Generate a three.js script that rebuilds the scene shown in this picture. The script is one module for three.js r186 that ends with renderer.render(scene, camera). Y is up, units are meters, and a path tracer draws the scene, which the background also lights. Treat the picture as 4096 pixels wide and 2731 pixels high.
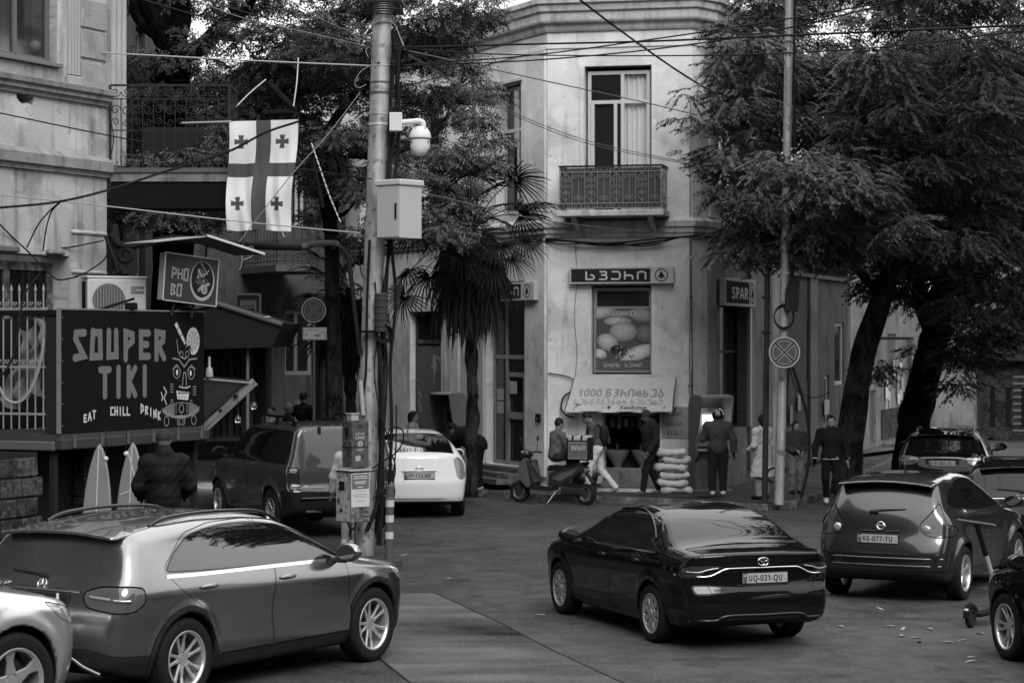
import*as THREE from 'three';
import{mergeGeometries,mergeVertices,toCreasedNormals}from 'three/addons/utils/BufferGeometryUtils.js';
import{RoundedBoxGeometry}from 'three/addons/geometries/RoundedBoxGeometry.js';

// ---------------------------------------------------------------- camera, sky, sun, exposure
const scene=new THREE.Scene();
const FOC=9000,EYE=3.25; 
const camera=new THREE.PerspectiveCamera(2*Math.atan(1365.5 / FOC)*180 / Math.PI,4096 / 2731,0.3,900);
camera.position.set(0,EYE,0);camera.lookAt(0,EYE,-10);camera.updateMatrixWorld();camera.focus=25;camera.userData.fStop=4;
const renderer=new THREE.WebGLRenderer({antialias:true});
renderer.toneMapping=THREE.LinearToneMapping;
renderer.toneMappingExposure=1.1;
renderer.shadowMap.enabled=true;
{ 
const w=512,h=256,d=new Float32Array(w*h*4);
const hash=(x,y)=>{let n=Math.imul(x,374761393)+Math.imul(y,668265263);n=Math.imul(n^(n>>>13),1274126177);return((n^(n>>>16))>>>0) / 4294967296;};
const vn=(x,y,px)=>{const xi=Math.floor(x),yi=Math.floor(y),fx=x-xi,fy=y-yi,s=t=>t*t*(3-2*t),q=(a,b)=>hash(((a%px)+px)%px,b);
const a=q(xi,yi),b=q(xi+1,yi),c=q(xi,yi+1),e=q(xi+1,yi+1);return a+(b-a)*s(fx)+(c-a)*s(fy)+(a-b-c+e)*s(fx)*s(fy);};
for(let j=0;j<h;j++)for(let i=0;i<w;i++){
const el=(j+0.5) / h*Math.PI-Math.PI / 2,s=Math.max(0,Math.sin(el));
let c=0,a=0.5,fr=8;for(let o=0;o<5;o++){c+=a*vn(i / w*fr,j / h*fr*0.8+7,fr);a*=0.5;fr*=2;}
const L=1.6*(0.85+0.7*s)*(0.62+0.8*c),k=(j*w+i)*4,v=el<-0.02?0.1:L;
d[k]=v;d[k+1]=v;d[k+2]=v;d[k+3]=1;
}
const t=new THREE.DataTexture(d,w,h,THREE.RGBAFormat,THREE.FloatType);
t.mapping=THREE.EquirectangularReflectionMapping;t.magFilter=THREE.LinearFilter;t.minFilter=THREE.LinearFilter;t.needsUpdate=true;
scene.background=t;scene.environment=t;scene.environmentIntensity=1;scene.backgroundIntensity=1;
}
const sun=new THREE.DirectionalLight(0xffffff,2.2); 
sun.name='sun';sun.position.set(11,38,10);sun.target.position.set(0,0,-34);sun.castShadow=true;sun.shadow.radius=56;
sun.shadow.mapSize.set(4096,4096);Object.assign(sun.shadow.camera,{left:-45,right:45,top:45,bottom:-45,near:1,far:160});
scene.add(sun,sun.target);

// ---------------------------------------------------------------- helpers
function rng(seed){let s=seed|0;return()=>{s=(s+0x6d2b79f5)|0;let t=Math.imul(s^(s>>>15),1|s);t=(t+Math.imul(t^(t>>>7),61|t))^t;return((t^(t>>>14))>>>0) / 4294967296;};}
const V=(x,y,z)=>new THREE.Vector3(x,y,z),PI=Math.PI,R=Math.PI / 180,lerp=(a,b,t)=>a+(b-a)*t,clamp=(x,a,b)=>Math.min(b,Math.max(a,x));
const sst=(a,b,x)=>{const t=clamp((x-a) / (b-a),0,1);return t*t*(3-2*t);};
const at=(px,py,Z)=>V((px-2048)*Z / FOC,EYE-(py-1365.5)*Z / FOC,-Z); 
const gz=(py,y=0)=>(EYE-y)*FOC / (py-1365.5); 
const onG=(px,py,y=0)=>at(px,py,gz(py,y));
const used={};
function numbered(n){const k=used[n]=(used[n]??-1)+1;return k?n+'_'+String(k).padStart(3,'0'):n;}
function tag(o,label,category,group,kind){if(label)o.userData.label=label;if(category)o.userData.category=category;if(group)o.userData.group=group;if(kind)o.userData.kind=kind;return o;}
function thing(name,label,category,pos=[0,0,0],turn=0,group,kind){
const o=new THREE.Group();o.name=numbered(name);scene.add(o);
if(pos.isVector3)o.position.copy(pos);else o.position.set(...pos);
o.rotation.y=turn;o.updateMatrixWorld();return tag(o,label,category,group,kind);
}
function part(parent,name,geo,m,matrix){ 
const o=new THREE.Mesh(Array.isArray(geo)?merge(geo):geo,m);o.name=parent===scene?numbered(name):name;o.castShadow=o.receiveShadow=true;
if(matrix)o.applyMatrix4(matrix);parent.add(o);return o;
}
function solo(name,geo,m,label,category,group,pos,kind){ 
const o=part(scene,name,geo,m);if(pos){if(pos.isVector3)o.position.copy(pos);else o.position.set(...pos);}return tag(o,label,category,group,kind);
}
function struct(name,geo,m){return tag(part(scene,name,geo,m),null,null,null,'structure');}
function dup(src,label,pos,turn,group){const r=src.clone();r.name=numbered(src.name.replace(/_\d{3}$/,''));scene.add(r);r.userData={ ...src.userData};if(pos){if(pos.isVector3)r.position.copy(pos);else r.position.set(...pos);}if(turn!==undefined)r.rotation.y=turn;if(label)r.userData.label=label;if(group)r.userData.group=group;return r;}
function merge(gs){
const l=gs.map(g=>{let q=g.index?g.toNonIndexed():g.clone();for(const k of Object.keys(q.attributes))if(!['position','normal','uv'].includes(k))q.deleteAttribute(k);
if(!q.attributes.normal)q.computeVertexNormals();if(!q.attributes.uv)q.setAttribute('uv',new THREE.BufferAttribute(new Float32Array(q.attributes.position.count*2),2));q.morphAttributes={};return q;});
return l.length===1?l[0]:mergeGeometries(l,false);
}
const mv=(g,x=0,y=0,z=0)=>g.translate(x,y,z);
const rot=(g,x=0,y=0,z=0)=>{if(x)g.rotateX(x);if(y)g.rotateY(y);if(z)g.rotateZ(z);return g;};
function uvm(g,s=1,ox=0,oy=0){ 
const q=g.index?g.toNonIndexed():g,p=q.attributes.position,n=q.attributes.normal,u=new Float32Array(p.count*2);
for(let i=0;i<p.count;i++){const ax=Math.abs(n.getX(i)),ay=Math.abs(n.getY(i)),az=Math.abs(n.getZ(i));
const[a,b]=ay>ax&&ay>az?[p.getX(i),p.getZ(i)]:ax>az?[p.getZ(i),p.getY(i)]:[p.getX(i),p.getY(i)];u[i*2]=a*s+ox;u[i*2+1]=b*s+oy;}
q.setAttribute('uv',new THREE.BufferAttribute(u,2));return q;
}
const box=(w,h,d,x=0,y=0,z=0)=>uvm(new THREE.BoxGeometry(w,h,d).translate(x,y,z)); 
const bx=(x0,x1,y0,y1,z0,z1)=>box(x1-x0,y1-y0,z1-z0,(x0+x1) / 2,(y0+y1) / 2,(z0+z1) / 2);
const rbox=(w,h,d,r=0.01,x=0,y=0,z=0,seg=2)=>uvm(new RoundedBoxGeometry(w,h,d,seg,Math.min(r,w / 2.01,h / 2.01,d / 2.01)).translate(x,y,z));
const cyl=(r0,r1,h,seg=16,open=false)=>new THREE.CylinderGeometry(r1,r0,h,seg,1,open);
function rod(a,b,r0,r1=r0,seg=8){const d=V().subVectors(b,a),L=d.length(),g=new THREE.CylinderGeometry(r1,r0,L,seg).translate(0,L / 2,0);g.applyQuaternion(new THREE.Quaternion().setFromUnitVectors(V(0,1,0),d.normalize()));return g.translate(a.x,a.y,a.z);}
const tube=(pts,r,seg=24,rs=6,closed=false)=>new THREE.TubeGeometry(new THREE.CatmullRomCurve3(pts,closed),seg,r,rs,closed);
function taper(pts,r0,r1,seg=14,rs=8,wob=0){ 
const c=new THREE.CatmullRomCurve3(pts),g=new THREE.TubeGeometry(c,seg,1,rs),p=g.attributes.position,v=V(),o=V();
for(let i=0;i<=seg;i++){c.getPointAt(i / seg,o);const r=lerp(r0,r1,i / seg);for(let j=0;j<=rs;j++){const k=i*(rs+1)+j;v.fromBufferAttribute(p,k).sub(o);const a=j%rs;v.multiplyScalar(r*(1+wob*Math.sin(a*2.4+i*1.3)*0.5+wob*Math.sin(a*5.1+i*0.7)*0.5));p.setXYZ(k,o.x+v.x,o.y+v.y,o.z+v.z);}}
g.computeVertexNormals();return g;
}
const shape=(pts,holes=[])=>{const s=new THREE.Shape(pts.map(p=>new THREE.Vector2(p[0],p[1])));for(const h of holes)s.holes.push(new THREE.Path(h.map(p=>new THREE.Vector2(p[0],p[1]))));return s;};
const rect=(x0,x1,y0,y1)=>[[x0,y0],[x1,y0],[x1,y1],[x0,y1]];
const ext=(s,d,bevel=0,z0=0)=>new THREE.ExtrudeGeometry(s,{depth:d-2*bevel,bevelEnabled:bevel>0,bevelSize:bevel,bevelThickness:bevel,bevelOffset:-bevel,bevelSegments:2,curveSegments:16}).translate(0,0,z0+bevel);
// a profile [(out, up)...] carried along a path of (x, z) points with mitred corners; out is to the right of the walking direction
function sweep(path,prof,closedProf=true){
const n=path.length,pos=[],uv=[],idx=[],m=prof.length,rows=[];
let run=0;
for(let i=0;i<n;i++){
const d0=i>0?[path[i][0]-path[i-1][0],path[i][1]-path[i-1][1]]:null,d1=i<n-1?[path[i+1][0]-path[i][0],path[i+1][1]-path[i][1]]:null;
const nn=d=>{const l=Math.hypot(d[0],d[1]);return[-d[1] / l,d[0] / l];};
let a=d0?nn(d0):nn(d1),b=d1?nn(d1):nn(d0),mx=a[0]+b[0],mz=a[1]+b[1];const k=2 / (mx*mx+mz*mz);mx*=k;mz*=k;
if(d0)run+=Math.hypot(d0[0],d0[1]);
rows.push([path[i][0],path[i][1],mx,mz,run]);
}
const cnt=closedProf?m:m-1;
for(let i=0;i<n-1;i++)for(let j=0;j<cnt;j++){
const q=[[i,j],[i+1,j],[i+1,(j+1)%m],[i,(j+1)%m]].map(([a,b])=>{const r=rows[a],p=prof[b];return[r[0]+r[2]*p[0],p[1],r[1]+r[3]*p[0],r[4],p[1]+p[0]];});
const b=pos.length / 3;for(const v of q){pos.push(v[0],v[1],v[2]);uv.push(v[3],v[4]);}idx.push(b,b+1,b+2,b,b+2,b+3);
}
if(closedProf)for(const[row,flip]of[[rows[0],1],[rows[n-1],0]]){
const tri=THREE.ShapeUtils.triangulateShape(prof.map(p=>new THREE.Vector2(p[0],p[1])),[]),b=pos.length / 3;
for(const p of prof){pos.push(row[0]+row[2]*p[0],p[1],row[1]+row[3]*p[0]);uv.push(p[0],p[1]);}for(const t of tri)idx.push(b+t[0],b+t[flip?1:2],b+t[flip?2:1]);
}
const g=new THREE.BufferGeometry();g.setAttribute('position',new THREE.Float32BufferAttribute(pos,3));g.setAttribute('uv',new THREE.Float32BufferAttribute(uv,2));g.setIndex(idx);g.computeVertexNormals();return g.toNonIndexed();
}
// the frame of a wall: u runs left to right as seen from outside, v up, w outwards
function frame(ax,az,bx_,bz,y=0){const d=V(bx_-ax,0,bz-az).normalize(),n=V().crossVectors(d,V(0,1,0));return new THREE.Matrix4().makeBasis(d,V(0,1,0),n).setPosition(ax,y,az);}
const inFrame=(M,u,v,w=0)=>V(u,v,w).applyMatrix4(M);

// ---------------------------------------------------------------- computed textures (grey, sRGB bytes) and materials
function hash2(x,y){let n=Math.imul(x|0,374761393)+Math.imul(y|0,668265263);n=Math.imul(n^(n>>>13),1274126177);return((n^(n>>>16))>>>0) / 4294967296;}
function vnoise(x,y,P,Q=P){const xi=Math.floor(x),yi=Math.floor(y),fx=x-xi,fy=y-yi,sx=fx*fx*(3-2*fx),sy=fy*fy*(3-2*fy),w=(a,p)=>((a%p)+p)%p;
const a=hash2(w(xi,P),w(yi,Q)),b=hash2(w(xi+1,P),w(yi,Q)),c=hash2(w(xi,P),w(yi+1,Q)),d=hash2(w(xi+1,P),w(yi+1,Q));return a+(b-a)*sx+(c-a)*sy+(a-b-c+d)*sx*sy;}
function fbm(u,v,f,oct,fy=f){let s=0,a=0.5,t=0;for(let o=0;o<oct;o++){s+=a*vnoise(u*f+o*17,v*fy+o*31,f,fy);t+=a;a*=0.5;f*=2;fy*=2;}return s / t;}
const toS=x=>x<=0.0031308?x*12.92:1.055*Math.pow(x,1 / 2.4)-0.055;
function gtex(n,fn,linear=false,m=n){ 
const d=new Uint8Array(n*m*4);
for(let j=0;j<m;j++)for(let i=0;i<n;i++){const v=clamp(fn((i+0.5) / n,(j+0.5) / m),0,1),b=Math.round((linear?v:toS(v))*255),k=(j*n+i)*4;d[k]=d[k+1]=d[k+2]=b;d[k+3]=255;}
const t=new THREE.DataTexture(d,n,m,THREE.RGBAFormat);t.wrapS=t.wrapT=THREE.RepeatWrapping;t.magFilter=THREE.LinearFilter;t.minFilter=THREE.LinearMipmapLinearFilter;t.generateMipmaps=true;
if(!linear)t.colorSpace=THREE.SRGBColorSpace;t.needsUpdate=true;return t;
}
const rep=(t,x,y=x,ox=0,oy=0)=>{const c=t.clone();c.repeat.set(x,y);c.offset.set(ox,oy);c.needsUpdate=true;return c;};
const gray=v=>new THREE.Color().setRGB(v,v,v);
function mat(v,rough=0.8,o={}){if(!((o.metalness??0)>0.5||o.transmission||o.emissive))v*=0.66;if(rough>=0.35&&!o.metalness&&o.specularIntensity===undefined&&o.clearcoat===undefined)o={ ...o,specularIntensity:o.map?0.18:0.25};const phys=o.clearcoat!==undefined||o.transmission!==undefined||o.sheen!==undefined||o.specularIntensity!==undefined||o.ior!==undefined;return new(phys?THREE.MeshPhysicalMaterial:THREE.MeshStandardMaterial)({color:gray(v),roughness:rough,side:THREE.DoubleSide, ...o});}
function canvasTex(w,h,draw){const c=document.createElement('canvas');c.width=w;c.height=h;const x=c.getContext('2d');draw(x,w,h);const t=new THREE.CanvasTexture(c);t.colorSpace=THREE.SRGBColorSpace;t.anisotropy=8;return t;}
const css=v=>{const b=Math.round(toS(v)*255);return `rgb(${b},${b},${b})`;};

// plaster: a 4 m tile of blotches, hairline cracks and grain, values about 1 (it multiplies the colour of the wall)
const T={};
T.plaster=gtex(1024,(u,v)=>{const a=fbm(u,v,5,5),b=fbm(u+0.37,v+0.11,14,4),c=fbm(u,v,160,2),cr=Math.abs(fbm(u+0.2,v+0.6,6,4)-0.5);const pt=fbm(u+0.51,v+0.23,7,6),st=fbm(u+0.1,v,30,4,4);return 0.6+0.28*(a-0.5)+0.16*(b-0.5)+0.07*(c-0.5)-(cr<0.003?0.2:0)-0.07*sst(0.56,0.6,pt)-0.12*sst(0.6,0.8,st)+(pt<0.36?0.06:0);});
T.plasterB=gtex(512,(u,v)=>0.5+0.7*(fbm(u,v,10,4)-0.5)+0.5*(fbm(u,v,90,2)-0.5),true);
// plaster with rain streaks and grime running down: stains with outlines of their own
T.stained=gtex(1024,(u,v)=>{const a=fbm(u,v,4,5),st=fbm(u,v,52,4,5),st2=fbm(u+0.3,v,18,4,4),c=fbm(u,v,170,2),pt=fbm(u+0.5,v+0.2,9,5);let k=0.62+0.3*(a-0.5)+0.1*(c-0.5);k-=0.16*sst(0.52,0.8,st)+0.16*sst(0.52,0.8,st2);if(pt>0.66)k+=0.1;if(pt<0.33)k-=0.1;return k;});
T.grime=gtex(512,(u,v)=>{const a=fbm(u,v,6,5),b=fbm(u+0.4,v+0.3,22,4);return 0.36+0.5*(a-0.5)+0.5*(b-0.5)+(b>0.62?0.16:0);});
T.fine=gtex(512,(u,v)=>0.5+0.8*(fbm(u,v,60,4)-0.5),true);
T.wood=gtex(512,(u,v)=>{const g=fbm(u,v,3,4,60);return 0.42+0.5*(g-0.5)+0.14*(fbm(u,v,8,3)-0.5);});
T.bark=gtex(512,(u,v)=>{const g=fbm(u+0.03*Math.sin(v*25),v,18,4,5);return 0.25+0.7*(g-0.5)+0.2*(fbm(u,v,60,2)-0.5);});
T.metal=gtex(512,(u,v)=>{const a=fbm(u,v,5,5),b=fbm(u,v,30,3,4),r=fbm(u+0.7,v+0.3,12,5);let k=0.5+0.35*(a-0.5)+0.3*(b-0.5);if(r>0.62)k-=0.22;return k;});
T.cloth=gtex(256,(u,v)=>0.5+0.14*Math.sin(u*2*PI*48)*Math.sin(v*2*PI*48)+0.5*(fbm(u,v,24,3)-0.5),true);
T.palm=gtex(256,(u,v)=>0.5+0.8*(fbm(u,v,24,3,6)-0.5));
const plaster=(v,t=T.plaster,o={})=>mat(v,0.93,{map:rep(t,0.25,0.25,o.ox??0,o.oy??0),bumpMap:rep(T.plasterB,0.5),bumpScale:0.006});
const M={
black:mat(0.008,0.9),dark:mat(0.02,0.75),rubber:mat(0.016,0.85),iron:mat(0.022,0.7),steel:mat(0.35,0.35,{metalness:0.9}),chrome:mat(0.75,0.12,{metalness:1}),
glass:mat(0.012,0.035,{ior:1.52,specularIntensity:1}),glassOld:mat(0.02,0.06,{ior:1.5,specularIntensity:1}),white:mat(0.7,0.55),offwhite:mat(0.5,0.6),pvc:mat(0.62,0.4),frameGrey:mat(0.3,0.5),wire:mat(0.015,0.8),wireLight:mat(0.4,0.5),concrete:mat(0.5,0.92,{map:rep(T.grime,0.5),bumpMap:rep(T.plasterB,1),bumpScale:0.006}),
curtain:mat(0.1,0.95,{side:THREE.DoubleSide}),lace:mat(0.4,0.95),woodDark:mat(0.05,0.75,{map:T.wood}),wood:mat(0.3,0.8,{map:T.wood}),bark:mat(0.2,0.95,{map:rep(T.bark,1),bumpMap:rep(T.bark,1),bumpScale:0.03}),galv:mat(0.75,0.5,{map:T.metal,metalness:0.25}),rust:mat(0.28,0.8,{map:T.metal,metalness:0.2}),
};

// ---------------------------------------------------------------- surface nets: a smooth mesh of any solid given as a function (negative inside)
function nets(f,lo,hi,cell,proj=2){
const nx=Math.ceil((hi[0]-lo[0]) / cell)+1,ny=Math.ceil((hi[1]-lo[1]) / cell)+1,nz=Math.ceil((hi[2]-lo[2]) / cell)+1,val=new Float32Array(nx*ny*nz),vid=new Int32Array(nx*ny*nz).fill(-1);
const I=(i,j,k)=>(k*ny+j)*nx+i;
for(let k0=0;k0<nz;k0+=5)for(let j0=0;j0<ny;j0+=5)for(let i0=0;i0<nx;i0+=5){ 
const far=f(lo[0]+(i0+2)*cell,lo[1]+(j0+2)*cell,lo[2]+(k0+2)*cell),skip=Math.abs(far)>cell*3.5*1.7;
for(let k=k0;k<Math.min(nz,k0+5);k++)for(let j=j0;j<Math.min(ny,j0+5);j++)for(let i=i0;i<Math.min(nx,i0+5);i++)val[I(i,j,k)]=skip?far:f(lo[0]+i*cell,lo[1]+j*cell,lo[2]+k*cell);
}
const pos=[],E=[[0,1],[2,3],[4,5],[6,7],[0,2],[1,3],[4,6],[5,7],[0,4],[1,5],[2,6],[3,7]];
const c=new Float32Array(8);
for(let k=0;k<nz-1;k++)for(let j=0;j<ny-1;j++)for(let i=0;i<nx-1;i++){
let m=0;for(let q=0;q<8;q++){c[q]=val[I(i+(q&1),j+((q>>1)&1),k+(q>>2))];if(c[q]<0)m++;}
if(!m||m===8)continue;
let sx=0,sy=0,sz=0,n=0;
for(const[a,b]of E)if((c[a]<0)!==(c[b]<0)){const t=c[a] / (c[a]-c[b]);sx+=lerp(a&1,b&1,t);sy+=lerp((a>>1)&1,(b>>1)&1,t);sz+=lerp(a>>2,b>>2,t);n++;}
vid[I(i,j,k)]=pos.length / 3;pos.push(lo[0]+(i+sx / n)*cell,lo[1]+(j+sy / n)*cell,lo[2]+(k+sz / n)*cell);
}
const idx=[],quad=(a,b,c2,d,fl)=>fl?idx.push(a,b,c2,a,c2,d):idx.push(a,c2,b,a,d,c2);
for(let k=1;k<nz-1;k++)for(let j=1;j<ny-1;j++)for(let i=1;i<nx-1;i++){
const v=val[I(i,j,k)]<0;
if(v!==(val[I(i+1,j,k)]<0))quad(vid[I(i,j-1,k-1)],vid[I(i,j,k-1)],vid[I(i,j,k)],vid[I(i,j-1,k)],v);
if(v!==(val[I(i,j+1,k)]<0))quad(vid[I(i-1,j,k-1)],vid[I(i-1,j,k)],vid[I(i,j,k)],vid[I(i,j,k-1)],v);
if(v!==(val[I(i,j,k+1)]<0))quad(vid[I(i-1,j-1,k)],vid[I(i,j-1,k)],vid[I(i,j,k)],vid[I(i-1,j,k)],v);
}
const P=new Float32Array(pos),N=new Float32Array(P.length),e=Math.max(cell*0.08,Math.min(0.004,cell*0.25));
for(let i=0;i<P.length;i+=3){
let x=P[i],y=P[i+1],z=P[i+2],gx,gy,gz_;
for(let it=0;it<=proj;it++){
gx=(f(x+e,y,z)-f(x-e,y,z)) / (2*e);gy=(f(x,y+e,z)-f(x,y-e,z)) / (2*e);gz_=(f(x,y,z+e)-f(x,y,z-e)) / (2*e);
if(it===proj)break;
const d=f(x,y,z),g2=gx*gx+gy*gy+gz_*gz_+1e-9,s=clamp(d / g2,-cell,cell);x-=s*gx;y-=s*gy;z-=s*gz_;
const ox=x-P[i],oy=y-P[i+1],oz=z-P[i+2],mm=Math.hypot(ox,oy,oz);if(mm>cell*0.7){const q=cell*0.7 / mm;x=P[i]+ox*q;y=P[i+1]+oy*q;z=P[i+2]+oz*q;}
}
const l=Math.hypot(gx,gy,gz_)||1;P[i]=x;P[i+1]=y;P[i+2]=z;N[i]=gx / l;N[i+1]=gy / l;N[i+2]=gz_ / l;
}
const g=new THREE.BufferGeometry();g.setAttribute('position',new THREE.BufferAttribute(P,3));g.setAttribute('normal',new THREE.BufferAttribute(N,3));g.setIndex(idx);return g;
}
const smin=(a,b,k)=>{const h=Math.max(k-Math.abs(a-b),0) / k;return Math.min(a,b)-h*h*k*0.25;};
const smax=(a,b,k)=>{const h=Math.max(k-Math.abs(a-b),0) / k;return Math.max(a,b)+h*h*k*0.25;};
function cap(x,y,z,a,b,ra,rb){const dx=b[0]-a[0],dy=b[1]-a[1],dz=b[2]-a[2],t=clamp(((x-a[0])*dx+(y-a[1])*dy+(z-a[2])*dz) / (dx*dx+dy*dy+dz*dz+1e-9),0,1);return Math.hypot(x-a[0]-dx*t,y-a[1]-dy*t,z-a[2]-dz*t)-lerp(ra,rb,t);}
function ell(x,y,z,c,r){const a=(x-c[0]) / r[0],b=(y-c[1]) / r[1],d=(z-c[2]) / r[2],k=Math.hypot(a,b,d),q=Math.hypot(a / r[0],b / r[1],d / r[2])+1e-9;return k*(k-1) / q;}
// cutting a mesh along exact lines: soup = {p, n, t}; regions are functions of a point, negative inside
const soupOf=g=>({p:Array.from(g.attributes.position.array),n:Array.from(g.attributes.normal.array),t:Array.from(g.index.array)});
function take(s,gs,offset=0){ 
let cand=s.t;const keep=[];
for(const g of gs){
const next=[],val=new Map(),cache=new Map();
const ev=v=>{let q=val.get(v);if(q===undefined){q=g(s.p[3*v],s.p[3*v+1],s.p[3*v+2]);if(Math.abs(q)<1e-6)q=1e-6;val.set(v,q);}return q;};
const mid=(a,b)=>{const key=a<b?a*4194304+b:b*4194304+a,h=cache.get(key);if(h!==undefined)return h;const va=ev(a),t=va / (va-ev(b)),id=s.p.length / 3;let x=lerp(s.n[3*a],s.n[3*b],t),y=lerp(s.n[3*a+1],s.n[3*b+1],t),z=lerp(s.n[3*a+2],s.n[3*b+2],t);const l=Math.hypot(x,y,z)||1;for(let c=0;c<3;c++)s.p.push(lerp(s.p[3*a+c],s.p[3*b+c],t));s.n.push(x / l,y / l,z / l);cache.set(key,id);return id;};
for(let i=0;i<cand.length;i+=3){
const A=cand[i],B=cand[i+1],C=cand[i+2],a=ev(A)<0,b=ev(B)<0,c=ev(C)<0,n=a+b+c;
if(n===0){keep.push(A,B,C);continue;}if(n===3){next.push(A,B,C);continue;}
const lone=n===1?(a?0:b?1:2):(!a?0:!b?1:2),p=lone===0?A:lone===1?B:C,q=lone===0?B:lone===1?C:A,r=lone===0?C:lone===1?A:B,m1=mid(p,q),m2=mid(p,r),one=n===1?next:keep,two=n===1?keep:next;
one.push(p,m1,m2);two.push(m1,q,r,m1,r,m2);
}
cand=next;
}
const P=[],N=[],idx=[],map=new Map();
for(const v of cand){let k=map.get(v);if(k===undefined){k=P.length / 3;map.set(v,k);for(let e=0;e<3;e++){P.push(s.p[3*v+e]+s.n[3*v+e]*offset);N.push(s.n[3*v+e]);}}idx.push(k);}
s.t=keep;const g=new THREE.BufferGeometry();g.setAttribute('position',new THREE.Float32BufferAttribute(P,3));g.setAttribute('normal',new THREE.Float32BufferAttribute(N,3));g.setIndex(idx);return g;
}
const rest=s=>take(s,[]);
function polySD(pts){ 
const n=pts.length;let x0=1e9,x1=-1e9,y0=1e9,y1=-1e9;for(const[a,b]of pts){x0=Math.min(x0,a);x1=Math.max(x1,a);y0=Math.min(y0,b);y1=Math.max(y1,b);}
return(x,y)=>{const bx0=Math.max(x0-x,x-x1,y0-y,y-y1);if(bx0>0.12)return bx0;let d=1e9,s=1;for(let i=0,j=n-1;i<n;j=i++){const ax=pts[i][0],ay=pts[i][1],ex=pts[j][0]-ax,ey=pts[j][1]-ay,wx=x-ax,wy=y-ay,t=clamp((wx*ex+wy*ey) / (ex*ex+ey*ey),0,1),qx=wx-ex*t,qy=wy-ey*t;d=Math.min(d,qx*qx+qy*qy);const c1=y>=ay,c2=y<pts[j][1],c3=ex*wy>ey*wx;if((c1&&c2&&c3)||(!c1&&!c2&&!c3))s=-s;}return s*Math.sqrt(d);};
}
function roundPoly(pts,r,seg=5){ 
const out=[],n=pts.length;for(let i=0;i<n;i++){const p=pts[i],a=pts[(i+n-1)%n],b=pts[(i+1)%n],la=Math.hypot(a[0]-p[0],a[1]-p[1]),lb=Math.hypot(b[0]-p[0],b[1]-p[1]),q=Math.min(p[2]??r,la / 2.1,lb / 2.1);if(q<1e-4){out.push([p[0],p[1]]);continue;}const A=[p[0]+(a[0]-p[0]) / la*q,p[1]+(a[1]-p[1]) / la*q],B=[p[0]+(b[0]-p[0]) / lb*q,p[1]+(b[1]-p[1]) / lb*q];for(let k=0;k<=seg;k++){const t=k / seg,u=1-t;out.push([u*u*A[0]+2*u*t*p[0]+t*t*B[0],u*u*A[1]+2*u*t*p[1]+t*t*B[1]]);}}return out;
}
function curve(pts,sm=0.03){ 
const n=pts.length,d=[],m=[];for(let i=0;i<n-1;i++)d.push((pts[i+1][1]-pts[i][1]) / (pts[i+1][0]-pts[i][0]));
for(let i=0;i<n;i++)m.push(i===0?d[0]:i===n-1?d[n-2]:d[i-1]*d[i]<=0?0:2 / (1 / d[i-1]+1 / d[i]));
const x0=pts[0][0],x1=pts[n-1][0],N=500;let tab=new Float64Array(N+1),k=0;
for(let i=0;i<=N;i++){const x=lerp(x0,x1,i / N);while(k<n-2&&x>pts[k+1][0])k++;const h=pts[k+1][0]-pts[k][0],t=(x-pts[k][0]) / h,t2=t*t,t3=t2*t;tab[i]=(2*t3-3*t2+1)*pts[k][1]+(t3-2*t2+t)*h*m[k]+(-2*t3+3*t2)*pts[k+1][1]+(t3-t2)*h*m[k+1];}
const w=Math.round(sm / (x1-x0)*N);for(let p=0;p<3&&w>0;p++){const q=new Float64Array(N+1);for(let i=0;i<=N;i++){const r=Math.min(w,i,N-i);let a=0;for(let j=-r;j<=r;j++)a+=tab[i+j];q[i]=a / (2*r+1);}tab=q;}
return x=>{const q=(x-x0) / (x1-x0)*N;if(q<=0)return tab[0];if(q>=N)return tab[N];const i=q|0,t=q-i,a=tab[Math.max(0,i-1)],b=tab[i],c=tab[i+1],e=tab[Math.min(N,i+2)];return b+0.5*t*(c-a+t*(2*a-5*b+4*c-e+t*(3*(b-c)+e-a)));};
}
// ---------------------------------------------------------------- ground, roads, pavements
const gp=(px,Z)=>[(px-2048)*Z / FOC,-Z];
const P3=(px,Z)=>V((px-2048)*Z / FOC,0,-Z);
T.asphalt=gtex(2048,(u,v)=>{const a=fbm(u,v,4,5),b=fbm(u+0.3,v+0.7,40,3),g=vnoise(u*700,v*700,700),g2=vnoise(u*333+9,v*333,333);let k=0.5+0.3*(a-0.5)+0.4*(b-0.5)+0.3*(g-0.5)+0.14*(g2-0.5);const cr=Math.abs(fbm(u+0.11,v+0.4,5,5)-0.5);if(cr<0.0035)k-=0.16;if(g>0.985)k+=0.25;const oil=fbm(u+0.6,v+0.15,11,3);if(oil>0.66)k-=0.13*sst(0.66,0.72,oil);return k;});
T.asphaltB=gtex(1024,(u,v)=>0.5*vnoise(u*256,v*256,256)+0.5*vnoise(u*90,v*90,90),true);
T.worn=gtex(1024,(u,v)=>{const a=fbm(u,v,3,6),g=vnoise(u*420,v*420,420),st=fbm(u+0.5,v,5,5,12);let k=0.44+0.9*(a-0.5)+0.3*(g-0.5)+0.6*(st-0.5);if(g>0.93&&a>0.47)k+=0.55;return k;});
const asphalt=(v,t,s,r=0.9)=>mat(v,r,{specularIntensity:0.3,map:rep(t,1 / s),bumpMap:rep(T.asphaltB,0.7),bumpScale:0.007});
M.road=asphalt(0.12,T.asphalt,14);M.roadNew=asphalt(0.135,T.asphalt,9,0.85);M.roadWorn=asphalt(0.21,T.worn,5,0.9);M.pave=mat(0.24,0.93,{map:rep(T.grime,0.3),bumpMap:rep(T.plasterB,0.8),bumpScale:0.008});
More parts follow.
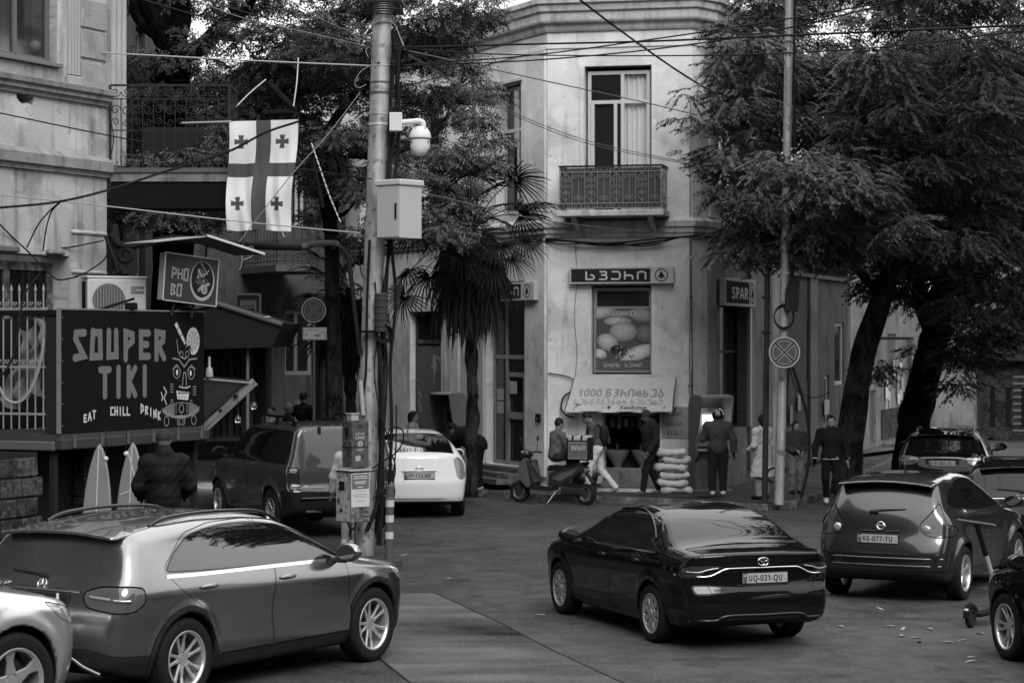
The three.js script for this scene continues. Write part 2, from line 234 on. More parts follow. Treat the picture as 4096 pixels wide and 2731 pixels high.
M.kerb=mat(0.3,0.92,{map:rep(T.grime,0.6),bumpMap:rep(T.plasterB,1.2),bumpScale:0.01});
const flat=(pts,y)=>{const g=new THREE.ShapeGeometry(shape(pts.map(p=>[p[0],-p[1]])));g.rotateX(-PI / 2);g.translate(0,y,0);const p=g.attributes.position,u=g.attributes.uv;for(let i=0;i<p.count;i++)u.setXY(i,p.getX(i),p.getZ(i));return g;};
{const g=new THREE.PlaneGeometry(700,700,1,1).rotateX(-PI / 2).translate(0,0,-60),p=g.attributes.position,u=g.attributes.uv;for(let i=0;i<p.count;i++)u.setXY(i,p.getX(i),p.getZ(i));struct('road',g,M.road);}
// the smoother, newer asphalt of the crossing lane and the rough worn strip with its cut edge
const gq=(px,py)=>{const v=onG(px,py);return[v.x,v.z];};
struct('road_lane',flat([gq(1735,2372),gq(2080,2352),gq(2600,2338),gq(3300,2325),gq(4300,2300),gq(5600,2800),gq(3000,2900),gq(2455,2716),gq(2200,2596),gq(2010,2496)],0.004),M.roadNew);
struct('worn_road_strip',flat([gq(1735,2371),gq(2012,2497),gq(2200,2597),gq(2460,2718),gq(2700,2830),gq(1800,2830),gq(1640,2731),gq(1520,2640),gq(1560,2375)],0.0045),M.roadWorn);
{ 
const pts=[[1560,2374],[1735,2371],[2012,2497],[2200,2597],[2460,2718],[2640,2800]].map(([a,b])=>gq(a,b)),s=sweep(pts,[[-0.012,0.006],[0.012,0.006],[0.012,0.009],[-0.012,0.009]]);struct('road_seam',s,mat(0.02,0.7));
const s2=sweep([[1500,2620],[1640,2731],[1760,2830]].map(([a,b])=>gq(a,b)),[[-0.01,0.006],[0.01,0.006],[0.01,0.009],[-0.01,0.009]]);struct('road_seam',s2,mat(0.02,0.7));}
// building corners
const A=gp(2190,49),B=gp(2768,48.3),B2=gp(2832,48.75),dL=[-0.44,-0.898],dR=[0.34,-0.94];
const Lend=[A[0]+dL[0]*13.5,A[1]+dL[1]*13.5],along=t=>[B2[0]+dR[0]*t,B2[1]+dR[1]*t],Rend=along(6.1);
// corner pavement with its kerb stones
const kerbLine=[[-9.5,-62],[-3.4,-50.5],gp(1850,47.6),gp(2060,46.7),gp(2400,45.4),gp(2700,44.6),gp(2950,43.6),gp(3080,43.4),gp(3160,44.2),gp(3240,46),gp(3400,52),gp(3700,70),gp(3900,95)];
struct('pavement',flat([...kerbLine,[30,-100],along(12),Rend,B2,B,A,Lend,[-9,-63]],0.12),M.pave);
{const top=0.13,pr=[[-0.16,0],[0,0],[0,top-0.02],[-0.02,top],[-0.16,top]];let n=0;const pave=tag(new THREE.Group(),null,null,null,'structure');pave.name='kerb';scene.add(pave);
for(let i=0;i<kerbLine.length-1;i++){const a=kerbLine[i],b=kerbLine[i+1],L=Math.hypot(b[0]-a[0],b[1]-a[1]),k=Math.max(1,Math.round(L / 0.9)),rr=rng(i*7+3);
for(let j=0;j<k&&n<60;j++,n++){const t0=j / k+0.006 / L,t1=(j+1) / k-0.006 / L,dy=(rr()-0.5)*0.016,q=t=>[lerp(a[0],b[0],t),lerp(a[1],b[1],t)];part(pave,'kerb_stone',sweep([q(t0),q(t1)],pr.map(([o,y])=>[-o,y+dy]).reverse()),M.kerb);}}}
// left pavement, a raised step in front of the terrace and the stair down
struct('left_pavement',bx(-14,-4.9,0,0.3,-36,-23.5),M.pave);
struct('left_pavement',bx(-30,-5.6,0,0.14,-58,-36),M.pave);

// ---------------------------------------------------------------- walls
const rayUV=(Mx,px,py,w=0)=>{const o=V(0,EYE,0),d=at(px,py,1).sub(o),inv=Mx.clone().invert(),a=o.clone().applyMatrix4(inv),b=at(px,py,1).applyMatrix4(inv).sub(a),t=(w-a.z) / b.z;return[a.x+b.x*t,a.y+b.y*t];};
const boxUV=(Mx,x0,y0,x1,y1,w=0)=>{const a=rayUV(Mx,x0,y1,w),b=rayUV(Mx,x1,y0,w);return[a[0],b[0],a[1],b[1]];}; 
function wallGeo(w,h,holes,th=0.4,y0=0){return ext(shape(rect(0,w,y0,h),holes.map(r=>rect(r[0],r[1],r[2],r[3]))),th,0,-th);}
// a window: frame with panes set back in the wall; rows and columns as fractions
function windowIn(parent,Mx,[u0,u1,v0,v1],o={}){
const{cols=[0,1],rows=[0,1],fw=0.06,set=0.16,fm=M.pvc,gm=M.glass,name='window',skip=[],th=0.07,gmf}=o,W=u1-u0,H=v1-v0,g=[];
g.push(bx(u0,u0+fw,v0,v1,-set-th,-set),bx(u1-fw,u1,v0,v1,-set-th,-set),bx(u0+fw,u1-fw,v1-fw,v1,-set-th,-set),bx(u0+fw,u1-fw,v0,v0+fw,-set-th,-set));
for(const c of cols.slice(1,-1))g.push(bx(u0+c*W-fw / 2,u0+c*W+fw / 2,v0+fw,v1-fw,-set-th+0.004,-set+0.006));
for(let i=0;i<cols.length-1;i++)for(const r of rows.slice(1,-1)){const a=u0+cols[i]*W+(i?fw / 2:fw),b=u0+cols[i+1]*W-(i<cols.length-2?fw / 2:fw);g.push(bx(a,b,v0+r*H-fw / 2,v0+r*H+fw / 2,-set-th+0.002,-set+0.003));}
const f=part(parent,name,g,fm,Mx);
for(let i=0;i<cols.length-1;i++)for(let j=0;j<rows.length-1;j++){const q=fw*0.45,p=part(f,'pane',bx(u0+cols[i]*W+q,u0+cols[i+1]*W-q,v0+rows[j]*H+q,v0+rows[j+1]*H-q,-set-th*0.6,-set-th*0.4),gmf?gmf(i,j):gm);}
return f;
}
const glassAt=(p,m)=>p;
// cornices follow the walls: profile out / up
const cornice=(path,prof)=>sweep(path,prof);

// ---------------------------------------------------------------- the corner shop building
const shop=thing('corner_building','two storey plastered corner building with chamfered front, balcony and grocery signs','building',[0,0,0]);
const FC=frame(A[0],A[1],B[0],B[1]),FL=frame(Lend[0],Lend[1],A[0],A[1]),FR=frame(B2[0],B2[1],Rend[0],Rend[1]),FB=frame(B[0],B[1],B2[0],B2[1]);
const WC=Math.hypot(B[0]-A[0],B[1]-A[1]),WR=6.1,HT=10.4;
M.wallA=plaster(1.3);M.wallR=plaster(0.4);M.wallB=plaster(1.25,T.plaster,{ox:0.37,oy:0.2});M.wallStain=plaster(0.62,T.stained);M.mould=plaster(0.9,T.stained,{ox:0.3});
const cw=boxUV(FC,2338,258,2606,872),cg=boxUV(FC,2366,1140,2606,1497),co=boxUV(FC,2412,1640,2640,1935);
co[2]=0.14;
part(shop,'wall',wallGeo(WC,HT,[cw,cg,co]),M.wallA,FC).userData.label='pale chamfered corner wall above the awning';
part(shop,'wall',wallGeo(Math.hypot(B2[0]-B[0],B2[1]-B[1]),HT,[]),M.wallA,FB);
const lw1=boxUV(FL,1985,325,2084,860),ld=boxUV(FL,1943,1120,2140,1850),lg=boxUV(FL,1640,1243,1764,1860),lw2=[lw1[0]-4.3,lw1[1]-4.3,lw1[2],lw1[3]],lw3=[lw1[0]-8.2,lw1[1]-8.2,lw1[2],lw1[3]];
ld[2]=0.45;lg[2]=0.3;
part(shop,'wall',wallGeo(13.5,HT,[lw1,lw2,lw3,ld,lg]),M.wallB,FL);
const rw=boxUV(FR,2880,1205,2988,1720),rw2=[rw[0]-0.1,rw[1]-0.2,6.6,9];
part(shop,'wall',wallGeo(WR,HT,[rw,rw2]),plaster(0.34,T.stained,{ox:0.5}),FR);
part(shop,'wall',[bx(0,0.4,0,HT,-13,-0.41)],M.wallB,frame(Lend[0],Lend[1],A[0],A[1]));
{ 
const up=(p,q)=>[p[0]+q[0],p[1]+q[1]];
part(shop,'roof',flat([Lend,A,B,B2,Rend,[2.2,-60.5]].map(p=>up(p,[0,-0.3])),HT-0.1),M.dark);
part(shop,'back_wall',sweep([Rend,[2.2,-60.5],Lend],[[0,0],[0.3,0],[0.3,HT],[0,HT]]),M.wallB);
}
const inner=d=>[Lend,A,B,B2,Rend];
const path0=[Lend,A,B,B2,Rend];
part(shop,'cornice',cornice(path0,[[0,9.98],[0.05,9.98],[0.08,10.03],[0.1,10.12],[0.2,10.16],[0.22,10.2],[0.22,10.36],[0.28,10.4],[0.3,10.52],[0.36,10.56],[0.36,10.66],[0,10.8]]),M.mould);
part(shop,'cornice',cornice(path0,[[0.004,9.62],[0.03,9.62],[0.03,9.7],[0.004,9.72]]),M.wallA);
part(shop,'string_course',cornice(path0,[[0,5.5],[0.05,5.5],[0.06,5.58],[0.1,5.6],[0.1,5.7],[0.15,5.72],[0.16,5.84],[0.1,5.88],[0,5.94]]),M.mould);
// pilasters either side of the chamfer
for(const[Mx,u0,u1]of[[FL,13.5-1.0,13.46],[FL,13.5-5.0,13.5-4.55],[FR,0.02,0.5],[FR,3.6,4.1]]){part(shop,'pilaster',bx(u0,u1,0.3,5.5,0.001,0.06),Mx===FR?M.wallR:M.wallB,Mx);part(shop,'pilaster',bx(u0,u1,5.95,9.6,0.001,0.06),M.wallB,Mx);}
part(shop,'plinth',cornice([A,B,B2,along(1)],[[0.002,0.1],[0.03,0.1],[0.03,0.5],[0.002,0.52]]),mat(0.34,0.95,{map:rep(T.stained,0.5),bumpMap:rep(T.plasterB,0.8),bumpScale:0.01}));
// upper window of the chamfer: white frame, one dark leaf, a pale curtain behind the open half
{const[u0,u1,v0,v1]=cw,W=u1-u0;const f=windowIn(shop,FC,[u0+0.05,u1-0.05,v0,v1-0.1],{cols:[0,0.56,1],rows:[0,0.79,1],fw:0.075,set:0.14,fm:M.pvc,gmf:(i,j)=>i?mat(0.95,0.06,{transmission:1,thickness:0,ior:1.5}):M.glassOld});
part(f,'sash',[bx(u0+0.13,u0+0.2,v0+0.04,v0+2.55,-0.15,-0.11),bx(u0+0.63,u0+0.7,v0+0.04,v0+2.55,-0.15,-0.11),bx(u0+0.2,u0+0.63,v0+2.48,v0+2.55,-0.15,-0.11)],M.pvc);
const g=new THREE.PlaneGeometry(0.56,v1-v0-0.2,60,1),p=g.attributes.position;for(let i=0;i<p.count;i++)p.setZ(i,0.025*Math.sin(p.getX(i)*60)+0.012*Math.sin(p.getX(i)*23));g.computeVertexNormals();g.translate(u1-0.36,(v0+v1) / 2,-0.26);part(f,'curtain',g,mat(0.95,0.9));
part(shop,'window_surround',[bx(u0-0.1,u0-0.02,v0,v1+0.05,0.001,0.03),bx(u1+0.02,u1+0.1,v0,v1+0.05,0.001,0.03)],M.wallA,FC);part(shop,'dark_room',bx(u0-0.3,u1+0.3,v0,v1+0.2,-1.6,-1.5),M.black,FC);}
// poster window
{const[u0,u1,v0,v1]=cg;const f=windowIn(shop,FC,[u0+0.03,u1,v0+0.04,v1-0.05],{rows:[0,0.76,1],fw:0.07,set:0.12,fm:M.frameGrey,gmf:(i,j)=>M.glassOld});
const tex=canvasTex(420,520,(x,w,h)=>{const rr=rng(5);x.fillStyle=css(0.1);x.fillRect(0,0,w,h);
const bun=(cx,cy,rx,ry,a,lo,hi)=>{x.save();x.translate(cx,cy);x.rotate(a);for(let k=0;k<14;k++){const t=k / 14;x.fillStyle=css(lerp(lo*0.5,hi*1.1,Math.pow(t,0.8)));x.beginPath();x.ellipse(-rx*0.16*t,-ry*0.26*t,rx*(1-t*t*0.85),ry*(1-t*t*0.85),0,0,7);x.fill();}for(let k=0;k<70;k++){const a=rr()*7,q=Math.sqrt(rr())*0.85;x.fillStyle=`rgba(${rr() < 0.5 ? '20,20,20' : '230,230,230'},${0.1 + 0.25 * rr()})`;x.beginPath();x.ellipse(Math.cos(a)*q*rx,Math.sin(a)*q*ry,1+rr()*5,1+rr()*3,rr()*3,0,7);x.fill();}x.restore();};
bun(40,40,130,50,-0.2,0.12,0.5);bun(360,60,110,60,0.15,0.1,0.34);bun(170,110,110,40,0,0.2,0.5);bun(390,220,90,80,0.2,0.06,0.2);bun(215,200,112,84,0,0.14,0.46);
for(let k=0;k<60;k++){x.fillStyle=css(0.5);x.beginPath();x.arc(150+rr()*130,140+rr()*60,1.5,0,7);x.fill();}
bun(90,290,90,72,0.5,0.16,0.55);bun(330,380,150,60,-0.4,0.3,0.68);bun(30,385,55,40,0.4,0.3,0.7);x.fillStyle=css(0.03);x.beginPath();x.ellipse(180,360,70,46,0.3,0,7);x.fill();for(let k=0;k<90;k++){x.fillStyle=css(rr()*0.5);x.beginPath();x.arc(150+rr()*150,320+rr()*100,2+rr()*6,0,7);x.fill();}
x.fillStyle=css(0.26);x.fillRect(115,20,200,46);x.fillStyle=css(0.55);x.fillRect(266,24,44,38);x.fillStyle=css(0.2);x.beginPath();x.arc(288,43,14,0,7);x.fill();geo(x,'სპარი',130,30,120,28,css(0.6),4);
x.fillStyle=css(0.13);x.fillRect(0,440,w,80);geo(x,'შობის',60,462,130,34,css(0.5),5);geo(x,'სახლი',225,462,140,34,css(0.5),5);});
const mm=mat(1,0.35,{map:tex}),q=new THREE.PlaneGeometry(u1-u0-0.14,(v1-v0)*0.69).translate((u0+u1) / 2+0.02,v0+0.1+(v1-v0)*0.345,-0.1);part(f,'poster',q,mm);}
// strokes for the Georgian letters on the signs, on a unit box
function geo(x,str,X,Y,W,H,col,lw){
const L={'ს':[['M',0.15,0],['L',0.15,0.95],['L',0.7,0.95],['C',1,0.95,1,0.45,0.65,0.45],['L',0.55,0.45]],'პ':[['M',0.2,0.05],['L',0.75,0.05],['C',0.95,0.1,0.9,0.45,0.6,0.45],['L',0.35,0.45],['M',0.6,0.45],['C',1,0.5,1,0.95,0.7,0.95],['L',0.15,0.95]],'ა':[['M',0.15,0.05],['L',0.75,0.05],['C',1,0.1,1,0.9,0.75,0.95],['L',0.15,0.95],['L',0.15,0.8]],'რ':[['M',0.15,0],['L',0.15,1],['M',0.15,0.5],['L',0.6,0.5],['C',0.95,0.5,0.9,0.7,0.9,1]],'ი':[['M',0.15,1],['L',0.15,0.3],['C',0.15,0,0.9,0,0.9,0.3],['L',0.9,1]],'წ':[['M',0.1,0.1],['L',0.9,0.1],['M',0.3,0.1],['C',0,0.5,0.2,1,0.5,1],['C',0.9,1,0.9,0.45,0.5,0.45],['L',0.2,0.5]],'ვ':[['M',0.2,0.05],['C',1,0,0.9,0.5,0.4,0.45],['C',1,0.45,1,1,0.15,0.95]],'ლ':[['M',0.05,0.9],['C',0.05,0.2,0.4,0.2,0.4,0.8],['C',0.4,0.2,0.9,0.2,0.9,0.6],['C',0.9,1,0.6,1,0.6,0.8]],'მ':[['M',0.2,0],['C',0.1,0.4,0.1,1,0.5,1],['C',0.9,1,0.9,0.5,0.5,0.5],['L',0.3,0.55]],'ნ':[['M',0.5,0],['L',0.3,0.4],['C',1,0.4,1,1,0.5,1],['C',0.1,1,0.1,0.7,0.2,0.6]],'შ':[['M',0.85,0.1],['L',0.3,0.1],['C',0.05,0.5,0.1,1,0.5,1],['C',0.9,1,0.9,0.5,0.45,0.5]],'ე':[['M',0.2,0],['C',1,0,0.9,0.5,0.4,0.5],['C',1,0.5,1,1,0.5,1],['L',0.1,0.85]],'ბ':[['M',0.5,0],['L',0.3,0.4],['C',0,0.7,0.2,1,0.5,1],['C',0.9,1,0.9,0.4,0.3,0.4]],'ო':[['M',0.1,0.9],['C',0,0.2,0.5,0.2,0.5,0.7],['C',0.5,0.2,1,0.2,0.9,0.9]],'ქ':[['M',0.5,0],['L',0.5,1],['L',0.1,0.8],['M',0.5,0.3],['C',1,0.3,1,0.7,0.8,0.7]],'ხ':[['M',0.3,0],['L',0.3,0.6],['C',0.3,1,0.9,1,0.9,0.6],['C',0.9,0.3,0.4,0.4,0.2,0.6]],'ც':[['M',0.3,0],['C',0,0.5,0.1,1,0.5,1],['C',0.9,1,0.9,0.4,0.4,0.5],['M',0.3,0.1],['L',0.8,0.1]],'თ':[['M',0.5,0.9],['C',0,1,0,0.3,0.5,0.4],['C',1,0.3,1,1,0.5,0.9]]};
const n=str.length,w=W / n;x.strokeStyle=col;x.lineWidth=lw;x.lineJoin='round';x.lineCap='butt';
for(let i=0;i<n;i++){const d=L[str[i]];if(!d)continue;const ox=X+i*w,sw=w*0.8;x.beginPath();for(const c of d){const q=c.slice(1).map((v,k)=>k%2?Y+v*H:ox+v*sw);if(c[0]==='M')x.moveTo(q[0],q[1]);else if(c[0]==='L')x.lineTo(q[0],q[1]);else x.bezierCurveTo(q[0],q[1],q[2],q[3],q[4],q[5]);}x.stroke();}
}
function firTree(x,cx,cy,r,fg){x.strokeStyle=fg;x.lineWidth=r*0.17;x.beginPath();x.arc(cx,cy,r,0,7);x.stroke();x.fillStyle=fg;x.beginPath();x.moveTo(cx,cy-r*0.75);x.lineTo(cx+r*0.62,cy+r*0.4);x.quadraticCurveTo(cx+r*0.3,cy+r*0.55,cx+r*0.2,cy+r*0.3);x.lineTo(cx-r*0.2,cy+r*0.3);x.quadraticCurveTo(cx-r*0.3,cy+r*0.55,cx-r*0.62,cy+r*0.4);x.closePath();x.fill();x.fillRect(cx-r*0.12,cy+r*0.2,r*0.24,r*0.5);}
// the three grocery signs: a lit-box body with a printed face
function grocerySign(Mx,[u0,u1,v0,v1],latin,label){
const W=u1-u0,H=v1-v0,pos=inFrame(Mx,(u0+u1) / 2,(v0+v1) / 2,0),t=thing('shop_sign',label,'sign',pos,0,'grocery signs');t.quaternion.setFromRotationMatrix(Mx);
part(t,'sign_box',rbox(W,H,0.14,0.012,0,0,0.1),mat(0.5,0.5));
const tex=canvasTex(1024,Math.round(1024*H / W),(x,w,h)=>{x.fillStyle=css(0.5);x.fillRect(0,0,w,h);const e=w*0.782,b=h*0.085;x.fillStyle=css(0.03);x.fillRect(b,b,e-b,h-2*b);const c=css(0.62);if(latin){x.fillStyle=c;x.font=`bold ${h * 0.62}px sans-serif`;x.textBaseline='middle';x.save();x.translate(w*0.2,h*0.53);x.scale(w*0.55 / x.measureText('SPAR').width,1);x.fillText('SPAR',0,0);x.restore();}else geo(x,'სპარი',w*0.145,h*0.24,w*0.625,h*0.52,c,h*0.095);firTree(x,w*0.887,h*0.5,h*0.37,css(0.02));});
part(t,'sign_face',new THREE.PlaneGeometry(W*0.99,H*0.96).translate(0,0,0.173),mat(1.1,0.95,{map:tex,specularIntensity:0.04}));part(t,'bracket',[bx(-W*0.3,-W*0.3+0.05,-0.04,0.04,0,0.03),bx(W*0.3,W*0.3+0.05,-0.04,0.04,0,0.03)],M.iron);return t;
}
grocerySign(FC,boxUV(FC,2278,1066,2696,1136,0.15),false,'long dark grocery sign above the bread poster on the chamfered corner');
grocerySign(FL,boxUV(FL,1925,1125,2146,1208,0.1),false,'dark grocery sign half hidden by palm fronds over the shop door');
grocerySign(FR,boxUV(FR,2890,1122,3012,1222,0.1),true,'dark grocery sign with latin letters on the right side wall');
// shop door on the left wall: dark glazed front with a transom
{const[u0,u1,v0,v1]=ld,W=u1-u0;const fm=mat(0.32,0.45);
const f=windowIn(shop,FL,[u0+0.04,u1-0.03,v0,v1],{name:'door',cols:[0,0.28,0.72,1],rows:[0,0.59,1],fw:0.09,set:0.18,fm,gm:M.glassOld});f.userData.label='dark glazed shop door with notices';
part(f,'door_leaf',[bx(u0+W*0.31,u0+W*0.35,v0+0.05,v0+2.1,-0.2,-0.15),bx(u0+W*0.65,u0+W*0.69,v0+0.05,v0+2.1,-0.2,-0.15),bx(u0+W*0.35,u0+W*0.65,v0+2.0,v0+2.1,-0.2,-0.15),bx(u0+W*0.35,u0+W*0.65,v0+1.05,v0+1.2,-0.2,-0.15)],fm);
part(f,'handle',[rod(V(u0+W*0.38,v0+0.8,-0.12),V(u0+W*0.38,v0+1.3,-0.12),0.012)],M.steel);
part(f,'notice',[bx(u0+W*0.4,u0+W*0.54,v0+1.62,v0+1.9,-0.13,-0.128),bx(u0+W*0.08,u0+W*0.22,v0+1.16,v0+1.42,-0.195,-0.193),bx(u0+W*0.08,u0+W*0.22,v0+1.46,v0+1.72,-0.195,-0.193)],M.offwhite);
part(shop,'door_jamb',bx(u0-0.12,u0-0.03,v0,v1-0.9,0.002,0.06),mat(0.6,0.6),FL);
for(let k=0;k<3;k++)part(shop,'step',bx(u0-0.2-k*0.1,u1-0.1+k*0.05,0.12+(2-k)*0.11,0.12+(3-k)*0.11+0.0,0.02,0.35+k*0.3),M.kerb,FL);}
// graffitied door bay
{const[u0,u1,v0,v1]=lg;const f=windowIn(shop,FL,[u0+0.02,u1-0.02,v0,v1],{name:'shutter_door',rows:[0,0.8,1],fw:0.1,set:0.14,fm:mat(0.3,0.7,{map:rep(T.grime,0.5)}),gmf:(i,j)=>j?M.black:mat(0.34,0.8,{map:rep(T.grime,0.9)})});
const tex=canvasTex(256,512,(x,w,h)=>{const rr=rng(9);x.fillStyle=css(0.16);x.fillRect(0,0,w,h);for(let k=0;k<16;k++){x.strokeStyle=css(rr()<0.5?0.05:0.4);x.lineWidth=5+rr()*9;x.beginPath();let a=rr()*w,b=rr()*h;x.moveTo(a,b);x.bezierCurveTo(a+(rr()-0.5)*200,b+80*rr(),a+(rr()-0.5)*200,b-160*rr(),a+(rr()-0.5)*160,b+120*(rr()-0.3));x.stroke();}});
part(f,'graffiti',new THREE.PlaneGeometry(u1-u0-0.26,(v1-v0)*0.72).translate((u0+u1) / 2,v0+(v1-v0)*0.41,-0.158),mat(1,0.7,{map:tex}));}
for(const w of[lw1,lw2,lw3]){windowIn(shop,FL,[w[0]+0.04,w[1]-0.04,w[2],w[3]-0.05],{cols:[0,0.58,1],rows:[0,0.66,1],fw:0.07,set:0.2,gm:M.glassOld});part(shop,'lintel',bx(w[0]-0.1,w[1]+0.06,w[3]+0.02,w[3]+0.08,0.001,0.05),M.mould,FL);}
windowIn(shop,FR,[rw[0]+0.03,rw[1]-0.03,rw[2],rw[3]],{rows:[0,0.6,1],fw:0.06,set:0.22,fm:M.dark,gm:M.glass});windowIn(shop,FR,rw2,{cols:[0,0.5,1],fw:0.07});
part(shop,'window_jamb',bx(rw[1]+0.02,rw[1]+0.2,rw[2],rw[3],0.001,0.08),mat(0.5,0.6),FR);
// the dark shop opening under the awning with things hanging in it
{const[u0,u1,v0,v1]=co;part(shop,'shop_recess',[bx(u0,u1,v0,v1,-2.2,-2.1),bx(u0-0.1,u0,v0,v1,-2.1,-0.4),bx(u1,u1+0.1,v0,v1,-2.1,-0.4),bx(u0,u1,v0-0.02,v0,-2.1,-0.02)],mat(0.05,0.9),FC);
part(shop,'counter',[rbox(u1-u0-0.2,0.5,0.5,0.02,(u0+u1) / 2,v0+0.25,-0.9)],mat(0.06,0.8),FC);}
{const t=thing('goods_bag','round pale bags piled in the dark opening under the awning','bag',inFrame(FC,0.85,0.2,0.5),0);for(const[x,y,z,r]of[[-0.25,0.75,0,0.22],[0.02,0.62,0.1,0.2],[0.18,0.84,-0.08,0.24],[-0.1,0.32,0.05,0.3],[0.22,0.35,0,0.28]]){const rr=rng(r*1000);const g=new THREE.SphereGeometry(r,16,12),p=g.attributes.position;for(let i=0;i<p.count;i++){const k=1+0.14*Math.sin(p.getX(i)*21+r*90)*Math.cos(p.getY(i)*17);p.setXYZ(i,p.getX(i)*k*1.1,p.getY(i)*k*0.85,p.getZ(i)*k);}g.computeVertexNormals();part(t,'sack',g.translate(x,y,z),mat(0.42,0.7));}}
// awning banner on its frame
{const a=boxUV(FC,2286,1507,2704,1647,0.05),t=thing('awning','pale sloping banner awning with faded lettering over the basement shop','awning',inFrame(FC,0,0,0),0);t.quaternion.setFromRotationMatrix(FC);
const top=rayUV(FC,2300,1507,0.04),bot=rayUV(FC,2258,1648,0.62),u1=rayUV(FC,2704,1505,0.04)[0],u0=top[0],b0=bot[0],b1=rayUV(FC,2688,1646,0.62)[0];
const nx=30,ny=14,g=new THREE.PlaneGeometry(1,1,nx,ny),p=g.attributes.position;for(let i=0;i<p.count;i++){const s=p.getX(i)+0.5,q=0.5-p.getY(i);p.setXYZ(i,lerp(lerp(u0,u1,s),lerp(b0,b1,s),q),lerp(top[1],bot[1],q)-0.05*Math.sin(q*PI),0.04+0.58*q+0.012*Math.sin(s*19)*q+0.03*Math.sin(q*PI));}g.computeVertexNormals();
const tex=canvasTex(1024,400,(x,w,h)=>{x.fillStyle=css(0.52);x.fillRect(0,0,w,h);const rr=rng(3);for(let k=0;k<260;k++){x.fillStyle=`rgba(90,90,90,${0.05 * rr()})`;x.beginPath();x.ellipse(rr()*w,rr()*h,20+rr()*60,4+rr()*18,rr()*3,0,7);x.fill();}
x.fillStyle=css(0.25);x.font='bold 112px sans-serif';x.fillText('1000',70,196);geo(x,'წვრილმან',350,116,590,80,css(0.25),19);geo(x,'სამშენებლო',60,226,520,66,css(0.32),14);geo(x,'მასალა',610,226,320,66,css(0.32),14);
x.strokeStyle=css(0.02);x.lineWidth=9;x.beginPath();x.moveTo(80,300);x.lineTo(135,300);x.moveTo(105,285);x.lineTo(105,325);x.lineTo(80,332);x.moveTo(82,350);x.lineTo(82,370);x.stroke();x.strokeStyle=css(0.2);x.lineWidth=5;x.beginPath();x.arc(360,325,16,0,7);x.moveTo(354,345);x.lineTo(366,345);x.stroke();x.fillStyle=css(0.08);x.beginPath();x.ellipse(415,330,17,24,0,0,7);x.fill();
x.strokeStyle=css(0.02);x.lineWidth=8;x.font='italic bold 74px sans-serif';x.fillStyle=css(0.02);x.fillText('SwAmp',510,360);x.fillRect(940,300,8,45);x.fillRect(810,280,60,6);});
part(t,'banner',g,mat(1,0.7,{map:tex,bumpMap:T.fine,bumpScale:0.002}));const w=0.6;part(t,'frame',[rod(V(b0,bot[1]+0.01,0.6),V(b1,bot[1]+0.01,0.6),0.014),rod(V(u0,top[1],0.02),V(b0,bot[1],0.6),0.014),rod(V(u1,top[1],0.02),V(b1,bot[1],0.6),0.014),rod(V(b1,bot[1],0.6),V(b1,bot[1]+0.1,0.01),0.014),rod(V(b0,bot[1],0.6),V(b0,bot[1]+0.1,0.01),0.014)],M.iron);}
// the sheet of goods pinned to the wall right of the opening
{const r=boxUV(FC,2648,1627,2762,1752),W=r[1]-r[0],H=r[3]-r[2],t=thing('price_board','pale sheet with three lines of lettering on the wall right of the awning','sign',inFrame(FC,(r[0]+r[1]) / 2,(r[2]+r[3]) / 2,0.012),0);t.quaternion.setFromRotationMatrix(FC);
const tex=canvasTex(256,280,(x,w,h)=>{x.fillStyle=css(0.36);x.fillRect(0,0,w,h);for(const[s,y]of[['ბაბლი',40],['ცემენი',128],['ქვიშა',216]]){x.fillStyle=css(0.1);x.fillRect(14,y+12,10,10);geo(x,s,40,y,150,40,css(0.12),7);}});part(t,'sheet',box(W,H,0.02),mat(0.38,0.8));part(t,'print',new THREE.PlaneGeometry(W*0.98,H*0.98).translate(0,0,0.013),mat(1,0.8,{map:tex}));}
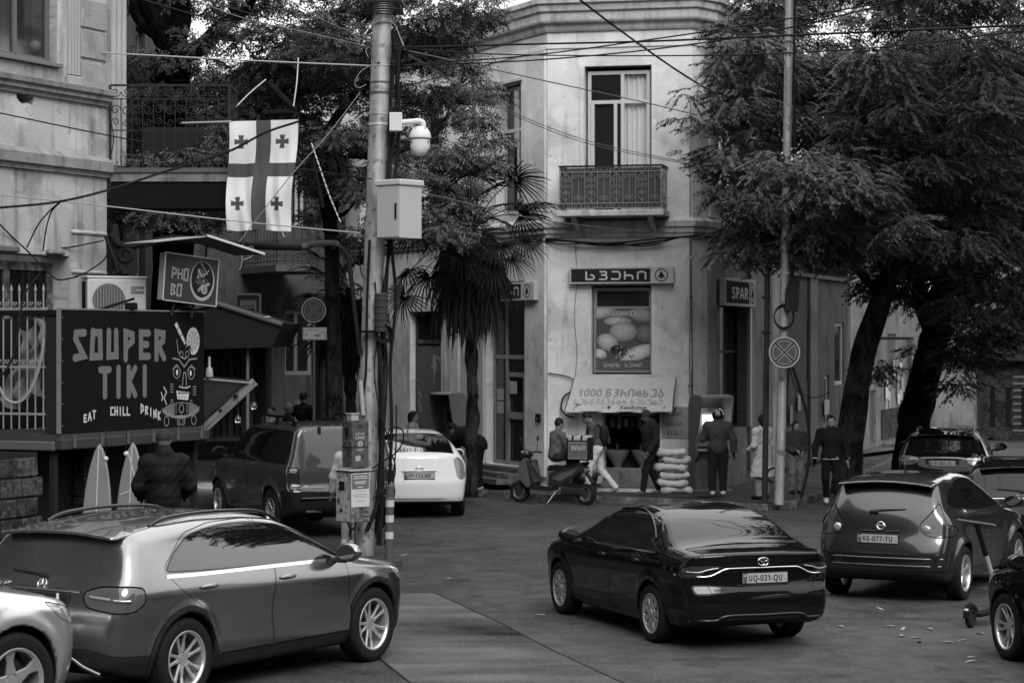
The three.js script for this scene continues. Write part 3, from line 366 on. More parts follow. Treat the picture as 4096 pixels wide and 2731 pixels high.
// wrought iron: scrolls drawn as curves and swept as thin bars
function scroll(cx,cy,r,dir,turns=1.3,a0=0){const pts=[];for(let k=0;k<=14;k++){const t=k / 14,a=a0+dir*t*turns*2*PI,q=r*(1-0.8*t);pts.push(V(cx+Math.cos(a)*q,cy+Math.sin(a)*q,0));}return pts;}
const bar2=(pts,r=0.007,seg)=>tube(pts,r,seg??pts.length*2,4);
{ 
const wB=0.85,a=boxUV(FC,2237,662,2645,838,wB),slab=boxUV(FC,2225,838,2655,868,wB+0.05),pos=inFrame(FC,0,0,0),t=thing('balcony','small wrought iron balcony with scrolled railing on the pale corner wall','balcony',pos,0);t.quaternion.setFromRotationMatrix(FC);
const[u0,u1,v0,v1]=a,H=v1-v0;part(t,'slab',[rbox(u1-u0+0.12,0.13,wB+0.02,0.02,(u0+u1) / 2,v0-0.085,(wB+0.02) / 2+0.01)],M.mould);
part(t,'bracket',[ext(shape([[0,0],[wB-0.1,0],[0.6,-0.12],[0.1,-0.3],[0,-0.36]]),0.12).rotateY(-PI / 2).translate(u0+0.35,v0-0.152,0.165-0.16),ext(shape([[0,0],[wB-0.1,0],[0.6,-0.12],[0.1,-0.3],[0,-0.36]]),0.12).rotateY(-PI / 2).translate(u1-0.2,v0-0.152,0.005)],M.mould);
const ironL=mat(0.26,0.7);const front=[],N=8;
const panel=(x0,x1)=>{const g=[],w=x1-x0,vy=v0+0.02;for(const y of[0,0.12*H,0.86*H,H-0.02])g.push(box(w,0.018,0.016,(x0+x1) / 2,vy+y,0));const n=Math.max(1,Math.round(w / 0.27));for(let k=0;k<=n;k++)g.push(box(0.013,H,0.012,x0+k*w / n,vy+H / 2-0.01,0));
for(let k=0;k<n;k++){const cx=x0+(k+0.5)*w / n,s=w / n;g.push(box(0.011,H*0.74,0.01,cx,vy+H*0.49,0));for(const d of[-1,1]){for(const yy of[0.06,0.93])g.push(bar2(scroll(cx+d*s*0.24,vy+yy*H,0.042,d,1.1,PI / 2),0.006));
if(k%2===0){for(const yy of[0.36,0.52,0.66])g.push(bar2(scroll(cx+d*s*0.2,vy+yy*H,0.05,d,1.3,yy>0.5?-PI / 2:PI / 2),0.0065));g.push(rod(V(cx,vy+0.16*H,0),V(cx+d*s*0.36,vy+0.3*H,0),0.006),rod(V(cx,vy+0.84*H,0),V(cx+d*s*0.36,vy+0.7*H,0),0.006));}
else for(const yy of[0.24,0.76])g.push(bar2(scroll(cx+d*s*0.23,vy+yy*H,0.055,d,1.35,yy>0.5?-PI / 2:PI / 2),0.0065));}}return g;};
part(t,'railing',merge(panel(u0,u1)).translate(0,0,wB-0.03),ironL);part(t,'railing',merge(panel(0.05,wB-0.05)).rotateY(-PI / 2).translate(u1,0,0),ironL);part(t,'railing',merge(panel(0.05,wB-0.05)).rotateY(-PI / 2).translate(u0,0,0),ironL);
part(t,'backing_sheet',[bx(u0+0.02,u1-0.02,v0+0.02,v1-0.02,wB-0.075,wB-0.07)],mat(0.075,0.8));
part(t,'handrail',[box(u1-u0+0.04,0.03,0.045,(u0+u1) / 2,v1+0.02,wB-0.03),box(0.045,0.03,wB-0.1,u0,v1+0.02,wB / 2-0.03),box(0.045,0.03,wB-0.1,u1,v1+0.02,wB / 2-0.03)],M.iron);}
// drainpipe, conduits and the cables clipped along the string course
{const t=thing('drainpipe','thin pipe with cables running down the right edge of the chamfered wall','pipe',inFrame(FC,WC-0.02,0,0),0);t.quaternion.setFromRotationMatrix(FC);part(t,'pipe',[rod(V(0,0.3,0.06),V(0,2.6,0.06),0.028),rod(V(-0.02,2.6,0.05),V(0.0,8.4,0.05),0.014)],mat(0.25,0.6));part(t,'cable',[tube([V(0.03,0.2,0.04),V(0.045,2,0.045),V(0.02,4,0.05),V(0.03,5.4,0.2)],0.012,20,5)],M.wire);part(t,'clamp',[box(0.1,0.03,0.06,0,1.2,0.05),box(0.1,0.03,0.06,0,2.3,0.05),box(0.06,0.03,0.05,0,4.2,0.05)],M.iron);}
{const rr=rng(77),t=thing('cable_bundle','black cables sagging along the moulding under the iron balcony','cables',[0,0,0]);for(let k=0;k<5;k++){const pts=[[FL,11.2,5.44],[FL,13.1,5.5],[FC,0.35,5.46],[FC,1.3,5.38],[FC,2.2,5.42],[FC,3.1,5.5],[FR,0.3,5.52],[FR,2.4,5.5],[FR,5,5.48]].map(([m,u,v])=>inFrame(m,u,v+(rr()-0.5)*0.14-(k===0?0.05:0),0.12+rr()*0.06));part(t,'cable',tube(pts,0.011+0.006*rr(),60,5),M.wire);}
part(t,'cable',tube([inFrame(FC,0.02,2.56,0.04),inFrame(FC,0.4,2.5,0.05),inFrame(FC,0.75,2.38,0.06),inFrame(FC,1.15,2.35,0.05),inFrame(FC,1.25,2.36,0.03)],0.014,20,5),M.wire);part(t,'cable',tube([inFrame(FC,0.62,5.4,0.03),inFrame(FC,0.66,4.6,0.025),inFrame(FC,0.6,3.8,0.02),inFrame(FC,0.66,3.0,0.02),inFrame(FC,0.62,2.45,0.02)],0.006,24,4),mat(0.2,0.6));part(t,'cable',tube([inFrame(FC,0.62,2.42,0.03),inFrame(FC,0.58,2.2,0.06),inFrame(FC,0.38,2.05,0.1),inFrame(FC,0.34,1.75,0.1),inFrame(FC,0.5,1.62,0.06),inFrame(FC,0.6,1.6,0.03)],0.02,24,6),M.wire);}

// ---------------------------------------------------------------- buildings further along the right-hand street
function sideBuilding(name,label,t0,t1,H,wm,holes,o={}){
const a=along(t0),b=along(t1),Mx=frame(a[0],a[1],b[0],b[1]),w=t1-t0,t=thing(name,label,'building',[0,0,0]);const hs=holes.map(h=>boxUV(Mx, ...h));for(const h of hs){h[2]=Math.max(h[2],0.16);h[0]=Math.max(h[0],0.05);h[1]=Math.min(h[1],w-0.05);}
part(t,'wall',wallGeo(w,H,hs,0.4),wm,Mx);part(t,'side_wall',[bx(0,0.4,0,H,-8,-0.41),bx(w-0.4,w,0,H,-8,-0.41),bx(0.41,w-0.41,0,H,-8,-7.6)],wm,Mx);part(t,'roof',bx(0,w,H,H+0.15,-8,0.25),M.dark,Mx);
hs.forEach((h,i)=>windowIn(t,Mx,h,{fw:0.1,set:0.06,fm:o.fm??mat(0.3,0.6),gm:o.gm?.(i)??M.glassOld,name:o.names?.[i]??'window'}));return[t,Mx,hs,w];
}
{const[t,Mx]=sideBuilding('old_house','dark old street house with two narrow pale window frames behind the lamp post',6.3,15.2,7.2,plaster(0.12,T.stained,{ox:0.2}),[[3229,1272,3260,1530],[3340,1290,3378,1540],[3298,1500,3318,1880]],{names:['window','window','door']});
part(t,'cornice',[bx(0,8.9,5.15,5.3,0.001,0.3),bx(0,8.9,5.3,5.42,0.001,0.4),bx(0,8.9,4.9,5.0,0.001,0.12)],plaster(0.22,T.stained),Mx);part(t,'pilaster',[bx(3.7,4.6,0.2,4.9,0.001,0.08)],plaster(0.2),Mx);part(t,'plinth',bx(0,8.9,0.12,1.1,0.001,0.06),plaster(0.16,T.stained),Mx);
for(const[u,v,w,h,c]of[[0.5,1.4,0.35,0.5,0.3],[1.4,1.2,0.3,0.45,0.22],[2.3,1.5,0.3,0.4,0.3],[5.5,1.3,0.6,0.4,0.28]])part(t,'bill',bx(u,u+w,v,v+h,0.062,0.066),mat(c,0.85),Mx);}
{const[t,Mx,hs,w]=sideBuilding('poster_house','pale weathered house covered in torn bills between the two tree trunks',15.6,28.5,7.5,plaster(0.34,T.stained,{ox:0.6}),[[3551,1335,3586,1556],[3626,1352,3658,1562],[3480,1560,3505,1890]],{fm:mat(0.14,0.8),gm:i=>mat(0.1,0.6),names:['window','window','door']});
const rr=rng(31);for(let k=0;k<46;k++){const u=lerp(5,12.5,rr()),v=0.4+rr()*2.1,a=0.2+rr()*0.35,b=0.25+rr()*0.4;part(t,'bill',bx(u,u+a,v,v+b,0.002+k*0.0012,0.003+k*0.0012),mat(0.18+rr()*0.5,0.85),Mx);}
const pb=boxUV(Mx,3525,1627,3598,1755);part(t,'board',bx(pb[0],pb[1],pb[2],pb[3],0.001,0.05),mat(0.12,0.8,{map:rep(T.grime,0.5)}),Mx);const pb2=boxUV(Mx,3530,1755,3600,1880);part(t,'board',bx(pb2[0],pb2[1],pb2[2],pb2[3],0.06,0.1),mat(0.45,0.8,{map:rep(T.grime,0.8)}),Mx);
const c=rayUV(Mx,3497,1352);part(t,'canopy',[bx(c[0]-0.2,c[0]+0.5,c[1]-0.05,c[1]+0.03,0.05,1.1),bx(c[0]-0.15,c[0]-0.1,c[1]-0.6,c[1]-0.05,0.02,0.06)],M.iron,Mx);}
{const a=gp(3742,86),b=gp(4260,78),Mx=frame(a[0],a[1],b[0],b[1]),t=thing('far_building','pale far building with tall upper windows at the end of the right street','building',[0,0,0]),w=Math.hypot(a[0]-b[0],a[1]-b[1]);const hs=[];for(let k=0;k<9;k++)hs.push([0.3+k*0.55,0.62+k*0.55,3.7,6.2]);
const H=[3.0,6.2];for(const x of[3906,3960,4040]){const h=boxUV(Mx,x,1700,x+26,1850);hs.push([h[0],h[1],0.2,2.2]);}part(t,'wall',wallGeo(w,8,hs,0.4),plaster(0.5,T.stained,{ox:0.1}),Mx);part(t,'ledge',[bx(0,w,2.9,3.05,0.001,0.25),bx(0,w,3.5,3.62,0.001,0.15)],plaster(0.4),Mx);part(t,'roof',bx(0,w,8,8.2,-9,0.3),M.dark,Mx);part(t,'side_wall',[bx(0,0.4,0,8,-9,-0.41),bx(w-0.4,w,0,8,-9,-0.41)],plaster(0.4),Mx);for(const h of hs)windowIn(t,Mx,h,{fw:0.05,set:0.15,fm:mat(0.2,0.7)});}
{ 
const a=at(3930,1500,74),t=thing('kiosk','dark brick kiosk with barred windows at the right edge behind the cars','kiosk',[a.x,0,a.z],-0.12);const bm=mat(0.09,0.9,{map:rep(T.grime,0.8)});part(t,'wall',[bx(0,3.4,0,2.6,-2,0)],bm);part(t,'roof',[rbox(3.9,0.9,2.6,0.04,1.7,3.05,-0.9)],mat(0.03,0.8));for(const x of[0.25,0.75,1.25,1.75])part(t,'window',rbox(0.16,1.3,0.04,0.02,x+0.1,1.1,0.01),M.black);for(let k=0;k<9;k++)part(t,'brick_band',bx(1.0,3.2,0.3+k*0.22,0.36+k*0.22,0.001,0.02),mat(0.16,0.9));}
// the building across the far end of the left-hand street, behind the trees
{const a=gp(640,56),b=gp(1470,60),Mx=frame(a[0],a[1],b[0],b[1]),t=thing('back_building','dim plastered building with wooden balcony behind the left trees','building',[0,0,0]),w=Math.hypot(a[0]-b[0],a[1]-b[1]);const g1=boxUV(Mx,1138,1240,1252,1500),g2=boxUV(Mx,1255,1360,1305,1800),g3=boxUV(Mx,1170,690,1225,900),g4=boxUV(Mx,1010,1290,1085,1800);
const hs=[g1,g2,g3,g4];for(const h of hs){h[2]=Math.max(h[2],0.15);}part(t,'wall',wallGeo(w,8.4,hs),plaster(0.16,T.stained,{ox:0.44}),Mx);windowIn(t,Mx,g1,{cols:[0,0.45,1],fw:0.1,set:0.1,fm:mat(0.3,0.6)});windowIn(t,Mx,g2,{name:'door',fw:0.08,fm:M.dark,gm:M.black});windowIn(t,Mx,g3,{cols:[0,0.5,1],fw:0.08});windowIn(t,Mx,g4,{name:'door',fw:0.1,fm:M.woodDark,gm:M.black});
part(t,'wall',[bx(0,0.4,0,8.4,-8,-0.41),bx(w-0.4,w,0,8.4,-8,-0.41)],plaster(0.3),Mx);
// its roof seen as a pale gable above the flag
const gr=rayUV(Mx,1065,325),ge=rayUV(Mx,945,430),gf=rayUV(Mx,1180,440);part(t,'roof',[ext(shape([[0,8.3],[w,8.3],[w,8.6],[0,8.6]]),9,0,-8.4)],mat(0.12,0.9),Mx);part(t,'gable',[ext(shape([[ge[0]-0.5,8.6],[gf[0]+0.4,8.6],[gr[0],gr[1]+0.1]]),0.3,0,-0.5)],plaster(0.3),Mx);part(t,'gable_trim',[rod(V(ge[0]-0.5,8.62,-0.15),V(gr[0],gr[1]+0.14,-0.15),0.03),rod(V(gr[0],gr[1]+0.14,-0.15),V(gf[0]+0.4,8.62,-0.15),0.05)],mat(0.1,0.8),Mx);}
{ 
const p=at(1170,1060,56),t=thing('balcony','dim iron balcony behind the hanging flag and pole','balcony',[0,0,0]);const Z=55.2,a=at(1105,1062,Z),b=at(1240,1060,Z),c=at(915,1095,Z+3.2);const y=a.y;part(t,'slab',[flat([[a.x,a.z],[b.x,b.z],[b.x,b.z-2.4],[c.x,c.z-0.8],[c.x,c.z]],y),flat([[a.x,a.z],[b.x,b.z],[b.x,b.z-2.4],[c.x,c.z-0.8],[c.x,c.z]],y-0.14)],mat(0.1,0.9));part(t,'fascia',[sweep([[c.x,c.z],[a.x,a.z],[b.x,b.z]],[[0,y-0.14],[0.03,y-0.14],[0.03,y+0.02],[0,y+0.02]])],mat(0.16,0.8));
const g=[],run=(p,q)=>{const n=Math.round(p.distanceTo(q) / 0.22);for(let k=0;k<=n;k++){const x=lerp(p.x,q.x,k / n),z=lerp(p.z,q.z,k / n);g.push(box(0.02,0.95,0.02,x,y+0.48,z));if(k<n)for(const yy of[0.25,0.6]){const s=bar2(scroll(0,0,0.07,k%2?1:-1,1.2),0.008);g.push(s.translate(lerp(p.x,q.x,(k+0.5) / n),y+yy,lerp(p.z,q.z,(k+0.5) / n)));}}g.push(rod(V(p.x,y+0.95,p.z),V(q.x,y+0.95,q.z),0.02),rod(V(p.x,y+0.12,p.z),V(q.x,y+0.12,q.z),0.014));};run(V(c.x,0,c.z),V(a.x,0,a.z));run(V(a.x,0,a.z),V(b.x,0,b.z));part(t,'railing',g,mat(0.05,0.7));}
// ---------------------------------------------------------------- the old house on the left with its terrace sign
const LC=[-5.951,-33],ld_=[0.4226,-0.9063],LS=[LC[0]-ld_[0]*7,LC[1]-ld_[1]*7],FH=frame(LS[0],LS[1],LC[0],LC[1]),WH=7;
{const t=thing('left_house','old plastered house at the left edge with worn ledges and a hole in the wall','building',[0,0,0]),wm=plaster(0.82,T.stained,{ox:0.15,oy:0.6}),uw=boxUV(FH,-160,-260,226,262),lw=boxUV(FH,-150,1018,274,1700);
uw[2]=rayUV(FH,220,258)[1];uw[3]=10;lw[3]=rayUV(FH,272,1024)[1];lw[2]=2.2;const uE=rayUV(FH,497,200)[0],uz=0;
const hole=[];const hc=rayUV(FH,102,390);{const rr=rng(12);for(let k=0;k<13;k++){const a=k / 13*2*PI,r=1+(rr()-0.5)*0.5;hole.push([hc[0]+Math.cos(a)*0.2*r,hc[1]+Math.sin(a)*0.095*r]);}}
const s=shape(rect(0,WH,0,10.5),[rect(...uw),rect(...lw),hole]);part(t,'wall',ext(s,0.5,0,-0.5),wm,FH);part(t,'corner_pilaster',bx(WH+0.002,uE,5.7,10.5,-0.9,-0.02),plaster(0.7,T.plaster),FH);part(t,'hole_back',bx(hc[0]-0.4,hc[0]+0.4,hc[1]-0.3,hc[1]+0.3,-0.62,-0.52),M.black,FH);
part(t,'end_wall',bx(WH-0.4,WH-0.003,0,10.5,-6,-0.51),wm,FH);part(t,'side_wall',bx(0,0.4,0,10.5,-6,-0.51),wm,FH);part(t,'roof',bx(0,WH,10.5,10.7,-6,0.3),M.dark,FH);
const led=(name,v,prof,m)=>part(t,name,sweep([[0,0],[WH,0]],prof.map(([o,y])=>[o,y+v])),m,FH);const mo=plaster(0.5,T.stained,{ox:0.7});
const vc=rayUV(FH,415,372)[1],vl=rayUV(FH,415,640)[1];led('cornice',vc-0.2,[[0,0],[0.05,0],[0.06,0.06],[0.11,0.07],[0.11,0.12],[0.16,0.15],[0.17,0.22],[0.02,0.26],[0,0.26]],mo);led('ledge',vl-0.2,[[0,-0.06],[0.05,-0.06],[0.06,0],[0.12,0.02],[0.13,0.16],[0.02,0.24],[0,0.24]],mo);
for(const py of[941,1097]){const v=rayUV(FH,415,py)[1];part(t,'groove_lip',sweep([[lw[1]+0.05,0],[WH-0.02,0]],[[0,v],[0.025,v],[0.03,v+0.02],[0,v+0.05]]),wm,FH);}
for(const py of[130,258,10]){const v=rayUV(FH,415,py)[1],a=rayUV(FH,318,py)[0],b=rayUV(FH,420,py)[0];part(t,'render_panel',ext(shape([[a,v-0.42],[b,v-0.42],[b,v-0.02],[a,v-0.02]]),0.03,0.006,0),plaster(0.68),FH);}
{const a=rayUV(FH,266,200)[0],b=rayUV(FH,314,200)[0],v0=rayUV(FH,290,300)[1];for(let k=0;k<4;k++)part(t,'flute',cyl(0.035,0.035,10-v0,10).translate(lerp(a,b,(k+0.5) / 4),(v0+10) / 2,0.012),plaster(0.72),FH);part(t,'flute_base',rbox(b-a+0.1,0.2,0.09,0.02,(a+b) / 2,v0-0.12,0.03),wm,FH);const c=rayUV(FH,470,200)[0];for(let k=0;k<3;k++)part(t,'flute',cyl(0.05,0.05,4.5,10).translate(c-0.1+k*0.13,8.1,-0.02),plaster(0.8),FH);}
const f=windowIn(t,FH,[uw[0]+0.05,uw[1]-0.02,uw[2]+0.02,uw[3]],{cols:[0,0.3,0.62,1],fw:0.07,set:0.12,fm:mat(0.16,0.6),gmf:()=>mat(0.7,0.08,{transmission:1,thickness:0})});
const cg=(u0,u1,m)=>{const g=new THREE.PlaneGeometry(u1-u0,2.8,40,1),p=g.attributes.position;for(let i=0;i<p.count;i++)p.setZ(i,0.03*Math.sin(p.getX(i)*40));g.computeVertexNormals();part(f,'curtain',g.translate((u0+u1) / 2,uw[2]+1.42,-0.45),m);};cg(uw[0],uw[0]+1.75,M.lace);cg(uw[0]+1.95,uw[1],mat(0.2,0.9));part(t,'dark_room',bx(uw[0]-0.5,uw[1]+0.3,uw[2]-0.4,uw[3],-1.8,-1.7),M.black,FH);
{const L=rayUV(FH,150,190,-0.25);part(f,'ball_ornament',new THREE.SphereGeometry(0.085,20,14).translate(L[0],L[1]+0.02,-0.3),M.white);}
part(t,'apron',bx(uw[0],uw[1],uw[2]-0.5,uw[2]-0.06,0.001,0.02),plaster(0.72),FH);part(t,'sill',rbox(uw[1]-uw[0]+0.06,0.06,0.14,0.01,(uw[0]+uw[1]) / 2,uw[2]-0.02,0.02),mat(0.2,0.7),FH);
windowIn(t,FH,[lw[0]+0.02,lw[1]-0.14,lw[2],lw[3]-0.1],{cols:[0,0.52,1],fw:0.12,set:0.18,fm:mat(0.32,0.8,{map:rep(T.grime,0.6)}),gm:M.glass});part(t,'lintel_break',[rbox(0.5,0.09,0.1,0.03,lw[0]+0.9,lw[3]+0.05,0.02),rbox(0.4,0.07,0.09,0.03,lw[1]-0.35,lw[3]+0.04,0.02)],plaster(0.5,T.grime),FH);
// stone blocks of the base
const rr=rng(4),sm=[0.2,0.26,0.3].map(v=>mat(v,0.95,{map:rep(T.grime,0.8),bumpMap:rep(T.plasterB,1),bumpScale:0.02}));for(let r=0;r<7;r++)for(let k=0;k<5;k++){const u=2.6+k*0.6+(r%2)*0.3,h=0.25;part(t,'stone_block',rbox(0.58,h-0.015,0.16,0.03,u,0.3+r*h,0.06),sm[Math.floor(rr()*3)],FH);}}
// balcony beside it
{const Z=33,a=at(428,690,Z),b=at(916,690,Z),t=thing('balcony','long balcony with curled iron railing and plants beside the left house','balcony',[0,0,0]);const y=a.y,x0=a.x+0.04,x1=b.x;part(t,'slab',[bx(x0,x1,y-0.13,y,-Z-1.0,-Z)],plaster(0.4,T.stained));part(t,'slab_edge',[bx(x0,x1+0.03,y+0.001,y+0.07,-Z-1.0,-Z+0.03)],mat(0.12,0.85));part(t,'fascia',[bx(x0+0.01,x1-0.02,y-0.52,y-0.135,-Z-0.95,-Z-0.03)],M.black);
const ir=mat(0.03,0.55),H=1.28,zf=-Z+0.0;const g=[];g.push(box(x1-x0,0.03,0.03,(x0+x1) / 2,y+H,zf),box(x1-x0,0.016,0.016,(x0+x1) / 2,y+H-0.2,zf),box(x1-x0,0.016,0.016,(x0+x1) / 2,y+0.62,zf),box(0.035,H,0.035,x0,y+H / 2,zf),box(0.035,H,0.035,x1,y+H / 2,zf));
const n=11;for(let k=1;k<n;k++)g.push(box(0.012,H-0.2,0.012,lerp(x0,x1,k / n),y+(H-0.2) / 2,zf));for(let k=0;k<n;k++){const cx=lerp(x0,x1,(k+0.5) / n),d=k%2?1:-1;g.push(bar2(scroll(cx,y+H-0.1,0.075,d,1.3,d>0?PI:0),0.007).translate(0,0,zf),bar2(scroll(cx,y+0.92,0.075,-d,1.3,0),0.007).translate(0,0,zf),bar2(scroll(cx,y+0.74,0.06,d,1.3,PI),0.007).translate(0,0,zf));}
part(t,'railing',g,ir);const g2=[];for(let k=0;k<=5;k++)g2.push(box(0.012,H,0.012,x1,y+H / 2,zf-k*0.18));g2.push(box(0.03,0.03,0.9,x1,y+H,zf-0.45));part(t,'railing',g2,ir);part(t,'screen_board',[bx(x0+0.35,x0+1.3,y+0.1,y+0.75,zf-0.9,zf-0.86)],mat(0.025,0.8));
const s1=bar2([V(x0-0.02,y+0.1,zf+0.02),V(x0+0.06,y+0.5,zf+0.05),V(x0-0.01,y+0.9,zf+0.05),V(x0,y+1.2,zf)],0.008,16);part(t,'stay',s1,ir);}
// terrace box with the painted sign
const TC=[-5.87,-29],FT=frame(TC[0],TC[1],TC[0]+3.39*ld_[0],TC[1]+3.39*ld_[1]),FTs=frame(TC[0]-1.73*0.9063,TC[1]-1.73*0.4226,TC[0],TC[1]);
const Y0=2.06,Y1=3.66,WT=3.39;
{const t=thing('terrace','raised terrace box with iron bars, carrying the large dark painted sign','terrace',[0,0,0]);const dm=mat(0.022,0.6);part(t,'floor',bx(0,WT,Y0-0.12,Y0-0.01,-1.7,0.05),mat(0.06,0.8),FT);part(t,'beam',[rbox(WT+0.1,0.14,0.12,0.02,WT / 2,Y0-0.14,0.06)],mat(0.05,0.6),FT);part(t,'beam',rbox(1.75,0.12,0.12,0.02,0.86,Y0-0.16,0.03),mat(0.12,0.7),FTs);part(t,'bolt',[0.2,0.8,1.4,2,2.6,3.2].map(u=>cyl(0.025,0.02,0.16,8).translate(u,Y0-0.1,0.13)),mat(0.1,0.5),FT);
part(t,'post',[bx(1.55,1.72,Y0,Y1,-0.05,0)],dm,FTs);part(t,'top_rail',[rbox(1.73,0.07,0.06,0.01,0.86,Y1-0.04,0.0)],M.black,FTs);part(t,'post',bx(WT-0.08,WT,0.3,Y1,-0.14,-0.06),dm,FT);part(t,'post',bx(0.02,0.1,0.3,Y0,-0.14,-0.06),dm,FT);
const bm=mat(0.32,0.55),gap=0.128;for(let k=0;k<13;k++){const u=1.5-k*gap;part(t,'bar',[rod(V(u,Y0+0.05,-0.02),V(u,Y1+0.26,-0.02),0.011,0.011,8),cyl(0.02,0.0,0.09,8).translate(u,Y1+0.3,-0.02),cyl(0.008,0.02,0.04,8).translate(u,Y1+0.24,-0.02)],bm,FTs);for(const y of[Y1+0.08,Y0+0.93])part(t,'scroll',[bar2(scroll(u-gap / 2-0.028,y,0.03,1,1.2,-PI / 2),0.0055),bar2(scroll(u-gap / 2+0.028,y,0.03,-1,1.2,-PI / 2),0.0055)],bm,FTs);}
part(t,'rail',[box(1.6,0.03,0.02,0.75,Y0+0.86,-0.02),box(1.6,0.03,0.02,0.75,Y0+0.25,-0.02)],bm,FTs);part(t,'rail',[box(1.6,0.05,0.02,0.75,Y1+0.01,-0.03)],bm,FTs);part(t,'back_screen',bx(0.1,WT-0.1,Y0,Y1-0.1,-1.72,-1.66),M.black,FT);}
{const t=thing('painted_sign','large dark painted board with chunky lettering and a carved mask drink','sign',inFrame(FT,WT / 2,(Y0+Y1) / 2,0.03),0);t.quaternion.setFromRotationMatrix(FT);const W=WT,H=Y1-Y0;
part(t,'board',rbox(W,H,0.05,0.01),mat(0.014,0.6));part(t,'edge_trim',[box(0.02,H,0.06,-W / 2-0.012,0,0.005),box(W,0.02,0.07,0,H / 2+0.012,0)],mat(0.22,0.4));for(let k=0;k<6;k++)part(t,'screw',cyl(0.012,0.012,0.012,8).rotateX(PI / 2).translate(-W / 2+0.03,-H / 2+0.1+k*(H-0.2) / 5,0.03),M.steel);
const tex=canvasTex(1792,860,(x,w,h)=>{x.fillStyle=css(0.006);x.fillRect(0,0,w,h);const rr=rng(8);for(let k=0;k<500;k++){x.fillStyle=`rgba(60,60,60,${0.05 * rr()})`;x.fillRect(rr()*w,rr()*h,2,40+rr()*200);}
// the letters: chunky uneven strokes
const S=(pts,lw,col)=>{x.strokeStyle=col;x.lineWidth=lw;x.lineCap='round';x.lineJoin='miter';x.miterLimit=3;x.beginPath();pts.forEach((p,i)=>i?x.lineTo(...p):x.moveTo(...p));x.stroke();};
const GL={S:[[[0.95,0.1],[0.2,0.12],[0.15,0.3],[0.9,0.88],[0.1,0.95]]],O:[[[0.2,0.1],[0.85,0.1],[0.9,0.9],[0.1,0.92],[0.2,0.05]]],U:[[[0.15,0.05],[0.12,0.9],[0.85,0.88],[0.82,0.05]]],P:[[[0.2,1],[0.2,0.08],[0.85,0.16],[0.85,0.38],[0.25,0.58]]],E:[[[0.9,0.1],[0.15,0.1],[0.15,0.92],[0.9,0.92]],[[0.15,0.5],[0.75,0.5]]],R:[[[0.15,1],[0.15,0.08],[0.85,0.12],[0.8,0.38],[0.3,0.52],[0.9,0.98]]],T:[[[0,0.08],[1,0.08]],[[0.5,0.08],[0.5,1]]],I:[[[0.5,0.03],[0.5,1]]],K:[[[0.15,0.03],[0.15,1]],[[0.9,0.05],[0.2,0.5],[0.9,1]]],A:[[[0,1],[0.5,0],[1,1]],[[0.2,0.65],[0.8,0.65]]],C:[[[0.95,0.1],[0.1,0.1],[0.1,0.95],[0.95,0.95]]],H:[[[0.1,0],[0.1,1]],[[0.9,0],[0.9,1]],[[0.1,0.5],[0.9,0.5]]],L:[[[0.1,0],[0.1,0.95],[0.95,0.95]]],D:[[[0.1,0],[0.1,1],[0.9,0.7],[0.8,0.25],[0.1,0]]],N:[[[0.1,1],[0.1,0],[0.9,1],[0.9,0]]]};
const word=(str,X,Y,cw,ch,gap,lw,col,rise=0)=>{for(let i=0;i<str.length;i++)for(const st of GL[str[i]])S(st.map(([a,b])=>[X+i*(cw+gap)+a*cw,Y+rise*i+b*ch]),lw,col);};
const c1=css(0.125);word('SOUPER',145,135,130,210,68,54,c1);word('TIKI',458,405,108,205,56,52,c1);const c2=css(0.42);word('EAT',262,735,34,58,18,14,c2,-12);word('CHILL',580,692,36,58,14,14,c2,2);word('DRINK',955,682,36,60,18,14,c2,15);
// lime, straw and carved mug
const g=css(0.22),k=css(0.006),ln=(a,lw=6,col=g)=>{x.strokeStyle=col;x.lineWidth=lw;x.beginPath();a.forEach((p,i)=>i?x.lineTo(...p):x.moveTo(...p));x.stroke();};const el=(cx,cy,rx,ry,lw=6,col=g)=>{x.strokeStyle=col;x.lineWidth=lw;x.beginPath();x.ellipse(cx,cy,rx,ry,0,0,7);x.stroke();};
x.fillStyle=css(0.42);x.beginPath();x.ellipse(1640,215,88,105,0,0,7);x.fill();for(let q=0;q<9;q++){const a=q / 9*2*PI;x.fillStyle=css(0.25);x.beginPath();x.moveTo(1640,215);x.arc(1640,215,80,a+0.06,a+0.6);x.fill();}
x.fillStyle=css(0.42);x.beginPath();x.moveTo(1390,90);x.lineTo(1420,70);x.lineTo(1545,225);x.lineTo(1525,245);x.fill();for(let q=0;q<3;q++)ln([[1425+q*42,130+q*50],[1450+q*42,108+q*50]],7,k);
x.fillStyle=k;x.beginPath();x.moveTo(1400,260);x.lineTo(1610,250);x.lineTo(1605,700);x.lineTo(1410,700);x.fill();ln([[1370,345],[1450,355],[1520,412],[1590,355],[1690,350]],11);ln([[1420,205],[1440,300],[1470,312]],8);ln([[1545,262],[1610,215],[1635,300],[1585,280]],8);el(1480,315,24,22);el(1560,315,24,22);ln([[1490,340],[1525,350],[1550,340]],12);
el(1420,452,44,44,7);el(1615,460,44,46,7);x.fillStyle=css(0.6);x.beginPath();x.ellipse(1425,452,12,22,0,0,7);x.ellipse(1608,460,12,22,0,0,7);x.fill();ln([[1365,430],[1420,392],[1470,440]],7);ln([[1560,440],[1615,400],[1670,430]],7);ln([[1495,560],[1512,455],[1540,455],[1552,560]],9);ln([[1450,560],[1500,570],[1560,572],[1600,560]],9,css(0.4));
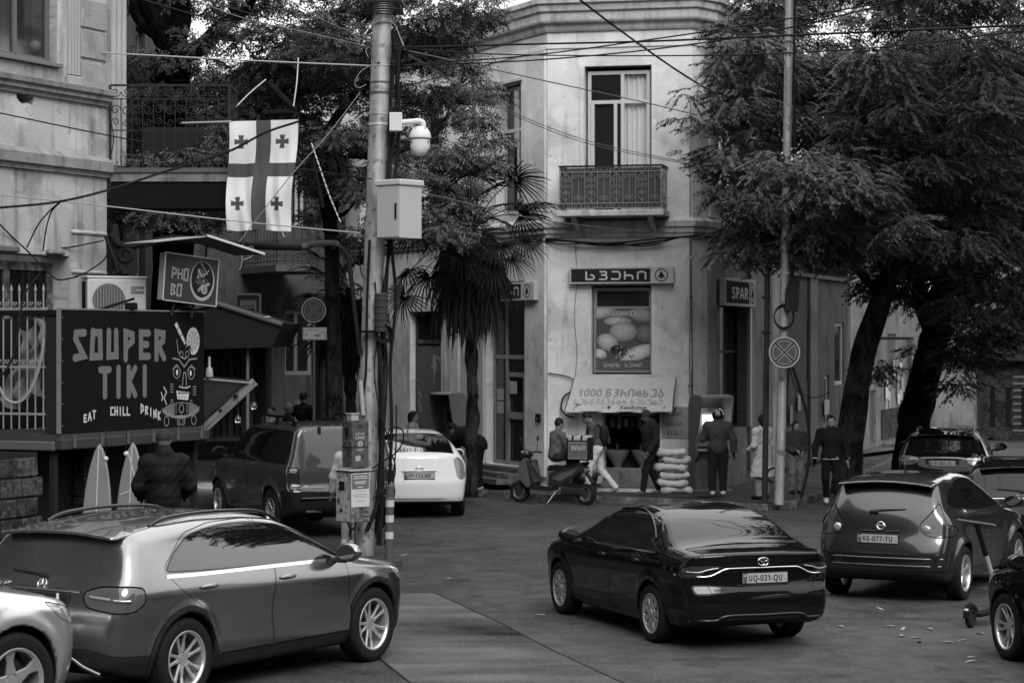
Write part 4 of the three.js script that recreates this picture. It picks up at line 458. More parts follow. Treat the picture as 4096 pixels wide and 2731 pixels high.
x.fillStyle=css(0.55);x.beginPath();x.moveTo(1415,590);x.lineTo(1590,605);x.lineTo(1570,665);x.lineTo(1430,655);x.fill();x.strokeStyle=k;x.lineWidth=5;x.beginPath();for(let q=0;q<9;q++){x.moveTo(1432+q*17,595);x.lineTo(1440+q*17,625);x.lineTo(1448+q*17,597);}x.moveTo(1440,640);for(let q=0;q<8;q++)x.lineTo(1440+q*17,q%2?652:632);x.stroke();
x.fillStyle=g;x.fillRect(1478,678,26,14);for(let q=0;q<4;q++){ln([[1338,540+q*20],[1372,540+q*20]],7);ln([[1640,565+q*20],[1680,565+q*20]],7);}x.beginPath();el(1355,690,14,34);el(1612,700,16,32);x.fillStyle=css(0.12);x.beginPath();x.ellipse(1480,770-30,245,60,0,0,7);x.fill();x.fillStyle=k;x.fillRect(1390,690,190,90);ln([[1410,690],[1412,760]],7);ln([[1560,690],[1556,760]],7);el(1482,730,30,30,8);ln([[1400,785],[1550,795]],10);
x.strokeStyle=g;x.lineWidth=6;x.beginPath();for(let q=0;q<=36;q++){const a=q / 36,px=1225+a*500,py=730+62*Math.sin(a*PI)+(q%2?14:-10);q?x.lineTo(px,py):x.moveTo(px,py);}x.stroke();el(1285,838-20,30,36,7);el(1480,838-14,48,44,8);el(1480,838-14,26,26,7);el(1650,820,32,34,7);ln([[1250,560],[1285,600],[1250,640],[1285,690]],10,css(0.45));ln([[1215,600],[1235,640],[1222,660]],9,css(0.45));});
part(t,'print',new THREE.PlaneGeometry(W*0.995,H*0.99).translate(0,0,0.0275),mat(1.4,0.7,{map:tex,specularIntensity:0.12}));}
// tarpaulin, hose and cables caught in the bars
{const t=thing('tarpaulin','crumpled grey tarpaulin hung behind the iron bars','tarpaulin',inFrame(FTs,1.12,Y0+0.5,-0.2),0);const g=new THREE.PlaneGeometry(0.62,1.0,24,30),p=g.attributes.position,rr=rng(2);for(let i=0;i<p.count;i++){const x=p.getX(i),y=p.getY(i);p.setXYZ(i,x*(0.5+0.5*Math.abs(y-0.5))+0.1*Math.sin(y*5),y+0.1*Math.sin(x*9),0.06*Math.sin(x*26+y*8)+0.04*Math.sin(y*19-x*13));}g.computeVertexNormals();t.quaternion.setFromRotationMatrix(FTs);part(t,'sheet',g.translate(0,0.4,0),mat(0.2,0.55));}
solo('hose',tube([at(172,1350,28.9),at(165,1420,28.9),at(120,1560,28.9),at(70,1610,28.9),at(25,1600,28.9),at(0,1560,28.9),at(-40,1500,28.9)],0.022,40,8),mat(0.28,0.5),'pale hose looped in front of the iron bars','hose');
solo('cable',tube([at(160,1090,29),at(95,1180,28.9),at(70,1330,28.85),at(40,1450,28.85),at(-10,1520,28.85)],0.014,30,6),M.wire,'black cable hanging across the spear tipped bars','cable');
// air conditioner above the sign
{const p=at(455,1195,31.4),t=thing('air_conditioner','white outdoor air conditioner with round grille above the painted sign','air conditioner',p,0.43),W=0.84,H=0.58,D=0.32;part(t,'casing',rbox(W,H,D,0.03),mat(0.62,0.45));part(t,'side_grille',box(0.012,H*0.86,D*0.62,-W / 2,-0.01,-0.03),mat(0.03,0.6));part(t,'lid',rbox(W+0.02,0.03,D+0.02,0.012,0,H / 2+0.008,0),mat(0.66,0.4));
part(t,'fan_plate',rbox(0.5,H*0.9,0.01,0.004,-0.12,-0.01,D / 2+0.004),mat(0.56,0.5));part(t,'fan_opening',new THREE.CylinderGeometry(0.23,0.23,0.012,40).rotateX(PI / 2).translate(-0.12,-0.02,D / 2+0.006),mat(0.03,0.7));const g=[];for(let k=-15;k<=15;k++){const y=k*0.015,w=Math.sqrt(Math.max(0,0.23*0.23-y*y));g.push(box(2*w,0.004,0.004,-0.12,y-0.02,D / 2+0.016));}for(let k=-5;k<=5;k++){const y=k*0.04,w=Math.sqrt(Math.max(0,0.23*0.23-y*y));g.push(box(0.005,2*w,0.005,-0.12+y,-0.02,D / 2+0.02));}tag(part(t,'fan_grille',g,mat(0.4,0.5)),null,null,null,'stuff');
const tex=canvasTex(256,128,(x,w,h)=>{x.fillStyle=css(0.2);x.fillRect(0,0,w,h);x.strokeStyle=css(0.6);x.lineWidth=9;x.beginPath();x.arc(58,62,34,0.5,5.4);x.stroke();x.fillStyle=css(0.65);x.font='italic bold 58px sans-serif';x.fillText('Midea',84,84);});part(t,'badge',new THREE.PlaneGeometry(0.19,0.1).translate(0.29,0.12,D / 2+0.004),mat(1,0.5,{map:tex}));part(t,'bracket',[box(0.05,0.05,0.5,-0.3,-H / 2-0.03,-0.1),box(0.05,0.05,0.5,0.3,-H / 2-0.03,-0.1)],M.iron);part(t,'stay',rod(V(-0.6,-0.26,0.3),V(0.2,0.0,0.32),0.018),M.black);}
{const a=at(1010,1470,30.7);const t=thing('floodlight','small black floodlight clamped on top of the painted sign','lamp',at(518,1225,30.4),-0.4);part(t,'housing',rbox(0.16,0.1,0.1,0.02,0.02,0,0),M.black);part(t,'arm',rod(V(0,0,0),V(-0.1,-0.1,-0.05),0.014),M.black);const u=thing('floodlight','black floodlight near the right end on top of the painted sign','lamp',at(745,1245,31.8),-0.3);part(u,'housing',rbox(0.2,0.12,0.12,0.02),M.dark);part(u,'arm',rod(V(0,0,0),V(-0.08,0.16,-0.02),0.016),M.black);}
// the small illuminated sign with its bowl
{const t=thing('hanging_sign','square lettered sign with a noodle bowl under a small gabled roof','sign',at(762,1118,31.4),0.86),W=0.98,H=0.66;t.rotation.set(0,0.86,0);t.rotateZ(-0.085);part(t,'box',rbox(W,H,0.12,0.012,0,0,-0.06),mat(0.3,0.5));part(t,'trim',[box(W,0.012,0.02,0,H / 2,0.004),box(W,0.012,0.02,0,-H / 2,0.004),box(0.014,H,0.02,W / 2,0,0.004),box(0.014,H,0.02,-W / 2,0,0.004)],mat(0.55,0.3));
const tex=canvasTex(640,380,(x,w,h)=>{x.fillStyle=css(0.055);x.fillRect(0,0,w,h);x.lineJoin='round';const st=(pts,c,lw)=>{x.strokeStyle=c;x.lineWidth=lw;x.beginPath();pts.forEach((p,i)=>i?x.lineTo(...p):x.moveTo(...p));x.stroke();};const L={P:[[[0,1],[0.05,0],[1,0.15],[0.95,0.5],[0.1,0.62]]],H:[[[0,0],[0.05,1]],[[1,0],[0.95,1]],[[0,0.5],[1,0.5]]],O:[[[0.05,0],[1,0],[0.95,1],[0,1],[0.05,0]]],B:[[[0,1],[0.05,0],[0.9,0.15],[0.5,0.5],[0.95,0.85],[0,1]]]};[['PHO',90,110],['BO',90,245]].forEach(([s,X,Y])=>[...s].forEach((c,i)=>L[c].forEach(p=>{const q=p.map(([a,b])=>[X+i*72+a*48,Y+b*90]);st(q,css(0.02),34);st(q,css(0.3),20);})));
x.fillStyle=css(0.42);x.beginPath();x.ellipse(460,190,150,165,0,0,7);x.fill();x.fillStyle=css(0.02);x.beginPath();x.ellipse(458,178,134,150,0,0,7);x.fill();const rr=rng(6);for(let k=0;k<26;k++){x.fillStyle=css(0.05+rr()*0.35);x.save();x.translate(400+rr()*120,90+rr()*180);x.rotate(rr()*3);x.beginPath();x.ellipse(0,0,8+rr()*34,4+rr()*12,0,0,7);x.fill();x.restore();}x.fillStyle=css(0.4);x.beginPath();x.arc(490,260,38,0,7);x.fill();x.fillStyle=css(0.25);x.beginPath();x.arc(490,260,28,0,7);x.fill();st([[430,40],[520,130]],css(0.4),7);st([[540,90],[470,150]],css(0.45),8);});part(t,'face',new THREE.PlaneGeometry(W*0.98,H*0.97).translate(0,0,0.003),mat(0.9,0.85,{map:tex}));
part(t,'roof_plate',box(0.95,0.012,0.6,0,0,0).rotateZ(0.2).translate(-0.55,H / 2+0.16,0.05),mat(0.4,0.6));part(t,'roof_plate',box(1.1,0.012,0.6,0,0,0).rotateZ(-0.12).translate(0.48,H / 2+0.2,0.05),mat(0.1,0.6));part(t,'roof_edge',box(1.1,0.03,0.02,0,0,0).rotateZ(-0.12).translate(0.48,H / 2+0.205,0.36),M.white);part(t,'hanger',[rod(V(-0.3,H / 2,-0.06),V(-0.3,H / 2+0.2,-0.06),0.015),rod(V(0.3,H / 2,-0.06),V(0.3,H / 2+0.2,-0.06),0.015)],M.iron);part(t,'bracket',[rod(V(-0.2,-H / 2,-0.08),V(-0.25,-H / 2-0.2,-0.08),0.02),rod(V(0.15,-H / 2,-0.08),V(0.12,-H / 2-0.2,-0.08),0.02)],M.iron);}
// wooden hatch with its beam, bulbs and jar; dark awning and plank hut behind
{const t=thing('wooden_hatch','tilted wooden hatch with a thick beam right of the painted sign','hatch',[0,0,0]);const q=[at(790,1514,32.1),at(1000,1532,33),at(800,1722,33.2),at(780,1722,32.3)];const g=new THREE.BufferGeometry();const pl=[q[0],q[1],q[2],q[3]];const pos=[];const tri=(a,b,c)=>[a,b,c].forEach(v=>pos.push(v.x,v.y,v.z));tri(q[0],q[3],q[2]);tri(q[0],q[2],q[1]);const off=V(0.05,0.04,-0.05);const r=q.map(v=>v.clone().add(off));tri(r[0],r[2],r[3]);tri(r[0],r[1],r[2]);g.setAttribute('position',new THREE.Float32BufferAttribute(pos,3));g.computeVertexNormals();part(t,'panel',uvm(g),mat(0.42,0.85,{map:T.wood}));const d=V().subVectors(q[1],q[2]),L=d.length(),b=box(L+0.1,0.12,0.1);part(t,'beam',b,mat(0.6,0.85,{map:T.wood}),new THREE.Matrix4().makeRotationZ(Math.atan2(d.y,d.x)).setPosition(q[1].clone().add(q[2]).multiplyScalar(0.5).add(V(0.02,-0.02,0.08))));part(t,'top_strip',rod(q[0],q[1],0.02),mat(0.25,0.7));part(t,'knot',[0.3,0.6].map(k=>new THREE.SphereGeometry(0.03,8,6).translate(...q[1].clone().lerp(q[2],k).add(V(0.02,0.02,0.14)).toArray())),M.black);}
function bulb(px,py,Z,label){const p=at(px,py,Z),t=thing('light_bulb',label,'light bulb',p,0,'hanging light bulbs');part(t,'glass',new THREE.LatheGeometry([[0.001,-0.062],[0.03,-0.052],[0.045,-0.03],[0.048,-0.01],[0.04,0.018],[0.022,0.045],[0.018,0.06]].map(a=>new THREE.Vector2(...a)),20),mat(0.9,0.03,{transmission:1,thickness:0.02,ior:1.45}));part(t,'socket',cyl(0.02,0.02,0.07,12).translate(0,0.09,0),M.black);part(t,'cord',rod(V(0,0.12,0),V(0.005,0.42,0),0.005),M.wire);part(t,'filament',tube([V(-0.015,0,0),V(-0.008,0.03,0),V(0.008,0.03,0),V(0.015,0,0)],0.002,8,4),M.steel);return t;}
bulb(1014,1622,32.7,'right bulb of two hanging under the wooden hatch beam');bulb(950,1676,32.6,'lower left bulb of two hanging under the wooden hatch beam');
solo('jar',new THREE.LatheGeometry([[0,0],[0.05,0],[0.055,0.02],[0.05,0.12],[0.02,0.16],[0.018,0.3]].map(a=>new THREE.Vector2(...a)),16),mat(0.35,0.25),'small pale glass bottle on the ledge beside the painted sign','bottle',null,at(836,1510,32.2));
{const t=thing('dark_awning','dark gabled awning roof right of the noodle bowl sign','awning',[0,0,0]),Z=42;const a=at(860,1212,Z),b=at(1128,1292,Z),c=at(700,1250,Z);const g=ext(shape([[c.x,c.y],[a.x,a.y],[b.x,b.y],[b.x-0.02,b.y-0.1],[at(1085,1388,Z).x,at(1085,1388,Z).y],[at(700,1400,Z).x,at(700,1400,Z).y]]),3.4,0,-Z-3.4);part(t,'canopy',g,mat(0.013,0.8));part(t,'fascia',[rod(V(a.x,a.y,-Z+0.02),V(b.x,b.y-0.03,-Z+0.02),0.055)],mat(0.1,0.6));part(t,'fascia',[rod(V(a.x,a.y,-Z+0.02),V(c.x,c.y,-Z+0.02),0.05)],mat(0.06,0.6));
const p0=at(982,1390,Z),p1=at(982,1900,Z);part(t,'post',rod(V(p0.x,p0.y,-Z-0.3),V(p1.x,0.15,-Z-0.3),0.03),mat(0.16,0.6));for(let k=0;k<9;k++){const x=at(790+k*26,1500,44.5).x;part(t,'plank',bx(x-0.05,x+0.05,0.15,3.2,-44.6,-44.56+(k%3)*0.006),mat(0.05+(k%3)*0.025,0.9,{map:T.wood}));}part(t,'backing',bx(-6.4,-4.9,0.15,3.2,-44.75,-44.65),M.black);part(t,'vent',rbox(0.1,0.03,0.06,0.01,at(1070,1268,Z).x,at(1070,1268,Z).y,-Z+0.06),mat(0.5,0.5));}
// wall of the basement entrance, leaning boards
{const t=thing('basement_front','dark basement front under the terrace with paper notice and brick pier','doorway',[0,0,0]);part(t,'wall',bx(0,WT+0.3,0.28,Y0-0.22,-0.9,-0.8),mat(0.02,0.9),FT);part(t,'pier',[0,1,2,3,4,5].map(k=>rbox(0.3,0.27,0.2,0.02,1.55,0.44+k*0.28,-0.68)),mat(0.13,0.9,{map:rep(T.grime,1)}),FT);part(t,'notice',box(0.22,0.3,0.005,0,0,0).rotateZ(0.12).translate(0.05,1.35,-0.7),mat(0.1,0.8),FT);part(t,'side_wall',bx(-0.5,-0.42,0.28,Y0-0.22,-0.9,0),mat(0.03,0.9),FT);
for(let r=0;r<6;r++)for(let k=0;k<3;k++)part(t,'stone_block',rbox(0.42,0.235,0.1,0.025,-0.7-k*0.43-(r%2)*0.1,0.42+r*0.25,0.1),mat([0.12,0.16,0.2][(r+k)%3],0.95,{map:rep(T.grime,0.9),bumpMap:rep(T.plasterB,1),bumpScale:0.02}),FT);}
function board(px,Z,lean,stripe,label){const pts=[];for(let k=0;k<=24;k++){const t=k / 24,y=t*1.62,w=0.2*Math.pow(Math.sin(PI*Math.pow(clamp(t*0.93+0.07,0,1),0.85)),0.62);pts.push([w,y]);}const s=shape([...pts, ...pts.slice().reverse().map(([a,b])=>[-a,b])]);const t=thing('surfboard',label,'surfboard',V(at(px,2000,Z).x,0.3,-Z),lean);part(t,'deck',ext(s,0.05,0.015),mat(0.27,0.4));part(t,'stringer',box(0.012,1.5,0.006,0,0.84,0.052),M.white);if(stripe)part(t,'stripe',[box(0.012,0.55,0.005,0,0,0).rotateZ(0.35).translate(0.03,1.25,0.0525),box(0.012,0.28,0.005,0,0,0).rotateZ(-1.2).translate(-0.02,0.98,0.0525)],M.white);t.rotateX(-0.08);return t;}
board(382,29.2,-0.3,false,'plain grey surfboard leaning under the left half of the terrace');board(515,29.6,-0.35,true,'striped surfboard leaning behind the man in the puffer jacket');
{const t=thing('hanging_lamp','small glass lamp hung over the plain surfboard','lamp',at(421,1835,28.95),0);part(t,'shade',new THREE.SphereGeometry(0.035,14,10),mat(0.6,0.15));part(t,'cord',rod(V(0,0.02,0),V(0.01,0.4,0),0.005),M.wire);dup(t,'small glass lamp hung over the striped surfboard',at(503,1815,29.1),0);}
// flag on its staff
{const Z=32.6,a=at(916,486,Z),b=at(1192,478,Z),t=thing('flag','white flag with a large cross and four small crosses hung by the balcony','flag',[0,0,0]);const tl=a,tr=b,bl=at(905,920,Z+0.1),br=at(1158,922,Z+0.1),nx=60,ny=80,g=new THREE.PlaneGeometry(1,1,nx,ny),p=g.attributes.position;for(let i=0;i<p.count;i++){const s=p.getX(i)+0.5,q=0.5-p.getY(i),x=lerp(lerp(tl.x,tr.x,s),lerp(bl.x,br.x,s),q),y=lerp(lerp(tl.y,tr.y,s),lerp(bl.y,br.y,s),q),z=lerp(tl.z,bl.z,q);const w=0.045*Math.sin(s*15+q*2.2)*(0.25+q)+0.025*Math.sin(s*31-q*7)*q+0.03*Math.sin(q*9+s*3);p.setXYZ(i,x+0.015*Math.sin(q*7),y-0.012*Math.sin(s*9)*q,z+w);}g.computeVertexNormals();
const tex=canvasTex(540,860,(x,w,h)=>{x.fillStyle=css(0.72);x.fillRect(0,0,w,h);const d=css(0.085);x.fillStyle=d;x.fillRect(w*0.39,0,w*0.215,h);x.fillRect(0,h*0.385,w,h*0.125);for(const[cx,cy]of[[0.17,0.19],[0.77,0.19],[0.17,0.75],[0.78,0.755]]){x.save();x.translate(cx*w,cy*h);for(let k=0;k<4;k++){x.rotate(PI / 2);x.beginPath();x.moveTo(-12,0);x.lineTo(-22,-52);x.lineTo(22,-52);x.lineTo(12,0);x.fill();}x.restore();}});tex.flipY=true;
part(t,'cloth',g,mat(1,0.85,{map:tex,transmission:0.25,thickness:0}));part(t,'staff',rod(at(725,492,Z+0.15),at(925,486,Z),0.014),mat(0.4,0.4));part(t,'tie',tube([at(1128,918,Z),at(1130,935,Z),at(1138,948,Z)],0.006,8,4),M.white);}
const CM0=mat(0.014,0.8);
// ---------------------------------------------------------------- poles, boxes, signs and wires
const poleZ=34.2;
{const t=thing('utility_pole','tall worn steel utility pole with cables tied along it left of the white car','pole',[0,0,0]);const b=onG(1453,2221),top=at(1541,-260,poleZ);b.z=top.z=-poleZ;b.y=0;part(t,'shaft',uvm(rod(b,top,0.155,0.15,28)),mat(0.62,0.5,{map:rep(T.metal,0.9),metalness:0.6,bumpMap:T.metal,bumpScale:0.004}));
const on=(py,dx=0,dz=0)=>{const k=(b.y-at(0,py,poleZ).y) / (b.y-top.y);return V(lerp(b.x,top.x,k)+dx,at(0,py,poleZ).y,-poleZ+dz);};
for(const[py,h,c]of[[330,0.025,0.12],[372,0.035,0.1],[455,0.03,0.45],[497,0.035,0.7],[262,0.02,0.6],[92,0.02,0.6],[1880,0.025,0.2],[2080,0.025,0.5]]){const p=on(py);part(t,'band',cyl(0.162,0.162,h,28,true).translate(p.x,p.y,p.z),mat(c,0.4,{metalness:0.4}));}
const rr=rng(41);for(let k=0;k<5;k++){const pts=[2180,1950,1700,1450,1200,980,760,500,300,120].map((py,i)=>on(py,0.19+(rr()-0.4)*0.13+(k===4?0.1:0),0.04+(rr()-0.5)*0.12));part(t,'cable',tube(pts,0.014+rr()*0.012,90,6),M.wire);}
part(t,'cable',tube([1340,1420,1600,1800,2000,2120].map((py,i)=>on(py,[0.1,0.15,0.22,0.24,0.2,0.05][i],0.2)),0.034,40,8),M.wire);part(t,'cable',tube([at(1500,1130,34),at(1512,1300,34),at(1497,1480,33.95),at(1520,1650,33.95),at(1556,1760,33.95)],0.012,40,6),M.wire);
part(t,'cable',tube([on(1870,0.1,0.2),at(1600,1790,33.9),at(1610,1720,33.9),at(1560,1710,33.9),at(1555,1780,33.9),at(1580,1860,33.9),at(1572,1930,33.9),on(2080,0.2,0.12)],0.013,40,6),M.wire);part(t,'cable',tube([at(1585,1620,34),at(1582,1800,34),at(1560,1930,33.95),at(1500,1990,33.9)],0.013,30,6),M.wire);
part(t,'cable',tube([at(1478,960,34),at(1468,1200,34.05),at(1462,1500,34.05),at(1440,1640,34)],0.02,30,6),M.wire);part(t,'flag_stick',[rod(at(1436,1500,34),at(1428,1660,34),0.014)],mat(0.12,0.7));part(t,'pipe_stub',rod(at(1441,1522,34),at(1452,1660,34),0.034,0.034,12),mat(0.4,0.6));
const c0=on(5);part(t,'cap_plate',rbox(0.56,0.03,0.4,0.01,c0.x+0.02,at(0,4,poleZ).y,-poleZ),M.offwhite);for(let k=0;k<6;k++)part(t,'cable_coil',new THREE.TorusGeometry(0.24+k*0.012,0.012,6,40).rotateX(PI / 2+(k-3)*0.06).translate(c0.x+0.02,at(0,26+k*6,poleZ).y,-poleZ),M.wire);
for(const[py,dx]of[[190,0.22],[258,0.2],[265,-0.02]]){const p=on(py,dx,0.12);part(t,'insulator',[cyl(0.03,0.03,0.09,10).translate(p.x,p.y,p.z),cyl(0.045,0.04,0.03,10).translate(p.x,p.y+0.03,p.z)],M.dark);}
part(t,'tie_wire',tube([on(100,-0.16,0.1),on(92,0,0.2),on(98,0.18,0.1),on(150,0.28,0.05),on(185,0.34,0.05)],0.01,20,5),M.wireLight);part(t,'loop',tube([on(230,-0.19,0.06),on(205,-0.23,0.06),on(185,-0.17,0.08)],0.006,12,4),M.wireLight);part(t,'loop',tube([on(268,-0.17,0.1),on(290,-0.3,0.08),on(340,-0.38,0.06),on(352,-0.32,0.06),on(340,-0.2,0.1)],0.006,20,4),M.wireLight);
part(t,'splice_can',[cyl(0.105,0.1,0.56,20).translate(0,0,0), ...[-0.2,-0.1,0,0.1,0.2].map(y=>new THREE.TorusGeometry(0.104,0.008,6,24).rotateX(PI / 2).translate(0,y,0)),new THREE.SphereGeometry(0.105,20,8,0,7,0,PI / 2).scale(1,0.25,1).translate(0,0.28,0)].map(g=>g.translate(...at(1524,1252,33.9).toArray())),mat(0.045,0.6));const q=at(1535,1335,33.9);for(let k=0;k<3;k++)part(t,'cable_coil',new THREE.TorusGeometry(0.1+k*0.02,0.012,6,30).rotateX(0.3).translate(q.x,q.y,q.z+k*0.02),M.wire);part(t,'clamp',box(0.4,0.04,0.1,at(1495,1326,34).x,at(1495,1326,34).y,-33.95),M.black);}
{const p=at(1597,848,33.72),t=thing('control_cabinet','pale grey steel cabinet with lid and dark handle bolted to the pole','cabinet',p,-0.71),W=0.475,H=0.8;part(t,'body',rbox(W,H,W,0.008),mat(0.5,0.5));part(t,'lid',rbox(W+0.06,0.09,W+0.06,0.02,0,H / 2+0.03,0),mat(0.56,0.5));part(t,'door',rbox(W-0.02,H-0.03,0.012,0.006,0,0,W / 2+0.004),mat(0.5,0.45));part(t,'handle',rbox(0.03,0.24,0.025,0.01,W*0.34,0.0,W / 2+0.016),M.black);part(t,'cover_plate',rbox(0.012,0.3,0.28,0.004,-W / 2-0.003,-0.2,-0.06),mat(0.52,0.5));part(t,'strap',[box(0.3,0.05,0.04,-0.05,0.3,-W / 2-0.03),box(0.3,0.05,0.04,-0.05,-0.3,-W / 2-0.03)],M.steel);}
{const t=thing('security_camera','white domed security camera on a bent arm beside the pole','camera',[0,0,0]),wm=mat(0.72,0.35),Z=33.9,c=at(1680,545,Z);part(t,'wall_box',rbox(0.19,0.28,0.16,0.012,at(1583,488,Z).x,at(1583,488,Z).y,-Z),wm);part(t,'arm',[tube([at(1606,490,Z),at(1645,487,Z),at(1680,485,Z),at(1691,492,Z),at(1692,510,Z)],0.045,20,12)],wm);part(t,'rib',ext(shape([[0,0],[0.2,0.02],[0,0.12]]),0.03).translate(at(1606,500,Z).x,at(1606,506,Z).y,-Z-0.015),wm);
const prof=[[0.001,0.13],[0.06,0.128],[0.11,0.1],[0.15,0.04],[0.165,-0.02],[0.168,-0.05],[0.155,-0.055]].map(a=>new THREE.Vector2(...a));part(t,'hood',new THREE.LatheGeometry(prof,32).translate(c.x,c.y+0.02,c.z),wm);part(t,'yoke',[new THREE.LatheGeometry([[0.148,-0.05],[0.15,-0.14],[0.142,-0.2],[0.13,-0.21]].map(a=>new THREE.Vector2(...a)),32,PI*0.62,PI*1.76).rotateY(0.3).translate(c.x,c.y,c.z)],wm);part(t,'eyeball',new THREE.SphereGeometry(0.125,28,20).translate(c.x,c.y-0.185,c.z+0.02),mat(0.66,0.3));part(t,'visor',new THREE.TorusGeometry(0.115,0.02,8,28,PI).rotateX(-0.2).translate(c.x,c.y-0.11,c.z+0.08),mat(0.02,0.3));for(const[x,y]of[[-0.06,0.1],[0.08,0.1]])part(t,'screw',new THREE.SphereGeometry(0.012,8,6).translate(c.x+x,c.y+y+0.02,c.z+0.1),M.steel);}
function stickerTex(seed,base,W=256,H=512,extra){return canvasTex(W,H,(x,w,h)=>{const rr=rng(seed);x.fillStyle=css(base);x.fillRect(0,0,w,h);for(let k=0;k<70;k++){x.fillStyle=`rgba(${rr() < 0.5 ? '20,20,20' : '150,150,150'},${0.25 * rr()})`;x.beginPath();x.ellipse(rr()*w,rr()*h,4+rr()*26,4+rr()*36,rr()*3,0,7);x.fill();}extra?.(x,w,h,rr);});}
{const t=thing('meter_box','upper grimy meter box with stickers strapped to the utility pole','box',at(1421,1775,33.75),0.62),W=0.3,H=0.7;part(t,'case',rbox(W,H,0.28,0.01),mat(0.24,0.7,{map:rep(T.grime,1.2)}));part(t,'cap',[rbox(0.13,0.1,0.14,0.01,-0.06,H / 2+0.05,0.02),rbox(0.16,0.015,0.17,0.005,-0.06,H / 2+0.105,0.02)],mat(0.4,0.5));part(t,'meter_window',box(0.008,0.13,0.09,-W / 2-0.003,0.18,0.0),M.black);part(t,'seam_strip',rbox(W+0.012,0.012,0.29,0.003,0,-0.04,0),M.dark);
part(t,'stickers',new THREE.PlaneGeometry(0.28,H*0.94).translate(0,0,0.1425),mat(1,0.65,{map:stickerTex(5,0.09,256,512,(x,w,h)=>{x.fillStyle=css(0.3);x.font='bold 30px sans-serif';geo(x,'სახლი',50,120,150,26,css(0.4),6);geo(x,'მეობა',50,160,150,34,css(0.45),8);x.fillStyle=css(0.42);x.beginPath();x.arc(125,255,38,0,7);x.fill();x.fillStyle=css(0.06);x.font='bold 56px sans-serif';x.fillText('4',109,275);x.fillStyle=css(0.35);x.fillRect(80,310,100,9);x.fillRect(80,324,90,9);x.fillStyle=css(0.02);x.fillRect(70,30,110,14);x.fillRect(70,55,110,14);x.fillStyle=css(0.4);x.fillRect(50,390,80,60);})}));}
{const t=thing('meter_box','lower pale meter box with graffiti marks and a printed notice','box',at(1411,1984,33.6),0.72),W=0.36,H=0.76;part(t,'case',rbox(W,H,0.36,0.01),mat(0.42,0.6,{map:rep(T.grime,0.9)}));part(t,'lid',rbox(W+0.06,0.02,0.42,0.006,0,H / 2+0.012,0),mat(0.4,0.5));const L=new THREE.PlaneGeometry(0.34,H*0.96).rotateY(-PI / 2).translate(-W / 2-0.0025,0,0);
part(t,'graffiti',L,mat(1,0.6,{map:stickerTex(9,0.42,256,560,(x,w,h,rr)=>{x.strokeStyle=css(0.04);x.lineWidth=9;const z=[[30,60,60,40],[60,40,50,80],[50,80,90,50],[40,120,50,150],[50,150,80,130],[30,190,80,240],[75,190,35,240]];for(const q of z){x.beginPath();x.moveTo(q[0],q[1]);x.lineTo(q[2],q[3]);x.stroke();}x.strokeStyle=css(0.1);for(let k=0;k<12;k++){x.beginPath();x.moveTo(200+rr()*30,30+k*20);x.lineTo(240,36+k*20+rr()*10);x.stroke();}x.fillStyle=css(0.05);x.fillRect(20,300,46,60);x.beginPath();x.arc(110,270,30,0,7);x.lineWidth=4;x.stroke();x.fillRect(60,420,60,40);x.fillRect(80,400,12,90);x.fillRect(160,380,40,8);x.fillRect(160,400,40,8);})}));part(t,'meter_window',box(0.008,0.13,0.13,-W / 2-0.005,0.16,-0.03),M.black);
part(t,'notice',new THREE.PlaneGeometry(0.34,0.5).translate(0,0.1,0.184),mat(1,0.7,{map:canvasTex(256,380,(x,w,h)=>{x.fillStyle=css(0.62);x.fillRect(0,0,w,h);x.fillStyle=css(0.16);x.fillRect(8,10,w-16,170);x.fillStyle=css(0.6);for(const[y,q]of[[30,190],[52,200],[90,170],[108,150],[150,80]])x.fillRect((w-q) / 2,y,q,10);x.fillStyle=css(0.2);for(const[y,q]of[[200,150],[235,200],[252,190],[269,200],[310,120]])x.fillRect((w-q) / 2,y,q,5);})}));part(t,'sticker',new THREE.PlaneGeometry(0.15,0.16).translate(0.0,-0.2,0.183),mat(1,0.6,{map:stickerTex(15,0.2,64,64)}));part(t,'lock',rbox(0.12,0.02,0.02,0.005,0.1,-0.28,0.188),M.steel);part(t,'cable',[tube([V(-0.1,-0.38,0),V(-0.06,-0.5,0.04),V(0.02,-0.46,0.02),V(0.06,-0.38,0)],0.014,16,6),tube([V(0,-0.38,0.05),V(-0.04,-0.6,0.1),V(0.0,-0.8,0.08),V(0.06,-1.0,0.0)],0.01,20,6)],M.wire);}
{const b=onG(1554,2268),t=thing('bollard','banded street bollard on a round base right of the utility pole','bollard',[b.x,0,b.z],0),H=1.17;part(t,'base',[cyl(0.2,0.19,0.1,28).translate(0,0.05,0),cyl(0.19,0.16,0.02,28).translate(0,0.11,0)],mat(0.05,0.8));part(t,'post',[cyl(0.062,0.058,H-0.12,20).translate(0,0.12+(H-0.12) / 2,0),new THREE.SphereGeometry(0.058,18,8,0,7,0,PI / 2).scale(1,0.4,1).translate(0,H,0)].map(g=>g.rotateZ(-0.02)),mat(0.09,0.6));for(const y of[0.46,0.7,0.92])part(t,'band',cyl(0.0625,0.062,0.1,20,true).translate(0.02*y,y,0),mat(0.55,0.5));part(t,'wire_tie',new THREE.TorusGeometry(0.064,0.007,5,20).rotateX(PI / 2).translate(0.02,0.99,0),mat(0.2,0.6));}
